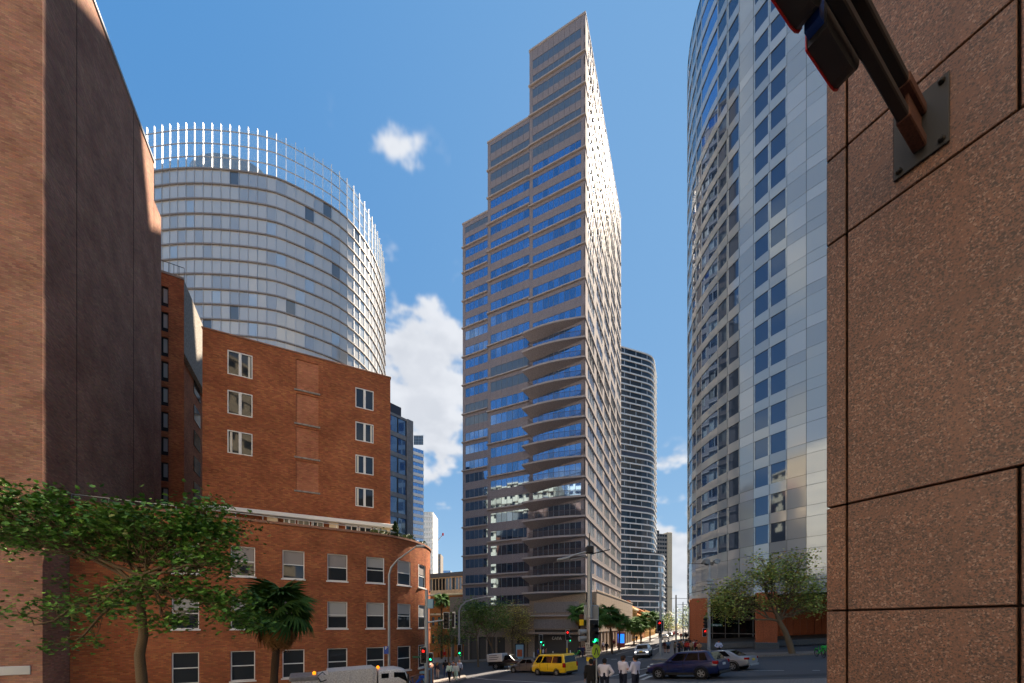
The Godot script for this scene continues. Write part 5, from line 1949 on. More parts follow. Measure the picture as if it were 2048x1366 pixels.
func frond_mesh(rad: float, seed_: int, droop: float) -> ArrayMesh:
	var r := RandomNumberGenerator.new()
	r.seed = seed_
	var mb := MB.new()
	var pet := rad * 0.55
	mb.tube([Vector3.ZERO, Vector3(pet * 0.55, pet * 0.06, 0), Vector3(pet, 0, 0)], [0.028, 0.02, 0.012], 5)
	var n := 19
	for i in n:
		var an := lerpf(-1.95, 1.95, i / (n - 1.0)) + r.randfn(0, 0.03)
		var l := rad * (0.62 - 0.10 * absf(an) / 1.95) * r.randf_range(0.9, 1.08)
		var dir := Vector3(cos(an), 0, sin(an))
		var sd := Vector3(-sin(an), 0, cos(an))
		var prev := Vector3(pet, 0, 0)
		var pw := 0.004
		for k in 4:
			var t := (k + 1) / 4.0
			var q := Vector3(pet, 0, 0) + dir * l * t + Vector3(0, -droop * l * pow(t, 2.6) + 0.06 * l * sin(t * PI), 0)
			var w: float = [0.10, 0.12, 0.085, 0.006][k] * rad * 0.42
			var ridge := Vector3(0, w * 0.5, 0)
			mb.quad(prev - sd * pw, q - sd * w, q + ridge, prev + ridge * (pw / maxf(w, 1e-4)))
			mb.quad(prev + ridge * (pw / maxf(w, 1e-4)), q + ridge, q + sd * w, prev + sd * pw)
			prev = q
			pw = w
	return mb.done()
var fronds := []
func palm(called: String, label: String, group: String, base: Vector2, h: float, rad: float, lean: Vector2, tr: float, n := 30, dry := 9, seed_ := 1) -> Node3D:
	var r := RandomNumberGenerator.new()
	r.seed = seed_
	if fronds.is_empty():
		for i in 3: fronds.append(frond_mesh(1.0, 40 + i, 0.45 + 0.2 * i))
	var org := on(base)
	var t := thing(called, label, "palm", Transform3D(Basis.IDENTITY, org), group)
	var top := Vector3(lean.x, h, -lean.y)
	var tb := MB.new()
	var pts := []
	var rad_ := []
	for i in 13:
		var f := i / 12.0
		pts.append(Vector3(top.x * f * f, -0.2 + (h + 0.2) * f, top.z * f * f))
		rad_.append(tr * (1.15 - 0.3 * f) * (1.0 + 0.06 * (i % 2)))
	tb.tube(pts, rad_, 8)
	obj("trunk", tb.done(), M.palm_bark, t)
	for i in n + dry:
		var isdry := i >= n
		var az := i * 2.39996 + r.randfn(0, 0.15)
		var el := lerpf(1.35, -0.45, pow(float(i) / n, 0.8)) if not isdry else r.randf_range(-1.35, -0.8)
		var sc := rad * r.randf_range(0.85, 1.1) * (0.8 if isdry else 1.0)
		var b := Basis(Vector3.UP, az) * Basis(Vector3(0, 0, 1), el) * Basis(Vector3.RIGHT, r.randfn(0, 0.35))
		obj("dry_frond" if isdry else "frond", fronds[2 if isdry else i % 3], M.leaf_dry if isdry else M.leaf_palm, t, Transform3D(b.scaled(Vector3.ONE * sc), top + Vector3(0, 0.02 * (n - i) * 0.3, 0)))
	return t
func build_plants() -> void:
	leaf_mat("leaves_green", Color(0.12, 0.16, 0.05))
	leaf_mat("leaves_autumn", Color(0.20, 0.18, 0.06))
	var green := [Color(0.090, 0.211, 0.035), Color(0.122, 0.273, 0.046), Color(0.065, 0.155, 0.031), Color(0.175, 0.336, 0.059), Color(0.201, 0.224, 0.066)]
	var olive := [Color(0.266, 0.342, 0.076), Color(0.375, 0.406, 0.089), Color(0.188, 0.277, 0.062), Color(0.469, 0.406, 0.110), Color(0.453, 0.277, 0.097)]
	var gold := [Color(0.55, 0.47, 0.12), Color(0.46, 0.45, 0.11), Color(0.58, 0.42, 0.16), Color(0.36, 0.38, 0.09), Color(0.50, 0.30, 0.13)]
	var darkg := [Color(0.127, 0.219, 0.044), Color(0.166, 0.266, 0.053), Color(0.097, 0.156, 0.037), Color(0.226, 0.296, 0.062)]
	tree("plane_tree", "large green plane tree leaning over the brown brick block's pavement", "", Vector2(gx(284, 13), 13), 13.0, [[284, 1366], [279, 1310], [287, 1270], [282, 1215], [276, 1175], [280, 1150]], 0.15, [
		[60, 1015, 90, 40, -0.6, 900], [165, 1035, 90, 42, 0.5, 900], [20, 1060, 70, 38, 0.2, 600], [110, 1075, 100, 30, -0.8, 700], [250, 1055, 80, 38, 0.0, 700], [330, 1058, 70, 40, -0.4, 650], [390, 1030, 55, 45, 0.4, 600], [430, 1072, 45, 30, 0.0, 380], [220, 1100, 110, 22, 0.6, 520], [370, 1120, 70, 36, 0.5, 420], [440, 1125, 40, 30, -0.5, 220], [350, 1180, 80, 30, -0.6, 380], [430, 1195, 70, 30, 0.2, 430], [470, 1235, 40, 26, 0.4, 240], [360, 1240, 50, 20, -0.3, 180], [160, 1190, 90, 40, 0.5, 240], [90, 1240, 80, 36, -0.3, 150], [240, 1210, 60, 30, -0.8, 170], [130, 1280, 60, 20, 0.2, 60]],
		0.145, green, "leaves_green", true, 11)
	tree("plane_tree", "thinning olive-leaved plane tree with a leaning trunk on the plaza pavement", "", gp(1586, 1309), gp(1586, 1309).y, [[1580, 1290], [1570, 1262], [1558, 1242], [1553, 1230]], 0.28, [
		[1450, 1200, 34, 24, 0.0, 620], [1480, 1180, 36, 26, 1.0, 620], [1510, 1155, 38, 26, -1.0, 560], [1545, 1140, 34, 28, 0.4, 480], [1585, 1132, 30, 26, 0.0, 420], [1615, 1155, 28, 22, 1.0, 360], [1570, 1175, 40, 22, -1.2, 420], [1620, 1190, 30, 20, 0.0, 380], [1635, 1215, 26, 14, 0.4, 260], [1470, 1225, 40, 18, 0.5, 420], [1520, 1205, 36, 20, 0.6, 420], [1590, 1210, 34, 16, -0.6, 280], [1530, 1115, 20, 12, 0.5, 120], [1600, 1112, 16, 10, 0.0, 90], [1645, 1180, 20, 30, 0.3, 160]],
		0.24, olive, "leaves_autumn", false, 21)
	tree("plane_tree", "golden-leaved plane tree catching light before the tower podium", "", gp(1026, 1318), gp(1026, 1318).y, [[1025, 1300], [1024, 1275], [1026, 1255]], 0.2, [
		[1030, 1222, 30, 18, 0.0, 560], [1000, 1238, 28, 16, 0.5, 480], [1050, 1240, 22, 18, -0.5, 380], [1030, 1260, 30, 18, 0.3, 420], [1054, 1278, 16, 10, 0.0, 180], [985, 1252, 16, 10, 0.0, 160]],
		0.25, gold, "leaves_autumn", false, 31)
	var i := 0
	for e in [[957, 1334, "slender dark green street tree at the tower arcade, straight thin stem", [[955, 1305], [953, 1275]], [[950, 1240, 34, 22, 0, 520], [930, 1258, 30, 20, 1, 420], [970, 1225, 26, 18, -0.5, 380], [950, 1215, 30, 14, 0.6, 300]]], [988, 1331, "dark green street tree with a low forked stem before the arcade", [[986, 1308], [985, 1298], [975, 1272]], [[965, 1235, 36, 20, 0, 420], [990, 1215, 30, 18, 1, 420], [1000, 1240, 24, 18, 0, 300], [975, 1258, 26, 12, 0.4, 240], [945, 1208, 30, 12, 0.4, 260]]], [897, 1330, "shady green street tree beside the rounded brick corner", [[897, 1308], [896, 1285]], [[888, 1262, 24, 24, 0, 480], [905, 1245, 26, 22, 1, 480], [915, 1275, 24, 18, -0.5, 360], [880, 1285, 18, 16, 0.3, 240], [925, 1225, 26, 18, 0.8, 360]]]]:
		var q := gp(e[0], e[1])
		tree("street_tree", e[2], "street trees before the tower arcade", q, q.y, e[3], 0.14, e[4], 0.26, darkg, "leaves_green", false, 50 + i)
		i += 1
	for e in [[1336, 1276, 150.0, [[1334, 1250, 16, 16, 0, 420], [1340, 1235, 10, 10, 0, 200]], olive, "round olive street tree beyond the sandstone houses"], [1353, 1272, 180.0, [[1354, 1256, 11, 9, 0, 320]], gold, "small yellow street tree at the far end of the street"], [1377, 1275, 130.0, [[1374, 1236, 12, 22, 0, 420], [1380, 1222, 8, 12, 0, 180]], darkg, "tall dark street tree beyond the glass tower's edge"], [1366, 1272, 170.0, [[1366, 1244, 9, 14, 0, 240]], olive, "narrow olive street tree beside the far lamp poles"], [1318, 1276, 120.0, [[1318, 1240, 12, 14, 0, 320]], darkg, "dark rounded street tree past the sandstone houses"]]:
		var d: float = e[2]
		var q := Vector2(gx(e[0], d), d)
		tree("street_tree", e[5], "far street trees", q, d, [[e[0], 1262]], 0.2, e[3], 0.5, e[4], "leaves_autumn", false, 60 + i)
		i += 1
	# palms
	var pb := Vector2(gx(545, 16.5), 16.5)
	palm("fan_palm", "fan palm with drooping dry fronds before the orange brick windows", "", pb, gy(1232, 16.5) - ground(pb.x, pb.y), 1.45, Vector2(0.33, 0), 0.15, 34, 16, 3)
	i = 0
	for e in [[1197, 1312, 1238, 1.9, -0.3, "fan palm closest to the big signal pole"], [1224, 1308, 1234, 2.0, -0.5, "fan palm with a leaning trunk beside the podium piers"], [1238, 1301, 1245, 1.7, 0.2, "fan palm beside the blue digital kiosk"], [1160, 1312, 1230, 1.8, -0.2, "fan palm at the tower's street corner"], [1282, 1288, 1250, 2.3, -0.4, "fan palm in front of the yellow sandstone house"], [1300, 1283, 1240, 2.6, 0.0, "fan palm before the ochre house"], [1268, 1291, 1254, 2.0, 0.0, "short fan palm at the end of the podium wing"]]:
		var q := gp(e[0], e[1])
		palm("fan_palm", e[5], "fan palms along the podium wing", q, gy(e[2], q.y) - ground(q.x, q.y), e[3], Vector2(e[4], 0), 0.17, 24, 6, 70 + i)
		i += 1
	var q2 := Vector2(gx(883, 84), 84)
	palm("fan_palm", "distant fan palm standing before the ochre building", "", q2, gy(1203, 84) - ground(q2.x, q2.y), 1.9, Vector2(0, 0), 0.2, 22, 4, 90)
	# hedge on the brick parapet
	var r := RandomNumberGenerator.new()
	r.seed = 8
	var hb := MB.new()
	var p0 := Vector3(-9.2, 11.5, -30.4)
	for k in 2600:
		var f := r.randf()
		var al := lerpf(deg_to_rad(58.0), deg_to_rad(-40.0), f)
		var rr := 6.5 - r.randf_range(0.3, 1.1)
		var q := Vector2(-10.9, 28.6) + Vector2(rr * cos(al) - 6.5 * cos(deg_to_rad(61.4)), 6.5 * sin(deg_to_rad(61.4)) - rr * sin(al))
		var hh := 11.75 + r.randf() * (0.55 + 0.25 * sin(f * 23.0)) - 0.15
		var c: Color = [Color(0.04, 0.075, 0.022), Color(0.055, 0.095, 0.028), Color(0.07, 0.10, 0.03)][r.randi() % 3]
		add_leaf(hb, Vector3(q.x, hh, -q.y) - p0, 0.16, r, c, false)
	for k in 900:
		var hh := r.randf()
		add_leaf(hb, Vector3(-9.4 + r.randfn(0, 0.3) * (1 - hh), 11.6 + hh * 1.5, -30.6 + r.randfn(0, 0.3) * (1 - hh)) - p0, 0.14, r, Color(0.035, 0.065, 0.022), false)
	var ht := thing("parapet_hedge", "dark green hedge with one cone-shaped shrub on the rounded brick parapet", "hedge", Transform3D(Basis.IDENTITY, p0))
	obj("foliage", hb.done(), M.leaves_green, ht)

# ---------------------------------------------------------------- street furniture
func cyl(a: Vector3, b: Vector3, ra: float, rb: float, sides := 10) -> ArrayMesh:
	var mb := MB.new()
	mb.tube([a, a.lerp(b, 0.5), b], [ra, (ra + rb) / 2, rb], sides)
	return mb.done()
func pole_path(pts: Array, ra: float, rb: float) -> ArrayMesh:
	var mb := MB.new()
	var rad := []
	for i in pts.size(): rad.append(lerpf(ra, rb, float(i) / (pts.size() - 1)))
	mb.tube(pts, rad, 10)
	return mb.done()
func signal_head(t: Node, at: Vector3, yaw: float, lit: int, n := 3, s := 1.0) -> void:
	# lit: 0 red, 1 amber, 2 green, -1 none; faces local +z turned by yaw
	var b := Basis(Vector3.UP, yaw).scaled(Vector3.ONE * s)
	var mb := MB.new()
	var h := 0.17 * n + 0.06
	mb.cbox(Vector3(-0.15, -h, -0.16), Vector3(0.15, h, 0.0), 0.03)
	var hd := obj("signal_head", mb.done(), M.black, t, Transform3D(b, at))
	mb = MB.new()
	mb.cbox(Vector3(-0.25, -h - 0.1, -0.05), Vector3(0.25, h + 0.1, -0.03), 0.009)
	obj("rim", mb.done(), M.white_frame, hd)
	mb = MB.new()
	mb.cbox(Vector3(-0.225, -h - 0.075, -0.029), Vector3(0.225, h + 0.075, -0.01), 0.008)
	obj("backboard", mb.done(), M.black, hd)
	for k in n:
		var y := h - 0.06 - 0.17 - k * 0.34
		mb = MB.new()
		mb.lathe([Vector2(0.105, 0.0), Vector2(0.1, 0.02), Vector2(0.04, 0.035), Vector2(0.002, 0.037)], 14, Transform3D(Basis(Vector3.RIGHT, Vector3(0, 0, 1), Vector3(0, -1, 0)), Vector3(0, y, 0.0)))
		var kk := k if n == 3 else k * 2
		var m: Material = M.dark_grey
		if lit == kk: m = [glow("red_signal_glow", Color(1.0, 0.08, 0.06), 2.0), glow("amber_signal_glow", Color(1.0, 0.6, 0.1), 2.0), glow("green_signal_glow", Color(0.1, 1.0, 0.55), 2.0)][kk]
		obj("signal_lens", mb.done(), m, hd)
		mb = MB.new()
		var rings := []
		for z in [0.0, 0.24]:
			var ring := []
			for c in 9:
				var an := lerpf(-0.5, PI + 0.5, c / 8.0)
				ring.append(Vector3(cos(an) * 0.12, y + sin(an) * 0.12 - z * 0.12, z))
			rings.append(ring)
		mb.loft(rings, false, false)
		obj("visor", mb.done(), M.black, hd)
func sign_plate(t: Node, at: Vector3, w: float, h: float, m: Material, yaw := 0.0, called := "sign_plate") -> MeshInstance3D:
	var mb := MB.new()
	mb.cbox(Vector3(-w / 2, -h / 2, -0.012), Vector3(w / 2, h / 2, 0.012), 0.01)
	return obj(called, mb.done(), m, t, Transform3D(Basis(Vector3.UP, yaw), at))
func build_street_furniture() -> void:
	mat("sign_blue", Color(0.10, 0.25, 0.60), 0.5)
	mat("sign_green", Color(0.04, 0.30, 0.20), 0.5)
	mat("sign_lime", Color(0.80, 0.90, 0.08), 0.45)
	mat("sign_yellow", Color(0.88, 0.75, 0.08), 0.5)
	mat("sign_red", Color(0.75, 0.10, 0.08), 0.5)
	mat("sign_white", Color(0.82, 0.81, 0.78), 0.5)
	mat("pale_blue_box", Color(0.52, 0.66, 0.72), 0.6)
	mat("kiosk_red", Color(0.45, 0.12, 0.14), 0.5)
	# curved lamp post by the brick wall
	var d := 27.4
	var q := Vector2(gx(778, d), d)
	var t := thing("street_lamp", "tall grey lamp post with a bent top arm before the orange brick wall", "lamp post", Transform3D(Basis.IDENTITY, on(q)))
	var g := on(q).y
	obj("post", pole_path([Vector3(0, 0, 0), Vector3(0, 3.0, 0), Vector3(0, gy(1150, d) - g, 0), Vector3(0.15, gy(1135, d) - g, 0), Vector3(0.6, gy(1120, d) - g, 0), Vector3(1.95, gy(1090, d) - g, -0.3)], 0.1, 0.045), M.galvanised, t)
	var mb := MB.new()
	mb.cbox(Vector3(1.9, gy(1092, d) - g - 0.05, -0.45), Vector3(2.5, gy(1092, d) - g + 0.13, -0.15), 0.05)
	obj("lantern", mb.done(), M.galvanised, t)
	sign_plate(t, Vector3(-0.16, gy(1300, d) - g, 0.13), 0.34, 0.55, M.sign_blue)
	text(t, "P", 0.22, Transform3D(Basis.IDENTITY, Vector3(-0.16, gy(1296, d) - g, 0.15)), M.sign_white)
	# traffic signal post with a mast arm at the rounded corner
	d = 31.0
	q = Vector2(gx(853, d), d)
	g = on(q).y
	t = thing("signal_post", "grey traffic signal post with a mast arm at the rounded brick corner", "signal", Transform3D(Basis.IDENTITY, on(q)))
	obj("post", cyl(Vector3.ZERO, Vector3(0, gy(1180, d) - g, 0), 0.17, 0.12), M.galvanised, t)
	obj("mast_arm", pole_path([Vector3(0, gy(1245, d) - g, 0), Vector3(0.9, gy(1242, d) - g, 0), Vector3(1.75, gy(1239, d) - g, 0)], 0.08, 0.05), M.galvanised, t)
	obj("camera_arm", pole_path([Vector3(0, gy(1192, d) - g, 0), Vector3(0.5, gy(1190, d) - g, 0), Vector3(1.15, gy(1186, d) - g, 0)], 0.04, 0.03), M.galvanised, t)
	signal_head(t, Vector3(1.62, gy(1241, d) - g, 0.1), 0.0, -1)
	signal_head(t, Vector3(2.25, gy(1240, d) - g, -0.1), 2.2, -1)
	obj("head_bracket", cyl(Vector3(1.6, gy(1240, d) - g, -0.1), Vector3(2.3, gy(1240, d) - g, -0.1), 0.04, 0.04), M.galvanised, t)
	mb = MB.new()
	mb.cbox(Vector3(0.1, gy(1217, d) - g, -0.05), Vector3(0.55, gy(1198, d) - g, 0.12), 0.03)
	obj("equipment_box", mb.done(), M.pale_blue_box, t)
	signal_head(t, Vector3(-0.2, gy(1310, d) - g, 0.18), 0.0, 0)
	signal_head(t, Vector3(0.36, gy(1315, d) - g, 0.12), 0.0, 2, 2, 0.8)
	sign_plate(t, Vector3(-0.75, gy(1314, d) - g, 0.05), 0.75, 0.16, M.sign_green, 0.0, "street_name_plate")
	# curved street lamp with signals beyond
	q = gp(918, 1345)
	d = q.y
	g = on(q).y
	t = thing("street_lamp", "pale grey lamp post curving above the street trees, signals on its stem", "lamp post", Transform3D(Basis.IDENTITY, on(q)))
	var s := d / F
	obj("post", pole_path([Vector3.ZERO, Vector3(0, 3, 0), Vector3(0, gy(1222, d) - g, 0), Vector3(4 * s, gy(1212, d) - g, 0), Vector3(14 * s, gy(1203, d) - g, 0), Vector3(30 * s, gy(1198, d) - g, 0), Vector3(58 * s, gy(1193, d) - g, 0)], 0.13, 0.06), M.galvanised, t)
	mb = MB.new()
	mb.cbox(Vector3(56 * s, gy(1194, d) - g - 0.08, -0.15), Vector3(70 * s, gy(1194, d) - g + 0.12, 0.15), 0.05)
	obj("lantern", mb.done(), M.galvanised, t)
	signal_head(t, Vector3(0.1, gy(1300, d) - g, 0.2), 0.2, 2)
	signal_head(t, Vector3(0.2, gy(1308, d) - g, 0.1), 1.4, 2, 2, 0.8)
	# the big pole in the middle
	d = 21.0
	q = Vector2(gx(1179, d), d)
	g = on(q).y
	s = d / F
	t = thing("signal_post", "thick grey pole with two long lamp arms and a bordered signal", "signal", Transform3D(Basis.IDENTITY, on(q)))
	obj("post", cyl(Vector3(0, gy(1235, d) - g, 0), Vector3(0, gy(1098, d) - g, 0), 0.14, 0.12, 14), M.galvanised, t)
	obj("post_base", cyl(Vector3(0, 0, 0), Vector3(0, gy(1235, d) - g, 0), 0.17, 0.16, 14), M.louvre, t)
	obj("spike", cyl(Vector3(0, gy(1098, d) - g, 0), Vector3(0, gy(1066, d) - g, 0), 0.05, 0.02), M.dark_grey, t)
	mb = MB.new()
	mb.cbox(Vector3(-0.2, gy(1108, d) - g, -0.2), Vector3(0.2, gy(1092, d) - g, 0.2), 0.06)
	obj("arm_collar", mb.done(), M.dark_grey, t)
	obj("lamp_arm", pole_path([Vector3(-0.1, gy(1103, d) - g, 0), Vector3(-30 * s, gy(1110, d) - g, 0), Vector3(-48 * s, gy(1117, d) - g, 0)], 0.06, 0.05), M.galvanised, t)
	mb = MB.new()
	mb.cbox(Vector3(-72 * s, -0.06, -0.14), Vector3(-46 * s, 0.08, 0.14), 0.04)
	obj("lantern", mb.done(), M.galvanised, t, Transform3D(Basis(Vector3(0, 0, 1), 0.2), Vector3(0.15, gy(1111, d) - g + 0.12, 0)))
	obj("lamp_arm", pole_path([Vector3(0.1, gy(1108, d) - g, 0), Vector3(20 * s, gy(1104, d) - g, 0), Vector3(41 * s, gy(1099, d) - g, 0)], 0.035, 0.025), M.dark_grey, t)
	obj("stay_arm", pole_path([Vector3(-0.1, gy(1112, d) - g, 0), Vector3(-20 * s, gy(1115, d) - g, 0), Vector3(-38 * s, gy(1119, d) - g, 0)], 0.025, 0.02), M.galvanised, t)
	signal_head(t, Vector3(7.5 * s, gy(1266, d) - g, 0.25), 0.25, 2, 3, 1.12)
	for k in 2:
		mb = MB.new()
		var yy := gy(1263 + k * 13, d) - g
		mb.tube([Vector3(-7 * s, yy, 0.05), Vector3(-16 * s, yy - 0.02, 0.12), Vector3(-22 * s, yy - 0.04, 0.15)], [0.13, 0.15, 0.16], 12)
		obj("hooded_lamp", mb.done(), M.galvanised, t)
	mb = MB.new()
	mb.box(Vector3(-9 * s, gy(1285, d) - g, -0.05), Vector3(-2 * s, gy(1256, d) - g, 0.02))
	obj("lamp_bracket", mb.done(), M.dark_grey, t)
	mb = MB.new()
	mb.cbox(Vector3(-0.25, gy(1240, d) - g, -0.35), Vector3(0.55, gy(1210, d) - g, -0.15), 0.03)
	obj("cabinet", mb.done(), M.galvanised, t)
	sign_plate(t, Vector3(-0.02, gy(1297, d) - g, 0.24), 18 * s, 24 * s, M.sign_white)
	var ln := ["TURN", "LEFT", "AT ANY TIME", "WITH CARE"]
	for k in 4: text(t, ln[k], [0.13, 0.13, 0.075, 0.085][k], Transform3D(Basis.IDENTITY, Vector3(-0.02, gy(1289.5 + k * 5.2, d) - g, 0.262)), M.black)
	sign_plate(t, Vector3(-14 * s, gy(1245, d) - g, -0.3), 9 * s, 12 * s, M.sign_yellow)
	sign_plate(t, Vector3(-14 * s, gy(1233, d) - g, -0.3), 9 * s, 9 * s, M.rust)
	obj("reflective_band", cyl(Vector3(0, gy(1322, d) - g, 0), Vector3(0, gy(1314, d) - g, 0), 0.175, 0.175, 14), M.sign_yellow, t)
	# round lime crossing sign
	d = 15.6
	q = Vector2(gx(1193, d), d)
	g = on(q).y
	t = thing("crossing_sign", "lime yellow round pedestrian crossing sign with black walking legs on a thin post", "sign", Transform3D(Basis.IDENTITY, on(q)))
	obj("post", cyl(Vector3.ZERO, Vector3(0, gy(1290, d) - g, 0), 0.03, 0.03), M.galvanised, t)
	var by := Basis(Vector3.UP, deg_to_rad(43))
	mb = MB.new()
	mb.lathe([Vector2(0.29, 0), Vector2(0.29, 0.012)], 28, Transform3D(Basis(Vector3.RIGHT, Vector3(0, 0, 1), Vector3(0, -1, 0)), Vector3.ZERO))
	var disc := obj("disc", mb.done(), M.sign_lime, t, Transform3D(by, Vector3(-0.03, gy(1302, d) - g, 0.05)))
	mb = MB.new()
	for l in [[[-0.02, 0.12], [-0.10, -0.10]], [[0.0, 0.12], [0.10, -0.02]], [[0.10, -0.02], [0.12, -0.14]], [[-0.10, -0.10], [-0.16, -0.13]], [[0.12, -0.14], [0.17, -0.14]]]:
		var a := Vector2(l[0][0], l[0][1])
		var b := Vector2(l[1][0], l[1][1])
		var o := (b - a).normalized().orthogonal() * 0.028
		mb.quad(Vector3(a.x - o.x, a.y - o.y, 0.016), Vector3(b.x - o.x, b.y - o.y, 0.016), Vector3(b.x + o.x, b.y + o.y, 0.016), Vector3(a.x + o.x, a.y + o.y, 0.016))
	obj("walking_legs", mb.done(), M.black, disc)
	# signals across the junction
	for e in [[1081, 1322, 1279, 2, 0.1, "signal post showing green before the restaurant canopy"], [1134, 1320, 1270, 0, 0.0, "signal post showing red with a yellow band before the restaurant"]]:
		q = gp(e[0], e[1])
		d = q.y
		g = on(q).y
		t = thing("signal_post", e[5], "signal", Transform3D(Basis.IDENTITY, on(q)))
		obj("post", cyl(Vector3.ZERO, Vector3(0, gy(e[2] - 10, d) - g, 0), 0.09, 0.08), M.galvanised, t)
		signal_head(t, Vector3(0.05, gy(e[2], d) - g, 0.2), e[4], e[3], 3, 1.1)
		signal_head(t, Vector3(0.4, gy(e[2] + 9, d) - g, 0.15), 0.3, 2, 2, 0.8)
		obj("reflective_band", cyl(Vector3(0, 1.0, 0), Vector3(0, 1.7, 0), 0.1, 0.1), M.sign_yellow, t)
	# tall poles down the street
	for e in [[1321, 1313, 1163, 0.17, "tall pole on the kerb tip with wire arms and a red signal", true], [1352, 1290, 1190, 0.17, "plain tall grey pole with two wire arms on the far kerb", false], [1366, 1281, 1204, 0.14, "slim dark pole beyond the plain grey pole", false], [1378, 1284, 1208, 0.12, "thin pale pole beside the orange column", false], [1338, 1280, 1222, 0.1, "short thin pole beside the street trees", false]]:
		q = gp(e[0], e[1])
		d = q.y
		g = on(q).y
		s = d / F
		t = thing("street_pole", e[4], "pole", Transform3D(Basis.IDENTITY, on(q)))
		var hh := gy(e[2], d) - g
		obj("post", cyl(Vector3.ZERO, Vector3(0, hh, 0), e[3], e[3] * 0.7), M.galvanised, t)
		obj("wire_arm", pole_path([Vector3(-12 * s, hh * 0.93, 0.2), Vector3(0, hh * 0.935, 0), Vector3(26 * s, hh * 0.93, -0.4)], 0.04, 0.04), M.dark_grey, t)
		if e[5]:
			obj("lamp_arm", pole_path([Vector3(0, hh * 0.95, 0), Vector3(-15 * s, hh * 0.965, 0), Vector3(-34 * s, hh * 0.97, 0)], 0.05, 0.03), M.galvanised, t)
			signal_head(t, Vector3(-4 * s, gy(1252, d) - g, 0.25), 0.0, 0, 3, 1.15)
			signal_head(t, Vector3(5 * s, gy(1251, d) - g, -0.2), 2.0, -1, 3, 1.1)
			signal_head(t, Vector3(-2 * s, gy(1269, d) - g, 0.22), 0.9, -1, 2, 0.9)
	# floodlight pole in front of the glass tower
	q = gp(1418, 1302)
	d = q.y
	g = on(q).y
	s = d / F
	t = thing("floodlight_pole", "tall grey pole topped with clustered floodlights before the glass tower", "lamp post", Transform3D(Basis.IDENTITY, on(q)))
	var hh := gy(1122, d) - g
	obj("post", cyl(Vector3.ZERO, Vector3(0, hh, 0), 0.22, 0.15, 12), M.galvanised, t)
	mb = MB.new()
	mb.bar(Vector3(-15 * s, hh - 0.3, 0), Vector3(17 * s, hh - 0.25, 0), 0.18, 0.14)
	mb.bar(Vector3(-10 * s, hh - 0.5, 0.2), Vector3(10 * s, hh - 0.5, -0.2), 0.12, 0.12)
	obj("cross_bar", mb.done(), M.dark_grey, t)
	for e in [[-12, 2], [-7, -1], [10, 4], [14, 6], [12, -2]]:
		mb = MB.new()
		mb.lathe([Vector2(0.1, 0), Vector2(0.3, 0.25), Vector2(0.36, 0.4), Vector2(0.3, 0.44)], 12, Transform3D(Basis(Vector3(1, 0, 0), 1.9 + 0.1 * e[1]), Vector3(e[0] * s, hh + e[1] * s * 0.6, 0.1)))
		obj("floodlight", mb.done(), M.galvanised, t)
	obj("wire_arm", pole_path([Vector3(0, hh - 0.45, 0), Vector3(-20 * s, hh - 0.4, 0.2), Vector3(-42 * s, hh - 0.4, 0.4)], 0.04, 0.03), M.dark_grey, t)
	for k in 2:
		mb = MB.new()
		mb.cbox(Vector3(-6 * s, gy(1163 + k * 6, d) - g, -0.15), Vector3(7 * s, gy(1158.5 + k * 6, d) - g, 0.3), 0.04)
		obj("equipment_box", mb.done(), M.galvanised, t)
	signal_head(t, Vector3(-8 * s, gy(1245, d) - g, 0.2), -1.2, -1, 3, 1.25)
	signal_head(t, Vector3(-10.5 * s, gy(1265, d) - g, 0.25), 0.0, 0, 2, 1.1)
	var np := sign_plate(t, Vector3(14 * s, gy(1250, d) - g, 0.2), 22 * s, 5 * s, M.sign_green, 0.0, "street_name_plate")
	text(np, "Bridge St", 0.2, Transform3D(Basis.IDENTITY, Vector3(0, 0, 0.014)), M.sign_white)
	# kiosk with a lit blue screen, poster panel, red sign, utility boxes, bollards
	q = gp(1242, 1296)
	t = thing("digital_kiosk", "dark red pavement kiosk with a bright blue screen", "kiosk", Transform3D(Basis(Vector3.UP, -0.25), on(q)))
	mb = MB.new()
	mb.cbox(Vector3(-0.75, 0, -0.3), Vector3(0.75, 3.2, 0.3), 0.06)
	obj("housing", mb.done(), M.kiosk_red, t)
	mb = MB.new()
	mb.cbox(Vector3(-0.6, 1.0, 0.3), Vector3(0.6, 2.8, 0.33), 0.02)
	obj("screen", mb.done(), glow("screen_blue", Color(0.10, 0.42, 0.85), 0.55), t)
	q = gp(1039, 1322)
	t = thing("poster_panel", "freestanding street panel with a light blue and orange poster", "poster", Transform3D(Basis(Vector3.UP, 0.15), on(q)))
	mb = MB.new()
	mb.cbox(Vector3(-0.75, 0, -0.12), Vector3(0.75, 2.7, 0.12), 0.04)
	obj("housing", mb.done(), M.dark_grey, t)
	sign_plate(t, Vector3(0, 1.45, 0.13), 1.2, 2.2, M.pale_blue_box, 0.0, "poster")
	sign_plate(t, Vector3(0, 1.25, 0.145), 0.8, 1.1, M.orange_panel, 0.0, "poster_picture")
	q = gp(889, 1338)
	t = thing("red_sign", "small red and white sign on a thin post beyond the brick corner", "sign", Transform3D(Basis.IDENTITY, on(q)))
	obj("post", cyl(Vector3.ZERO, Vector3(0, 2.9, 0), 0.035, 0.035), M.galvanised, t)
	sign_plate(t, Vector3(0, 2.2, 0.05), 0.5, 0.5, M.sign_red)
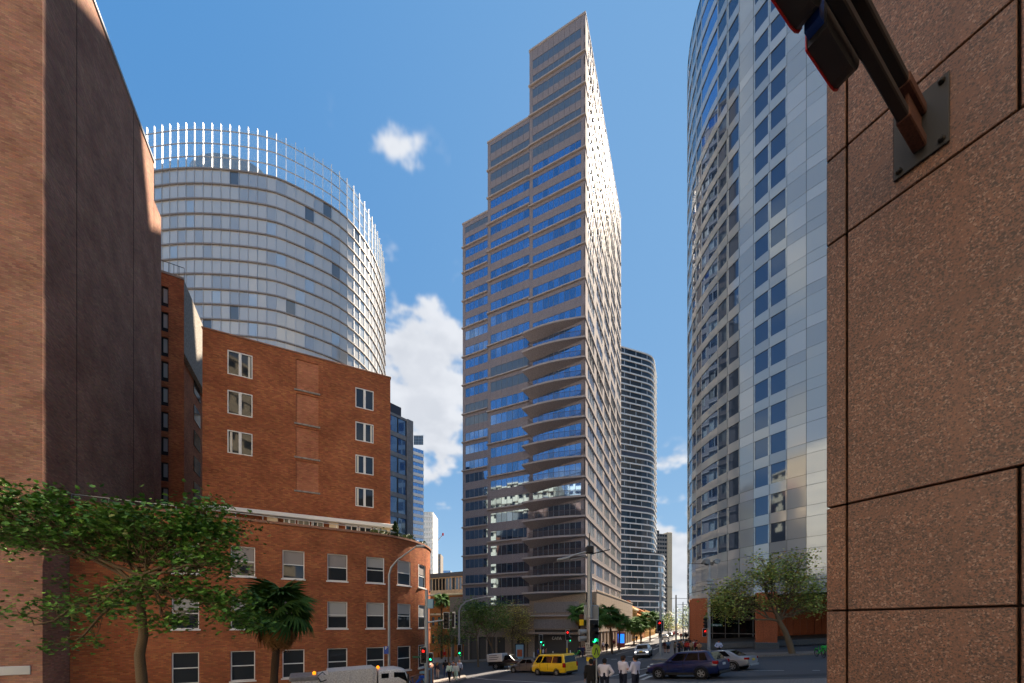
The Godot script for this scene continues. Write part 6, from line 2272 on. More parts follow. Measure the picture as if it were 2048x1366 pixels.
	for k in 2:
		d = 32.5
		q = Vector2(gx(847 + k * 8, d + k * 1.5), d + k * 1.5)
		t = thing("utility_cabinet", ["pale blue utility cabinet with a small brown label by the brick corner", "taller pale blue cabinet just past the labelled one"][k], "cabinet", Transform3D(Basis(Vector3.UP, 0.3), on(q, 0.13)))
		mb = MB.new()
		mb.cbox(Vector3(-0.35, 0, -0.25), Vector3(0.35, 1.25 + 0.2 * k, 0.25), 0.04)
		obj("body", mb.done(), M.pale_blue_box, t)
		if k == 0: sign_plate(t, Vector3(0.05, 0.95, 0.26), 0.3, 0.22, M.rust, 0.0, "label_plate")
	for k in 9:
		var u := [-1.5, 1.2, 4.0, 7.2, 9.0, 11.5, 13.2, 15.0, 17.5][k] as float
		q = TOWER_C + EF * u - ER * 4.6
		t = thing("bollard", "white bollard in the row along the tower's kerb", "bollard", Transform3D(Basis.IDENTITY, on(q, 0.13)), "bollards along the tower kerb")
		mb = MB.new()
		mb.lathe([Vector2(0.08, 0), Vector2(0.08, 0.95), Vector2(0.06, 1.0), Vector2(0.002, 1.02)], 10)
		obj("post", mb.done(), M.white_frame, t)
	# bicycles
	bike("share_bike", "green share bicycle parked on the plaza pavement by the granite corner", gp(1640, 1318), 195.0, "green")
	bike("share_bike", "second green share bicycle behind the first on the plaza pavement", gp(1652, 1316), 200.0, "green")
	bike("share_bike", "blue share bicycle leaning by the brick corner", Vector2(gx(830, 29.5), 29.5), 40.0, "blue")
	bike("share_bike", "green share bicycle at the tower corner kerb", gp(1152, 1316), 60.0, "green")
func bike(called: String, label: String, q: Vector2, ang: float, c: String) -> void:
	var m: StandardMaterial3D = M.get("bike_" + c)
	if m == null: m = mat("bike_" + c, Color(0.12, 0.62, 0.22) if c == "green" else Color(0.08, 0.30, 0.66), 0.4)
	var t := thing(called, label, "bicycle", yaw_at(on(q, 0.13), deg_to_rad(ang)))
	for x in [-0.55, 0.55]:
		var mb := MB.new()
		var pts := []
		for i in 21:
			var an := TAU * i / 20
			pts.append(Vector3(x + cos(an) * 0.31, 0.34 + sin(an) * 0.31, 0))
		mb.tube(pts, [0.03], 6, false)
		for i in 8: mb.bar(Vector3(x, 0.34, 0), Vector3(x + cos(i * PI / 4) * 0.3, 0.34 + sin(i * PI / 4) * 0.3, 0), 0.006, 0.006)
		var wh := obj("wheel", mb.done(), M.black, t)
		mb = MB.new()
		mb.tube([Vector3(x - 0.3, 0.5, 0), Vector3(x - 0.1, 0.7, 0), Vector3(x + 0.15, 0.68, 0)], [0.05, 0.06, 0.04], 6)
		obj("mudguard", mb.done(), m, wh)
	var fb := MB.new()
	fb.tube([Vector3(-0.55, 0.34, 0), Vector3(-0.1, 0.34, 0), Vector3(0.38, 0.75, 0), Vector3(0.42, 1.02, 0)], [0.03, 0.045, 0.04, 0.025], 8)
	fb.tube([Vector3(-0.1, 0.34, 0), Vector3(-0.2, 0.62, 0), Vector3(-0.26, 0.9, 0)], [0.035, 0.03, 0.02], 8)
	fb.tube([Vector3(0.55, 0.34, 0), Vector3(0.44, 0.66, 0), Vector3(0.38, 0.75, 0)], [0.025, 0.03, 0.03], 8)
	obj("frame", fb.done(), m, t)
	fb = MB.new()
	fb.cbox(Vector3(-0.38, 0.9, -0.08), Vector3(-0.14, 0.96, 0.08), 0.03)
	obj("saddle", fb.done(), M.black, t)
	fb = MB.new()
	fb.tube([Vector3(0.3, 1.06, -0.3), Vector3(0.42, 1.04, -0.1), Vector3(0.42, 1.04, 0.1), Vector3(0.3, 1.06, 0.3)], [0.018], 6)
	obj("handlebar", fb.done(), M.black, t)
	fb = MB.new()
	fb.cbox(Vector3(0.48, 0.78, -0.18), Vector3(0.78, 1.0, 0.18), 0.03)
	obj("basket", fb.done(), m, t)

# ---------------------------------------------------------------- vehicles (local +x ahead, +z to the right side)
func rrect(x: float, y0: float, y1: float, hb: float, ht: float, r := 0.09) -> Array:
	# cross-section of a car body across z, counter-clockwise seen from ahead
	var pts := []
	var ym := lerpf(y0, y1, 0.55)
	for e in [[hb - r, y0], [hb, y0 + r], [maxf(hb, ht) + 0.015, ym], [ht, y1 - r], [ht - r * 1.6, y1 - r * 0.15], [ht * 0.5, y1 + 0.012], [0.0, y1 + 0.02], [-ht * 0.5, y1 + 0.012], [-ht + r * 1.6, y1 - r * 0.15], [-ht, y1 - r], [-maxf(hb, ht) - 0.015, ym], [-hb, y0 + r], [-hb + r, y0]]: pts.append(Vector3(x, e[1], e[0]))
	return pts
func wheel(t: Node, x: float, z: float, r: float, rim: Material) -> void:
	var sd := signf(z)
	var b := Basis(Vector3.RIGHT, Vector3(0, 0, sd), Vector3(0, -sd, 0))
	var mb := MB.new()
	mb.lathe([Vector2(r * 0.62, -0.11), Vector2(r * 0.94, -0.11), Vector2(r, -0.07), Vector2(r, 0.07), Vector2(r * 0.94, 0.105), Vector2(r * 0.66, 0.11), Vector2(r * 0.64, 0.07)], 24)
	var w := obj("wheel", mb.done(), M.tyre, t, Transform3D(b, Vector3(x, r, z)))
	mb = MB.new()
	mb.lathe([Vector2(r * 0.64, 0.02), Vector2(r * 0.63, 0.085), Vector2(r * 0.56, 0.085), Vector2(r * 0.54, 0.03), Vector2(0.01, 0.03)], 20)
	for i in 5:
		var an := TAU * i / 5
		mb.box(Vector3(0.02, 0.03, -0.04), Vector3(r * 0.58, 0.085, 0.04), Transform3D(Basis(Vector3.UP, an), Vector3.ZERO))
	obj("rim", mb.done(), rim, w)
func qlerp(q: Array, u: float, v: float) -> Vector3:
	return (q[0] as Vector3).lerp(q[1], u).lerp((q[3] as Vector3).lerp(q[2], u), v)
func patch(parent: Node, called: String, q: Array, u0: float, u1: float, v0: float, v1: float, m: Material, out := 0.008) -> void:
	# a thin pane set just proud of the face q (a, b, c, d)
	var nn := ((q[2] - q[0]) as Vector3).cross(q[3] - q[1]).normalized()
	var a := qlerp(q, u0, v0); var b := qlerp(q, u1, v0); var c := qlerp(q, u1, v1); var d := qlerp(q, u0, v1)
	var mb := MB.new()
	var o := nn * out
	mb.quad(a + o, b + o, c + o, d + o)
	for e in [[a, b], [b, c], [c, d], [d, a]]: mb.quad(e[0] - o, e[1] - o, e[1] + o, e[0] + o)
	obj(called, mb.done(), m, parent)
func car(called: String, label: String, cat: String, q: Vector2, ang: float, p: Dictionary, paint: Material) -> Node3D:
	var g0 := on(q)
	var x := Vector3(sin(ang), 0, -cos(ang))
	var ahead := on(q + Vector2(sin(ang), cos(ang)))
	x = (ahead - g0).normalized()
	var rt := q + Vector2(cos(ang), -sin(ang))
	var z := (on(rt) - g0).normalized()
	var y := z.cross(x).normalized()
	z = x.cross(y)
	var t := thing(called, label, cat, Transform3D(Basis(x, y, z), g0 + y * 0.006))
	var mb := MB.new()
	var rings := []
	for s in p.body: rings.append(rrect(s[0], s[1], s[2], s[3], s[4]))
	mb.loft(rings)
	var body := obj("body", mb.done(), paint, t)
	# cabin: belt outline and roof outline [front x, rear x, half width, y]
	var b: Array = p.belt
	var r: Array = p.roof
	var mid := []
	var gl: Material = M.car_glass
	mb = MB.new()
	var mk := func(e: Array, k: float) -> Array:
		var out := []
		var n := 3
		var cr := 0.16 * k
		for c in [[e[0], e[2], 1, 1], [e[1], e[2], -1, 1], [e[1], -e[2], -1, -1], [e[0], -e[2], 1, -1]]:
			var cx: float = c[0] - c[2] * cr
			var cz: float = c[1] - c[3] * cr
			var a0 := atan2(float(c[3]), 0.0) if c[2] * c[3] < 0 else atan2(0.0, float(c[2]))
			var st := [0.0, 0.5, 1.0]
			for f in st:
				var vx: float = c[2] * (1.0 - f) if c[2] * c[3] > 0 else c[2] * f
				var vz: float = c[3] * f if c[2] * c[3] > 0 else c[3] * (1.0 - f)
				var l := sqrt(vx * vx + vz * vz)
				out.append(Vector3(cx + vx / l * cr, e[3], cz + vz / l * cr))
		out.reverse()
		return out
	var roof_lo := [lerpf(b[0], r[0], 0.86), lerpf(b[1], r[1], 0.86), lerpf(b[2], r[2], 0.86), lerpf(b[3], r[3], 0.86)]
	mb.loft([mk.call(b, 0.6), mk.call(roof_lo, 0.8), mk.call([r[0] - 0.06, r[1] + 0.05, r[2] - 0.02, r[3] - 0.03], 0.9), mk.call([r[0] - 0.25, r[1] + 0.2, r[2] - 0.16, r[3]], 0.9)], true, true)
	var cab := obj("cabin", mb.done(), paint, body)
	var wf: Array = p.get("win", [0.16, 0.86])
	var fl := Vector3(b[0], b[3], -b[2]); var fr := Vector3(b[0], b[3], b[2]); var rl := Vector3(b[1], b[3], -b[2]); var rr := Vector3(b[1], b[3], b[2])
	var tfl := Vector3(r[0], r[3], -r[2]); var tfr := Vector3(r[0], r[3], r[2]); var trl := Vector3(r[1], r[3], -r[2]); var trr := Vector3(r[1], r[3], r[2])
	patch(cab, "windscreen", [fr, fl, tfl, tfr], 0.09, 0.91, 0.06, wf[1], gl)
	patch(cab, "rear_window", [rl, rr, trr, trl], p.get("rw", [0.1, 0.9, 0.12])[0], p.get("rw", [0.1, 0.9, 0.12])[1], p.get("rw", [0.1, 0.9, 0.12])[2], wf[1], gl)
	for sd in [-1, 1]:
		for e in p.sidewin:
			var face := [fl, rl, trl, tfl] if sd < 0 else [rr, fr, tfr, trr]
			var u0: float = e[0] if sd < 0 else 1.0 - e[1]
			var u1: float = e[1] if sd < 0 else 1.0 - e[0]
			patch(cab, "side_window", face, u0, u1, wf[0], wf[1], gl)
		# wheels, arches, lights, door lines, mirror
		for wx in p.axles:
			mb = MB.new()
			var bs := Basis(Vector3.RIGHT, Vector3(0, 0, sd), Vector3(0, -sd, 0))
			mb.lathe([Vector2(p.wr + 0.075, -0.12), Vector2(p.wr + 0.075, 0.0), Vector2(p.wr + 0.03, 0.012), Vector2(p.wr + 0.02, -0.1)], 24, Transform3D(bs, Vector3(wx, p.wr + 0.01, sd * (p.hw + 0.012))))
			obj("wheel_arch", mb.done(), M.trim_black, body)
			wheel(t, wx, sd * (p.hw - 0.06), p.wr, M[p.rim])
		mb = MB.new()
		mb.cbox(Vector3(p.head[0] - 0.16, p.head[1] - 0.09, sd * p.head[2] - 0.2), Vector3(p.head[0] + 0.03, p.head[1] + 0.06, sd * p.head[2] + 0.16), 0.04)
		obj("headlight", mb.done(), glow("headlight_glow", Color(1.0, 0.97, 0.9), 1.2) if p.get("lit", false) else M.lamp_clear, body)
		mb = MB.new()
		mb.cbox(Vector3(p.tail[0] - 0.03, p.tail[1] - p.tail[3], sd * p.tail[2] - 0.12), Vector3(p.tail[0] + 0.28, p.tail[1] + p.tail[3], sd * p.tail[2] + 0.055), 0.03)
		obj("tail_light", mb.done(), M.tail_red, body)
		mb = MB.new()
		mb.cbox(Vector3(b[0] - 0.62, b[3] - 0.02, sd * (b[2] + 0.06) - 0.1), Vector3(b[0] - 0.45, b[3] + 0.13, sd * (b[2] + 0.06) + 0.1), 0.04)
		obj("mirror", mb.done(), paint, body)
		for dx in p.doors:
			mb = MB.new()
			mb.box(Vector3(dx - 0.008, p.belt[3] - 0.55, sd * (p.hw + 0.016) - 0.01), Vector3(dx + 0.008, p.belt[3] + 0.02, sd * (p.hw + 0.016) + 0.006))
			obj("door_seam", mb.done(), M.trim_black, body)
			mb = MB.new()
			mb.cbox(Vector3(dx + 0.06, p.belt[3] - 0.2, sd * (p.hw + 0.02) - 0.02), Vector3(dx + 0.26, p.belt[3] - 0.16, sd * (p.hw + 0.02) + 0.02), 0.015)
			obj("door_handle", mb.done(), paint, body)
	for e in [[p.body[p.body.size() - 1][0] + 0.012, "front"], [p.body[0][0] - 0.012, "rear"]]:
		mb = MB.new()
		mb.cbox(Vector3(e[0] - 0.02, p.plate_y - 0.07, -0.19), Vector3(e[0] + 0.02, p.plate_y + 0.07, 0.19), 0.01)
		obj("number_plate", mb.done(), M[p.plate], body)
		mb = MB.new()
		mb.cbox(Vector3(e[0] - 0.05, p.body[2][1] + 0.02, -p.hw + 0.1), Vector3(e[0] + 0.05, p.body[2][1] + 0.2, p.hw - 0.1), 0.05)
		obj("bumper", mb.done(), M.trim_black if p.get("dark_bumper", true) else paint, body)
	mb = MB.new()
	mb.cbox(Vector3(p.body[p.body.size() - 1][0] - 0.02, p.head[1] - 0.2, -0.5), Vector3(p.body[p.body.size() - 1][0] + 0.02, p.head[1] + 0.02, 0.5), 0.02)
	obj("grille", mb.done(), M.trim_black, body)
	mb = MB.new()
	mb.box(Vector3(p.axles[1] + p.wr + 0.1, p.body[2][1] - 0.02, -p.hw - 0.012), Vector3(p.axles[0] - p.wr - 0.1, p.body[2][1] + 0.14, p.hw + 0.012))
	obj("sill_trim", mb.done(), M.trim_black if p.get("dark_bumper", true) else paint, body)
	return t
func build_vehicles() -> void:
	mat("tyre", Color(0.07, 0.07, 0.07), 0.85)
	mat("car_glass", Color(0.05, 0.06, 0.07), 0.03, 0.15)
	mat("trim_black", Color(0.07, 0.07, 0.075), 0.6)
	mat("alloy", Color(0.62, 0.63, 0.64), 0.35, 0.7)
	mat("steel_rim", Color(0.55, 0.55, 0.54), 0.5, 0.4)
	mat("lamp_clear", Color(0.75, 0.77, 0.78), 0.15, 0.3)
	mat("tail_red", Color(0.60, 0.05, 0.04), 0.2)
	mat("plate_white", Color(0.8, 0.8, 0.78), 0.5)
	mat("plate_yellow", Color(0.85, 0.70, 0.06), 0.5)
	for e in [["paint_yellow", Color(0.90, 0.74, 0.03)], ["paint_navy", Color(0.04, 0.10, 0.30)], ["paint_silver", Color(0.55, 0.56, 0.58)], ["paint_white", Color(0.80, 0.81, 0.82)], ["paint_bronze", Color(0.36, 0.33, 0.31)], ["paint_red", Color(0.55, 0.06, 0.05)], ["paint_black", Color(0.05, 0.05, 0.06)]]:
		var m := mat(e[0], e[1], 0.3, 0.0, 0.5)
		m.clearcoat_enabled = true
		m.clearcoat = 0.8
		m.clearcoat_roughness = 0.05
	var van := {"hw": 0.845, "wr": 0.32, "axles": [1.35, -1.22], "body": [[-2.34, 0.42, 1.12, 0.78, 0.80], [-2.28, 0.30, 1.2, 0.82, 0.835], [-1.6, 0.26, 1.22, 0.84, 0.845], [1.0, 0.26, 1.20, 0.84, 0.845], [1.9, 0.28, 1.13, 0.83, 0.83], [2.22, 0.32, 1.02, 0.78, 0.76], [2.34, 0.42, 0.85, 0.68, 0.62]], "belt": [1.98, -2.29, 0.835, 1.1], "roof": [1.12, -2.2, 0.74, 1.99], "win": [0.10, 0.80], "rw": [0.06, 0.94, 0.14], "sidewin": [[0.06, 0.24], [0.275, 0.60], [0.625, 0.93]], "rim": "steel_rim", "head": [2.2, 0.85, 0.62], "tail": [-2.34, 1.0, 0.78, 0.2], "doors": [0.95, -0.1], "plate_y": 0.78, "plate": "plate_yellow"}
	var q := Vector2(gx(1108, 36.0), 36.0)
	car("yellow_van", "bright yellow passenger van turning across the junction", "van", q, deg_to_rad(-38), van, M.paint_yellow)
	var suv := {"hw": 0.92, "wr": 0.36, "axles": [1.38, -1.31], "body": [[-2.28, 0.55, 1.0, 0.80, 0.84], [-2.18, 0.34, 1.08, 0.87, 0.89], [-1.7, 0.28, 1.10, 0.91, 0.91], [0.8, 0.27, 1.06, 0.91, 0.90], [1.6, 0.30, 1.0, 0.90, 0.84], [2.1, 0.34, 0.92, 0.84, 0.74], [2.3, 0.45, 0.78, 0.70, 0.62]], "belt": [1.0, -2.14, 0.885, 1.05], "roof": [0.18, -1.72, 0.67, 1.68], "win": [0.12, 0.80], "sidewin": [[0.12, 0.40], [0.43, 0.70], [0.73, 0.88]], "rim": "alloy", "head": [2.2, 0.78, 0.62], "tail": [-2.28, 0.98, 0.80, 0.1], "doors": [0.72, -0.28], "plate_y": 0.86, "plate": "plate_white"}
	q = Vector2(gx(1374, 24.0), 24.0)
	car("navy_suv", "dark navy blue four-wheel drive waiting at the junction", "car", q, deg_to_rad(-40), suv, M.paint_navy)
	var sedan := {"hw": 0.88, "wr": 0.33, "axles": [1.42, -1.36], "body": [[-2.38, 0.5, 0.92, 0.76, 0.74], [-2.28, 0.34, 0.98, 0.84, 0.80], [-1.7, 0.26, 1.0, 0.87, 0.84], [0.8, 0.25, 0.95, 0.88, 0.86], [1.6, 0.27, 0.86, 0.87, 0.80], [2.2, 0.32, 0.74, 0.80, 0.66], [2.4, 0.42, 0.62, 0.64, 0.54]], "belt": [1.1, -1.85, 0.85, 0.94], "roof": [0.25, -1.0, 0.62, 1.46], "win": [0.12, 0.84], "sidewin": [[0.13, 0.46], [0.49, 0.82]], "rim": "alloy", "head": [2.24, 0.66, 0.6], "tail": [-2.38, 0.82, 0.74, 0.08], "doors": [0.5, -0.45], "plate_y": 0.72, "plate": "plate_yellow", "dark_bumper": false}
	q = Vector2(gx(1437, 27.8), 27.8)
	car("silver_sedan", "silver sedan taxi close behind the navy four-wheel drive", "car", q, deg_to_rad(-38), sedan, M.paint_silver)
	q = Vector2(gx(1058, 40.5), 40.5)
	car("bronze_sedan", "brownish grey sedan half hidden behind the yellow van", "car", q, deg_to_rad(-48), sedan, M.paint_bronze)
	var ws := suv.duplicate(true)
	ws.lit = true
	ws.plate = "plate_yellow"
	q = Vector2(gx(1287, 49.0), 49.0)
	car("white_suv", "white four-wheel drive taxi with headlights on approaching up the street", "car", q, deg_to_rad(205), ws, M.paint_white)
	for e in [[1340, 118.0, M.paint_black, "dark car with lit tail lights far down the street", 25.0], [1352, 132.0, M.paint_red, "red car queuing further down the street", 25.0], [1331, 104.0, M.paint_silver, "silver car parked by the far sandstone terrace", 25.0]]:
		car("street_car", e[3], "car", Vector2(gx(e[0], e[1]), e[1]), deg_to_rad(e[4]), sedan, e[2])
	# utility with a pale canopy box at the far kerb
	q = Vector2(gx(1018, 47.0), 47.0)
	var ute := sedan.duplicate(true)
	ute.belt = [1.15, -0.35, 0.85, 1.0]
	ute.roof = [0.45, -0.2, 0.68, 1.72]
	ute.sidewin = [[0.15, 0.85]]
	ute.body = [[-2.4, 0.62, 1.0, 0.80, 0.80], [-2.3, 0.5, 1.05, 0.86, 0.84], [-0.4, 0.42, 1.06, 0.87, 0.86], [0.8, 0.40, 1.06, 0.88, 0.86], [1.6, 0.42, 1.0, 0.87, 0.82], [2.2, 0.45, 0.92, 0.84, 0.76], [2.4, 0.5, 0.8, 0.7, 0.62]]
	ute.wr = 0.37
	var ut := car("utility_truck", "dark utility truck with a pale signwritten box on its tray", "truck", q, deg_to_rad(112), ute, M.paint_black)
	var mb := MB.new()
	mb.cbox(Vector3(-2.5, 0.95, -0.9), Vector3(-0.45, 1.9, 0.9), 0.04)
	var bx := obj("canopy_box", mb.done(), M.worn_white, ut)
	for k in 3:
		mb = MB.new()
		mb.box(Vector3(-2.2, 1.7 - k * 0.25, 0.9), Vector3(-1.1 + 0.2 * (k % 2), 1.76 - k * 0.25, 0.906))
		obj("print_line", mb.done(), M.trim_black, bx)
	build_garbage_truck()
func build_garbage_truck() -> void:
	var ang := deg_to_rad(61.4)
	var q := Vector2(gx(700, 22.6), 22.6)
	var g := on(q).y
	var ahead := Vector2(sin(ang), cos(ang))
	var t := thing("garbage_truck", "worn white rubbish truck with amber beacons parked along the brick wall", "truck", yaw_at(on(q, 0.006), ang))
	var top := gy(1342, 22.6) - g
	var mb := MB.new()
	# hopper body with a sloping rear
	mb.prism(PackedVector2Array([Vector2(-1.35, 0.75), Vector2(1.35, 0.75), Vector2(1.35, top + 0.2), Vector2(-1.2, top + 0.12)]), -1.05, 1.05)
	var body := obj("hopper_body", mb.done(), M.worn_white, t)
	for k in 4:
		mb = MB.new()
		mb.box(Vector3(-0.8 + k * 0.62, 0.85, 1.05), Vector3(-0.74 + k * 0.62, top - 0.1, 1.09))
		obj("rib", mb.done(), M.worn_white, body)
	mb = MB.new()
	mb.prism(PackedVector2Array([Vector2(-3.0, 0.9), Vector2(-1.36, 0.8), Vector2(-1.05, top + 0.0), Vector2(-1.3, top - 0.02), Vector2(-3.0, top - 0.28)]), -1.02, 1.02)
	obj("tail_hopper", mb.done(), M.worn_white, t)
	mb = MB.new()
	mb.cbox(Vector3(-3.1, top - 0.3, -1.06), Vector3(-1.7, top - 0.06, 1.06), 0.04)
	obj("rusty_lip", mb.done(), M.louvre, t)
	mb = MB.new()
	mb.tube([Vector3(-1.3, top - 0.1, 0.9), Vector3(-1.5, top + 0.12, 0.95), Vector3(-1.75, top - 0.1, 1.0), Vector3(-1.6, top - 0.4, 1.08), Vector3(-1.3, top - 0.3, 1.08)], [0.03], 6)
	obj("hydraulic_hose", mb.done(), M.black, t)
	# cab
	var ct := gy(1335, 24.0) - g
	var rings := []
	for e in [[1.45, 0.5, ct - 0.05, 1.0], [1.55, 0.5, ct + 0.02, 1.02], [2.6, 0.5, ct + 0.06, 1.02], [3.05, 0.5, ct - 0.06, 1.0], [3.25, 0.5, ct - 0.5, 0.98], [3.42, 0.5, ct - 1.0, 0.96]]:
		rings.append(rrect(e[0], e[1], e[2], e[3], e[3] - 0.05, 0.12))
	mb = MB.new()
	mb.loft(rings)
	var cab := obj("cab", mb.done(), M.worn_white, t)
	for sd in [-1.0, 1.0]:
		mb = MB.new()
		mb.prism(PackedVector2Array([Vector2(2.35, ct - 0.78), Vector2(3.2, ct - 0.86), Vector2(3.0, ct - 0.2), Vector2(2.35, ct - 0.16)]), 1.0, 1.012, Transform3D(Basis(Vector3.RIGHT, Vector3.UP, Vector3(0, 0, 1)), Vector3(0, 0, 0 if sd > 0 else -2.012)))
		obj("side_window", mb.done(), M.car_glass, cab)
		mb = MB.new()
		mb.cbox(Vector3(1.62, ct - 0.5, sd * 1.0 - 0.012), Vector3(2.05, ct - 0.2, sd * 1.0 + 0.012), 0.01)
		obj("quarter_window", mb.done(), M.car_glass, cab)
		mb = MB.new()
		mb.cbox(Vector3(3.1, ct - 0.9, sd * 1.18 - 0.06), Vector3(3.2, ct - 0.3, sd * 1.18 + 0.06), 0.03)
		obj("mirror", mb.done(), M.black, cab)
		for wx in [2.5, -1.9]: wheel(t, wx, sd * 0.9, 0.42, M.steel_rim)
	patch(cab, "windscreen", [Vector3(3.42, ct - 1.0, 0.9), Vector3(3.42, ct - 1.0, -0.9), Vector3(3.07, ct - 0.12, -0.9), Vector3(3.07, ct - 0.12, 0.9)], 0.05, 0.95, 0.08, 0.95, M.car_glass, 0.02)
	mb = MB.new()
	mb.cbox(Vector3(-2.8, 0.5, -0.5), Vector3(3.2, 0.75, 0.5), 0.04)
	obj("chassis", mb.done(), M.black, t)
	for e in [[-1.9, top - 0.02, 0.6], [1.5, ct + 0.06, 0.5]]:
		mb = MB.new()
		mb.lathe([Vector2(0.09, 0), Vector2(0.09, 0.12), Vector2(0.04, 0.17), Vector2(0.002, 0.18)], 10, Transform3D(Basis.IDENTITY, Vector3(e[0], e[1], e[2])))
		obj("beacon_lamp", mb.done(), glow("beacon_lamp_glow", Color(1.0, 0.55, 0.05), 0.5), t)

# ---------------------------------------------------------------- people
# a field of tapered capsules joined smoothly, meshed as surface nets
func net(bones: Array, cell: float, k: float, grow: float, lo: Vector3, hi: Vector3, mb: MB) -> void:
	var nx := int((hi.x - lo.x) / cell) + 2
	var ny := int((hi.y - lo.y) / cell) + 2
	var nz := int((hi.z - lo.z) / cell) + 2
	var f := PackedFloat32Array()
	f.resize(nx * ny * nz)
	f.fill(1.0)
	for b in bones:
		var a: Vector3 = b[0]
		var c: Vector3 = b[1]
		var ra: float = b[2] + grow
		var rb: float = b[3] + grow
		var m := maxf(ra, rb) + k + cell * 1.5
		var p0 := ((a.min(c) - Vector3.ONE * m - lo) / cell).floor()
		var p1 := ((a.max(c) + Vector3.ONE * m - lo) / cell).ceil()
		var ac := c - a
		var l2 := maxf(ac.length_squared(), 1e-8)
		for x in range(maxi(0, int(p0.x)), mini(nx, int(p1.x) + 1)):
			for y in range(maxi(0, int(p0.y)), mini(ny, int(p1.y) + 1)):
				for z in range(maxi(0, int(p0.z)), mini(nz, int(p1.z) + 1)):
					var p := lo + Vector3(x, y, z) * cell
					var t := clampf((p - a).dot(ac) / l2, 0.0, 1.0)
					var d := p.distance_to(a + ac * t) - lerpf(ra, rb, t)
					var i := (x * ny + y) * nz + z
					var o := f[i]
					var h := clampf(0.5 + 0.5 * (o - d) / k, 0.0, 1.0)
					f[i] = lerpf(o, d, h) - k * h * (1.0 - h)
	var id := {}
	var base := mb.v.size()
	var verts := PackedVector3Array()
	var corner := [Vector3i(0, 0, 0), Vector3i(1, 0, 0), Vector3i(0, 1, 0), Vector3i(1, 1, 0), Vector3i(0, 0, 1), Vector3i(1, 0, 1), Vector3i(0, 1, 1), Vector3i(1, 1, 1)]
	var edges := [[0, 1], [2, 3], [4, 5], [6, 7], [0, 2], [1, 3], [4, 6], [5, 7], [0, 4], [1, 5], [2, 6], [3, 7]]
	for x in nx - 1:
		for y in ny - 1:
			for z in nz - 1:
				var i0 := (x * ny + y) * nz + z
				var v0 := f[i0]
				if absf(v0) > cell * 2.0: continue
				var vals := []
				var neg := 0
				for c in corner:
					var vv := f[((x + c.x) * ny + y + c.y) * nz + z + c.z]
					vals.append(vv)
					if vv < 0: neg += 1
				if neg == 0 or neg == 8: continue
				var s := Vector3.ZERO
				var n := 0
				for e in edges:
					var a: float = vals[e[0]]
					var b: float = vals[e[1]]
					if (a < 0) != (b < 0):
						s += Vector3(corner[e[0]]).lerp(Vector3(corner[e[1]]), a / (a - b))
						n += 1
				id[i0] = verts.size()
				verts.append(lo + (Vector3(x, y, z) + s / n) * cell)
	var nor := PackedVector3Array()
	nor.resize(verts.size())
	var tris := PackedInt32Array()
	var sx := ny * nz
	for key in id:
		var i: int = key
		var z := i % nz
		var y := (i / nz) % ny
		var x := i / sx
		for ax in 3:
			var st: int = [sx, nz, 1][ax]
			var j := i + st
			if j >= f.size() or (f[i] < 0) == (f[j] < 0): continue
			var u: int = [nz, 1, sx][ax]
			var w: int = [1, sx, nz][ax]
			if not (id.has(i - u) and id.has(i - w) and id.has(i - u - w)): continue
			var q := [id[i], id[i - u], id[i - u - w], id[i - w]]
			if f[i] >= 0: q.reverse()
			for tr in [[0, 1, 2], [0, 2, 3]]:
				var a: int = q[tr[0]]; var b: int = q[tr[1]]; var c: int = q[tr[2]]
				var nn := (verts[b] - verts[a]).cross(verts[c] - verts[a])
				nor[a] += nn; nor[b] += nn; nor[c] += nn
				tris.append(a); tris.append(c); tris.append(b)
	for i in verts.size():
		mb.v.append(verts[i]); mb.n.append(nor[i].normalized()); mb.uv.append(Vector2(verts[i].x, verts[i].y))
	for i in tris: mb.ix.append(base + i)
# joints of a pose; local +x is the way the person faces, z their right-hand side, height 1.76
func pose(kind: String) -> Dictionary:
	var j := {"pel": Vector3(0, 0.98, 0), "chest": Vector3(0.0, 1.30, 0), "neck": Vector3(0.0, 1.49, 0), "head": Vector3(0.03, 1.64, 0),
		"hipL": Vector3(0, 0.93, -0.10), "hipR": Vector3(0, 0.93, 0.10), "kneeL": Vector3(0.02, 0.50, -0.12), "kneeR": Vector3(0.02, 0.50, 0.12), "ankL": Vector3(-0.03, 0.09, -0.13), "ankR": Vector3(-0.03, 0.09, 0.13),
		"shL": Vector3(-0.01, 1.43, -0.19), "shR": Vector3(-0.01, 1.43, 0.19), "elL": Vector3(-0.03, 1.14, -0.25), "elR": Vector3(-0.03, 1.14, 0.25), "wrL": Vector3(0.03, 0.90, -0.26), "wrR": Vector3(0.03, 0.90, 0.26)}
	if kind == "folded":
		j.elL = Vector3(0.06, 1.16, -0.27); j.elR = Vector3(0.06, 1.16, 0.27); j.wrL = Vector3(0.24, 1.20, 0.04); j.wrR = Vector3(0.25, 1.16, -0.04)
	elif kind == "hips":
		j.elL = Vector3(-0.02, 1.17, -0.36); j.elR = Vector3(-0.02, 1.17, 0.36); j.wrL = Vector3(0.10, 1.00, -0.21); j.wrR = Vector3(0.10, 1.00, 0.21)
	elif kind == "walk":
		j.kneeL = Vector3(0.20, 0.53, -0.10); j.ankL = Vector3(0.26, 0.12, -0.10); j.kneeR = Vector3(-0.06, 0.50, 0.10); j.ankR = Vector3(-0.33, 0.16, 0.10)
		j.elL = Vector3(-0.15, 1.16, -0.25); j.wrL = Vector3(-0.10, 0.94, -0.27); j.elR = Vector3(0.08, 1.14, 0.25); j.wrR = Vector3(0.24, 0.97, 0.24)
	elif kind == "phone":
		j.elR = Vector3(0.03, 1.15, 0.25); j.wrR = Vector3(0.26, 1.27, 0.08); j.head = Vector3(0.06, 1.63, 0)
	return j
var person_mesh := {}
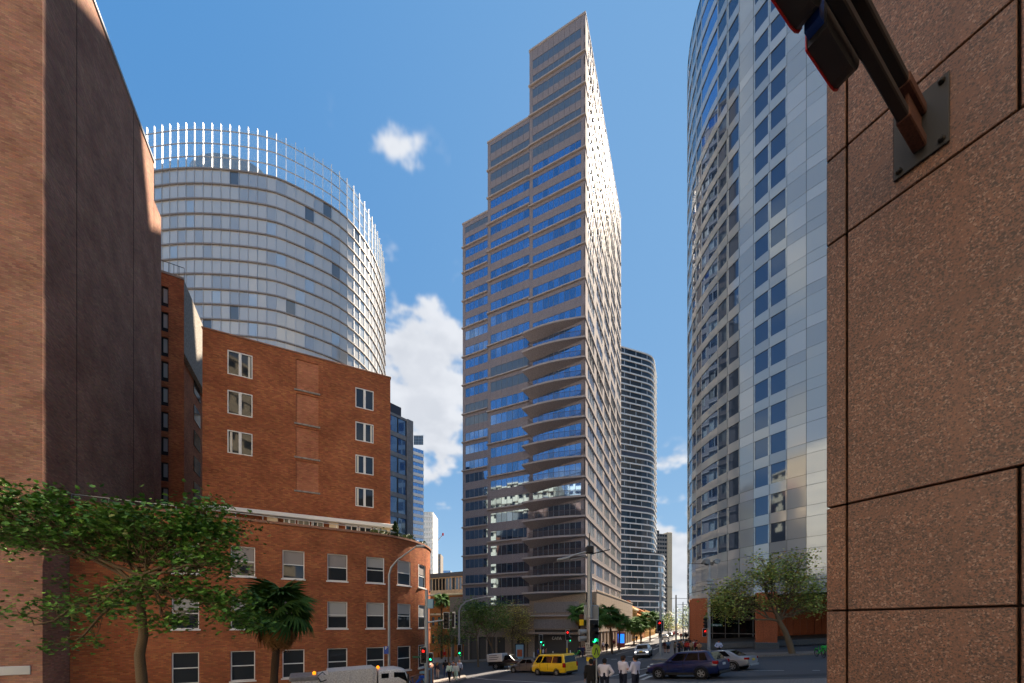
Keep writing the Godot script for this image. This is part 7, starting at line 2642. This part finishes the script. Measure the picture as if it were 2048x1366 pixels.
func person_parts(kind: String) -> Dictionary:
	if person_mesh.has(kind): return person_mesh[kind]
	var j := pose(kind)
	var up := Vector3.UP
	var legs := []
	for s in ["L", "R"]:
		var z := -1.0 if s == "L" else 1.0
		legs.append([j["hip" + s], j["knee" + s], 0.088, 0.06])
		legs.append([j["knee" + s], j["ank" + s], 0.058, 0.042])
	var pelvis := [[j.pel + Vector3(0, 0.0, -0.08), j.pel + Vector3(0, 0.0, 0.08), 0.105, 0.105], [j.pel, j.pel + Vector3(0, 0.12, 0), 0.12, 0.115]]
	var torso := [[j.pel + Vector3(0, 0.06, -0.06), j.chest + Vector3(0, 0, -0.075), 0.098, 0.115], [j.pel + Vector3(0, 0.06, 0.06), j.chest + Vector3(0, 0, 0.075), 0.098, 0.115], [j.chest + Vector3(0.01, 0.06, -0.09), j.chest + Vector3(0.01, 0.06, 0.09), 0.105, 0.105], [j.shL, j.shR, 0.065, 0.065]]
	var arms := []
	for s in ["L", "R"]:
		arms.append([j["sh" + s], j["el" + s], 0.06, 0.045])
		arms.append([j["el" + s], j["wr" + s], 0.043, 0.029])
	var hd: Vector3 = j.head
	var head := [[j.chest + Vector3(0, 0.12, 0), hd, 0.06, 0.055], [hd + Vector3(-0.02, 0.03, 0), hd + Vector3(0.0, 0.025, 0), 0.095, 0.092], [hd + Vector3(0.035, -0.06, 0), hd + Vector3(0.03, -0.03, 0), 0.055, 0.068], [hd + Vector3(0.09, -0.005, 0), hd + Vector3(0.108, -0.02, 0), 0.012, 0.016], [hd + Vector3(-0.005, 0.0, -0.088), hd + Vector3(-0.005, -0.03, -0.086), 0.018, 0.014], [hd + Vector3(-0.005, 0.0, 0.088), hd + Vector3(-0.005, -0.03, 0.086), 0.018, 0.014]]
	var hands := []
	var body := MB.new()
	for s in ["L", "R"]:
		var wr: Vector3 = j["wr" + s]
		var dir: Vector3 = (wr - j["el" + s]).normalized()
		hands.append([wr, wr + dir * 0.09, 0.027, 0.030])
	net(legs + pelvis + torso + arms + head + hands, 0.026, 0.035, -0.004, Vector3(-0.55, -0.02, -0.5), Vector3(0.55, 1.85, 0.5), body)
	for s in ["L", "R"]:
		var wr: Vector3 = j["wr" + s]
		var dir: Vector3 = (wr - j["el" + s]).normalized()
		var sd := dir.cross(Vector3(0, 0, 1)).normalized()
		if sd.length() < 0.1: sd = Vector3.RIGHT
		var cur := dir.cross(sd).normalized() * (1.0 if s == "L" else -1.0)
		for i in 4:
			var b0 := wr + dir * 0.095 + sd * (-0.030 + 0.02 * i)
			var l: float = [0.065, 0.078, 0.073, 0.055][i]
			body.tube([b0, b0 + dir * l * 0.5 + cur * 0.004, b0 + dir * l * 0.9 + cur * 0.022], [0.0095, 0.009, 0.007], 6)
		var tb := wr + dir * 0.035 - sd * 0.03
		body.tube([tb, tb + (dir - sd * 0.8).normalized() * 0.04, tb + (dir - sd * 0.3).normalized() * 0.075], [0.012, 0.0105, 0.008], 6)
	var shirt := MB.new()
	var long_arms := []
	for s in ["L", "R"]:
		long_arms.append([j["sh" + s], j["el" + s], 0.062, 0.05])
		long_arms.append([j["el" + s], (j["wr" + s] as Vector3).lerp(j["el" + s], 0.12), 0.048, 0.036])
	net(torso + long_arms + [[j.pel + Vector3(0, 0.02, -0.07), j.pel + Vector3(0, 0.02, 0.07), 0.108, 0.108]], 0.026, 0.04, 0.014, Vector3(-0.5, 0.8, -0.5), Vector3(0.5, 1.6, 0.5), shirt)
	var tee := MB.new()
	var short_arms := []
	for s in ["L", "R"]: short_arms.append([j["sh" + s], (j["sh" + s] as Vector3).lerp(j["el" + s], 0.6), 0.066, 0.06])
	net(torso + short_arms + [[j.pel + Vector3(0, 0.02, -0.07), j.pel + Vector3(0, 0.02, 0.07), 0.108, 0.108]], 0.026, 0.04, 0.014, Vector3(-0.5, 0.8, -0.5), Vector3(0.5, 1.6, 0.5), tee)
	var trs := MB.new()
	net(legs + pelvis, 0.026, 0.035, 0.012, Vector3(-0.55, 0.0, -0.35), Vector3(0.45, 1.2, 0.35), trs)
	var shorts := MB.new()
	var sl := []
	for s in ["L", "R"]: sl.append([j["hip" + s], (j["hip" + s] as Vector3).lerp(j["knee" + s], 0.7), 0.095, 0.08])
	net(sl + pelvis, 0.026, 0.035, 0.012, Vector3(-0.45, 0.45, -0.35), Vector3(0.45, 1.2, 0.35), shorts)
	var shoes := MB.new()
	for s in ["L", "R"]:
		var a: Vector3 = j["ank" + s]
		var toe := a + Vector3(0.16, -0.045 if a.y < 0.12 else -0.06, 0)
		net([[a + Vector3(-0.04, -0.04, 0), toe, 0.045, 0.04], [a, a + Vector3(0.02, -0.03, 0), 0.05, 0.045]], 0.026, 0.03, 0.002, a + Vector3(-0.2, -0.16, -0.12), a + Vector3(0.35, 0.14, 0.12), shoes)
	var hair := MB.new()
	net([[hd + Vector3(-0.035, 0.045, 0), hd + Vector3(0.005, 0.06, 0), 0.092, 0.085], [hd + Vector3(-0.06, -0.02, -0.03), hd + Vector3(-0.06, -0.02, 0.03), 0.06, 0.06]], 0.024, 0.03, 0.008, hd + Vector3(-0.22, -0.16, -0.2), hd + Vector3(0.2, 0.24, 0.2), hair)
	var longhair := MB.new()
	net([[hd + Vector3(-0.035, 0.045, 0), hd + Vector3(0.005, 0.06, 0), 0.094, 0.087], [hd + Vector3(-0.07, 0.0, -0.03), hd + Vector3(-0.09, -0.24, -0.03), 0.065, 0.05], [hd + Vector3(-0.07, 0.0, 0.03), hd + Vector3(-0.09, -0.24, 0.03), 0.065, 0.05]], 0.024, 0.03, 0.008, hd + Vector3(-0.25, -0.4, -0.2), hd + Vector3(0.2, 0.24, 0.2), longhair)
	var pk := MB.new()
	net([[j.chest + Vector3(-0.17, 0.02, -0.07), j.chest + Vector3(-0.17, 0.02, 0.07), 0.08, 0.08], [j.chest + Vector3(-0.17, -0.16, -0.07), j.chest + Vector3(-0.17, -0.16, 0.07), 0.09, 0.09]], 0.03, 0.04, 0.0, Vector3(-0.4, 0.9, -0.3), Vector3(0.0, 1.6, 0.3), pk)
	person_mesh[kind] = {"body": body.done(), "shirt": shirt.done(), "tee": tee.done(), "trousers": trs.done(), "shorts": shorts.done(), "shoes": shoes.done(), "hair": hair.done(), "long_hair": longhair.done(), "backpack": pk.done()}
	var eyes := MB.new()
	for z in [-0.033, 0.033]:
		eyes.lathe([Vector2(0.001, -0.01), Vector2(0.011, 0.0), Vector2(0.001, 0.01)], 8, Transform3D(Basis.IDENTITY, hd + Vector3(0.088, 0.02, z)))
	person_mesh[kind].eyes = eyes.done()
	return person_mesh[kind]
func cloth(c: Color) -> StandardMaterial3D:
	var key := "cloth_" + c.to_html()
	if not M.has(key): mat(key, c, 0.9)
	return M[key]
func person(label: String, q: Vector2, face: float, kind: String, top: Color, bottom: Color, o := {}) -> void:
	var parts := person_parts(kind)
	var h: float = o.get("h", 1.0)
	var t := thing("person", label, "person", yaw_at(on(q, o.get("up", 0.135)), deg_to_rad(face)).scaled_local(Vector3.ONE * h), o.get("group", ""))
	var b := obj("body", parts.body, cloth(o.get("skin", Color(0.72, 0.52, 0.42))), t)
	obj("t_shirt" if o.get("tee", false) else "shirt", parts.tee if o.get("tee", false) else parts.shirt, cloth(top), t)
	obj("shorts" if o.get("shorts", false) else "trousers", parts.shorts if o.get("shorts", false) else parts.trousers, cloth(bottom), t)
	obj("shoes", parts.shoes, cloth(o.get("shoe", Color(0.08, 0.07, 0.07))), t)
	obj("hair", parts.long_hair if o.get("long", false) else parts.hair, cloth(o.get("hair", Color(0.10, 0.07, 0.05))), t)
	obj("eyes", parts.eyes, M.black, b)
	if o.has("pack"): obj("backpack", parts.backpack, cloth(o.pack), t)
func build_people() -> void:
	var white := Color(0.84, 0.82, 0.86)
	var navy := Color(0.10, 0.12, 0.20)
	# group waiting on the near kerb, seen from behind
	var dd := 16.6
	person("person in a dark suit standing at the thick grey pole, back turned", Vector2(gx(1182, dd), dd), 12, "stand", Color(0.07, 0.07, 0.08), Color(0.07, 0.07, 0.08), {"hair": Color(0.06, 0.05, 0.05)})
	person("person in a cream top and dark skirt trousers half behind the crossing sign post", Vector2(gx(1190.5, 17.4), 17.4), 40, "stand", Color(0.75, 0.66, 0.58), Color(0.05, 0.05, 0.06), {"long": true, "hair": Color(0.22, 0.10, 0.07), "h": 0.94})
	person("person in a white shirt with hands on hips beside the crossing sign", Vector2(gx(1209, dd), dd), 20, "hips", white, navy, {"h": 0.99})
	person("person in a white shirt with folded arms and short brown hair", Vector2(gx(1246, 17.0), 17.0), 62, "folded", white, navy, {"hair": Color(0.20, 0.12, 0.08), "h": 1.02})
	person("person in a white shirt with folded arms beside the navy car's nose", Vector2(gx(1271, 16.4), 16.4), -35, "folded", Color(0.80, 0.80, 0.88), navy, {"h": 1.01})
	# couple walking and others by the rounded brick corner
	person("person in a pale mint top and black trousers walking by the brick corner", Vector2(gx(899, 34.6), 34.6), 188, "walk", Color(0.78, 0.86, 0.80), Color(0.05, 0.05, 0.05), {"hair": Color(0.50, 0.34, 0.18)})
	person("person in a white jacket and pale mint trousers walking by the brick corner", Vector2(gx(912, 35.2), 35.2), 176, "walk", Color(0.84, 0.85, 0.82), Color(0.68, 0.80, 0.74), {"long": true, "hair": Color(0.55, 0.42, 0.25), "h": 0.96})
	person("person in a dark blue jacket and pale trousers beside the pale blue cabinets", Vector2(gx(875, 39.5), 39.5), 30, "stand", Color(0.18, 0.20, 0.27), Color(0.70, 0.66, 0.64), {"hair": Color(0.60, 0.50, 0.35), "long": true, "h": 0.97})
	person("person in a black t-shirt and blue jeans beyond the walking couple", Vector2(gx(891, 41.0), 41.0), 350, "stand", Color(0.06, 0.06, 0.07), Color(0.15, 0.22, 0.36), {"tee": true, "h": 1.02})
	person("person in a grey blazer behind the mint-topped walker", Vector2(gx(907.5, 38.2), 38.2), 190, "walk", Color(0.36, 0.37, 0.42), Color(0.10, 0.11, 0.15), {"hair": Color(0.12, 0.05, 0.04)})
	person("person in a light blue shirt walking by the curved lamp post", Vector2(gx(918.5, 38.6), 38.6), 185, "walk", Color(0.62, 0.66, 0.74), Color(0.12, 0.13, 0.17), {"hair": Color(0.55, 0.42, 0.28)})
	# pair in suits at the tower corner
	for e in [[1158.5, 1315, "person in a navy suit walking at the tower corner", Color(0.12, 0.14, 0.24), Color(0.10, 0.11, 0.18)], [1165.5, 1315, "person in a blue suit and white shirt walking beside the navy suit", Color(0.16, 0.19, 0.32), Color(0.12, 0.13, 0.22)], [1169.5, 1313, "person in a red-brown top behind the two suits", Color(0.55, 0.28, 0.22), Color(0.30, 0.22, 0.20)]]:
		person(e[2], gp(e[0], e[1]), 200, "walk", e[3], e[4], {"up": 0.0})
	for e in [[1205, 1304, "person in a white shirt and maroon trousers standing by the podium piers", white, Color(0.22, 0.08, 0.09), "stand"], [1213, 1308, "person in black with a backpack stepping off the podium kerb", Color(0.12, 0.12, 0.16), Color(0.06, 0.06, 0.07), "walk"], [1228, 1297, "person in dark red by a palm trunk near the podium", Color(0.28, 0.06, 0.08), Color(0.06, 0.05, 0.06), "stand"], [1268, 1285, "person in a white shirt far along the podium wing", white, Color(0.08, 0.08, 0.1), "walk"], [1273, 1285, "person in black far along the podium wing", Color(0.07, 0.07, 0.08), Color(0.07, 0.07, 0.08), "walk"], [1283, 1283, "person in a cream shirt before the yellow sandstone house", Color(0.75, 0.62, 0.5), Color(0.25, 0.18, 0.16), "walk"]]:
		person(e[2], gp(e[0], e[1]), 205 if e[0] > 1260 else 20, e[5], e[3], e[4], {"pack": Color(0.08, 0.09, 0.14)} if e[0] == 1213 else {})
	for e in [[1076, "person in a blue jacket behind the yellow van by the restaurant", Color(0.20, 0.28, 0.60)], [1086.5, "person in a white top behind the yellow van by the restaurant", white], [1092, "person in a tan coat behind the yellow van by the restaurant", Color(0.60, 0.42, 0.34)]]:
		person(e[1], gp(e[0], 1321), 100, "stand", e[2], Color(0.1, 0.1, 0.12))
	# crowd on the corner by the steps
	var crowd := [[1330, 1309, "person in a dark top and cap walking beside the kerb-tip pole", Color(0.10, 0.09, 0.10), Color(0.40, 0.32, 0.28), "walk", 25, {"shorts": true, "pack": Color(0.30, 0.06, 0.08)}],
		[1336.5, 1309, "person in a grey-blue t-shirt and shorts walking beside the kerb-tip pole", Color(0.36, 0.46, 0.55), Color(0.08, 0.08, 0.10), "walk", 25, {"shorts": true, "tee": true}],
		[1349.5, 1316, "person in olive holding a phone in front of the crowd", Color(0.36, 0.32, 0.26), Color(0.08, 0.08, 0.09), "phone", 120, {"hair": Color(0.07, 0.06, 0.06)}],
		[1358, 1313, "person in a dark blue top at the crowd's front", Color(0.14, 0.16, 0.22), Color(0.12, 0.12, 0.14), "stand", 150, {}],
		[1362, 1311, "person in a khaki top beside the dark blue top in the crowd", Color(0.42, 0.36, 0.24), Color(0.16, 0.20, 0.26), "phone", 170, {"long": true}],
		[1366.5, 1309, "person in a pale grey shirt at the back of the crowd", Color(0.62, 0.60, 0.62), Color(0.1, 0.1, 0.12), "stand", 190, {}],
		[1371, 1313, "person in a rust-red top in the crowd's middle", Color(0.58, 0.22, 0.14), Color(0.10, 0.10, 0.13), "phone", 140, {"long": true}],
		[1376.5, 1313, "person in a bright red top in the crowd", Color(0.66, 0.12, 0.10), Color(0.12, 0.16, 0.26), "folded", 200, {"long": true}],
		[1383, 1314, "person in a beige top in the crowd, arms bent", Color(0.62, 0.52, 0.42), Color(0.28, 0.26, 0.14), "phone", 160, {}],
		[1388, 1311, "person in a white t-shirt at the crowd's back", Color(0.80, 0.78, 0.76), Color(0.10, 0.11, 0.16), "stand", 210, {"tee": true}],
		[1393, 1313, "person in a dark red jumper beside the white t-shirt in the crowd", Color(0.46, 0.05, 0.09), Color(0.08, 0.08, 0.1), "stand", 180, {"long": true}],
		[1398.5, 1314, "short person in a tan coat with folded arms beside the dark red jumper", Color(0.62, 0.47, 0.34), Color(0.40, 0.32, 0.26), "folded", 200, {"long": true, "h": 0.9}],
		[1377, 1306, "tall person dressed in black behind the bright red top", Color(0.07, 0.07, 0.09), Color(0.07, 0.07, 0.09), "stand", 200, {"h": 1.06}]]
	for e in crowd:
		var o: Dictionary = e[7]
		o.group = "people waiting at the plaza corner"
		person(e[2], gp(e[0], e[1]), e[6], e[5], e[3], e[4], o)
	person("person in a pale blue shirt standing before the plaza steps", gp(1437.5, 1316), 190, "hips", Color(0.70, 0.74, 0.86), Color(0.10, 0.10, 0.14), {"hair": Color(0.16, 0.08, 0.06)})
	var far := [[1362, 1282, Color(0.55, 0.15, 0.15)], [1367, 1280, Color(0.8, 0.78, 0.76)], [1372, 1283, Color(0.12, 0.12, 0.15)], [1376, 1281, Color(0.4, 0.3, 0.3)], [1380, 1285, Color(0.65, 0.6, 0.62)], [1371, 1277, Color(0.2, 0.22, 0.3)]]
	var names := ["dark red", "white", "black", "brown", "pale grey", "navy"]
	for i in far.size(): person("small distant person in a %s top walking along the glass tower's pavement" % names[i], gp(far[i][0], far[i][1]), 205 if i % 2 else 25, "walk", far[i][2], Color(0.1, 0.1, 0.12), {"group": "people far along the glass tower pavement"})
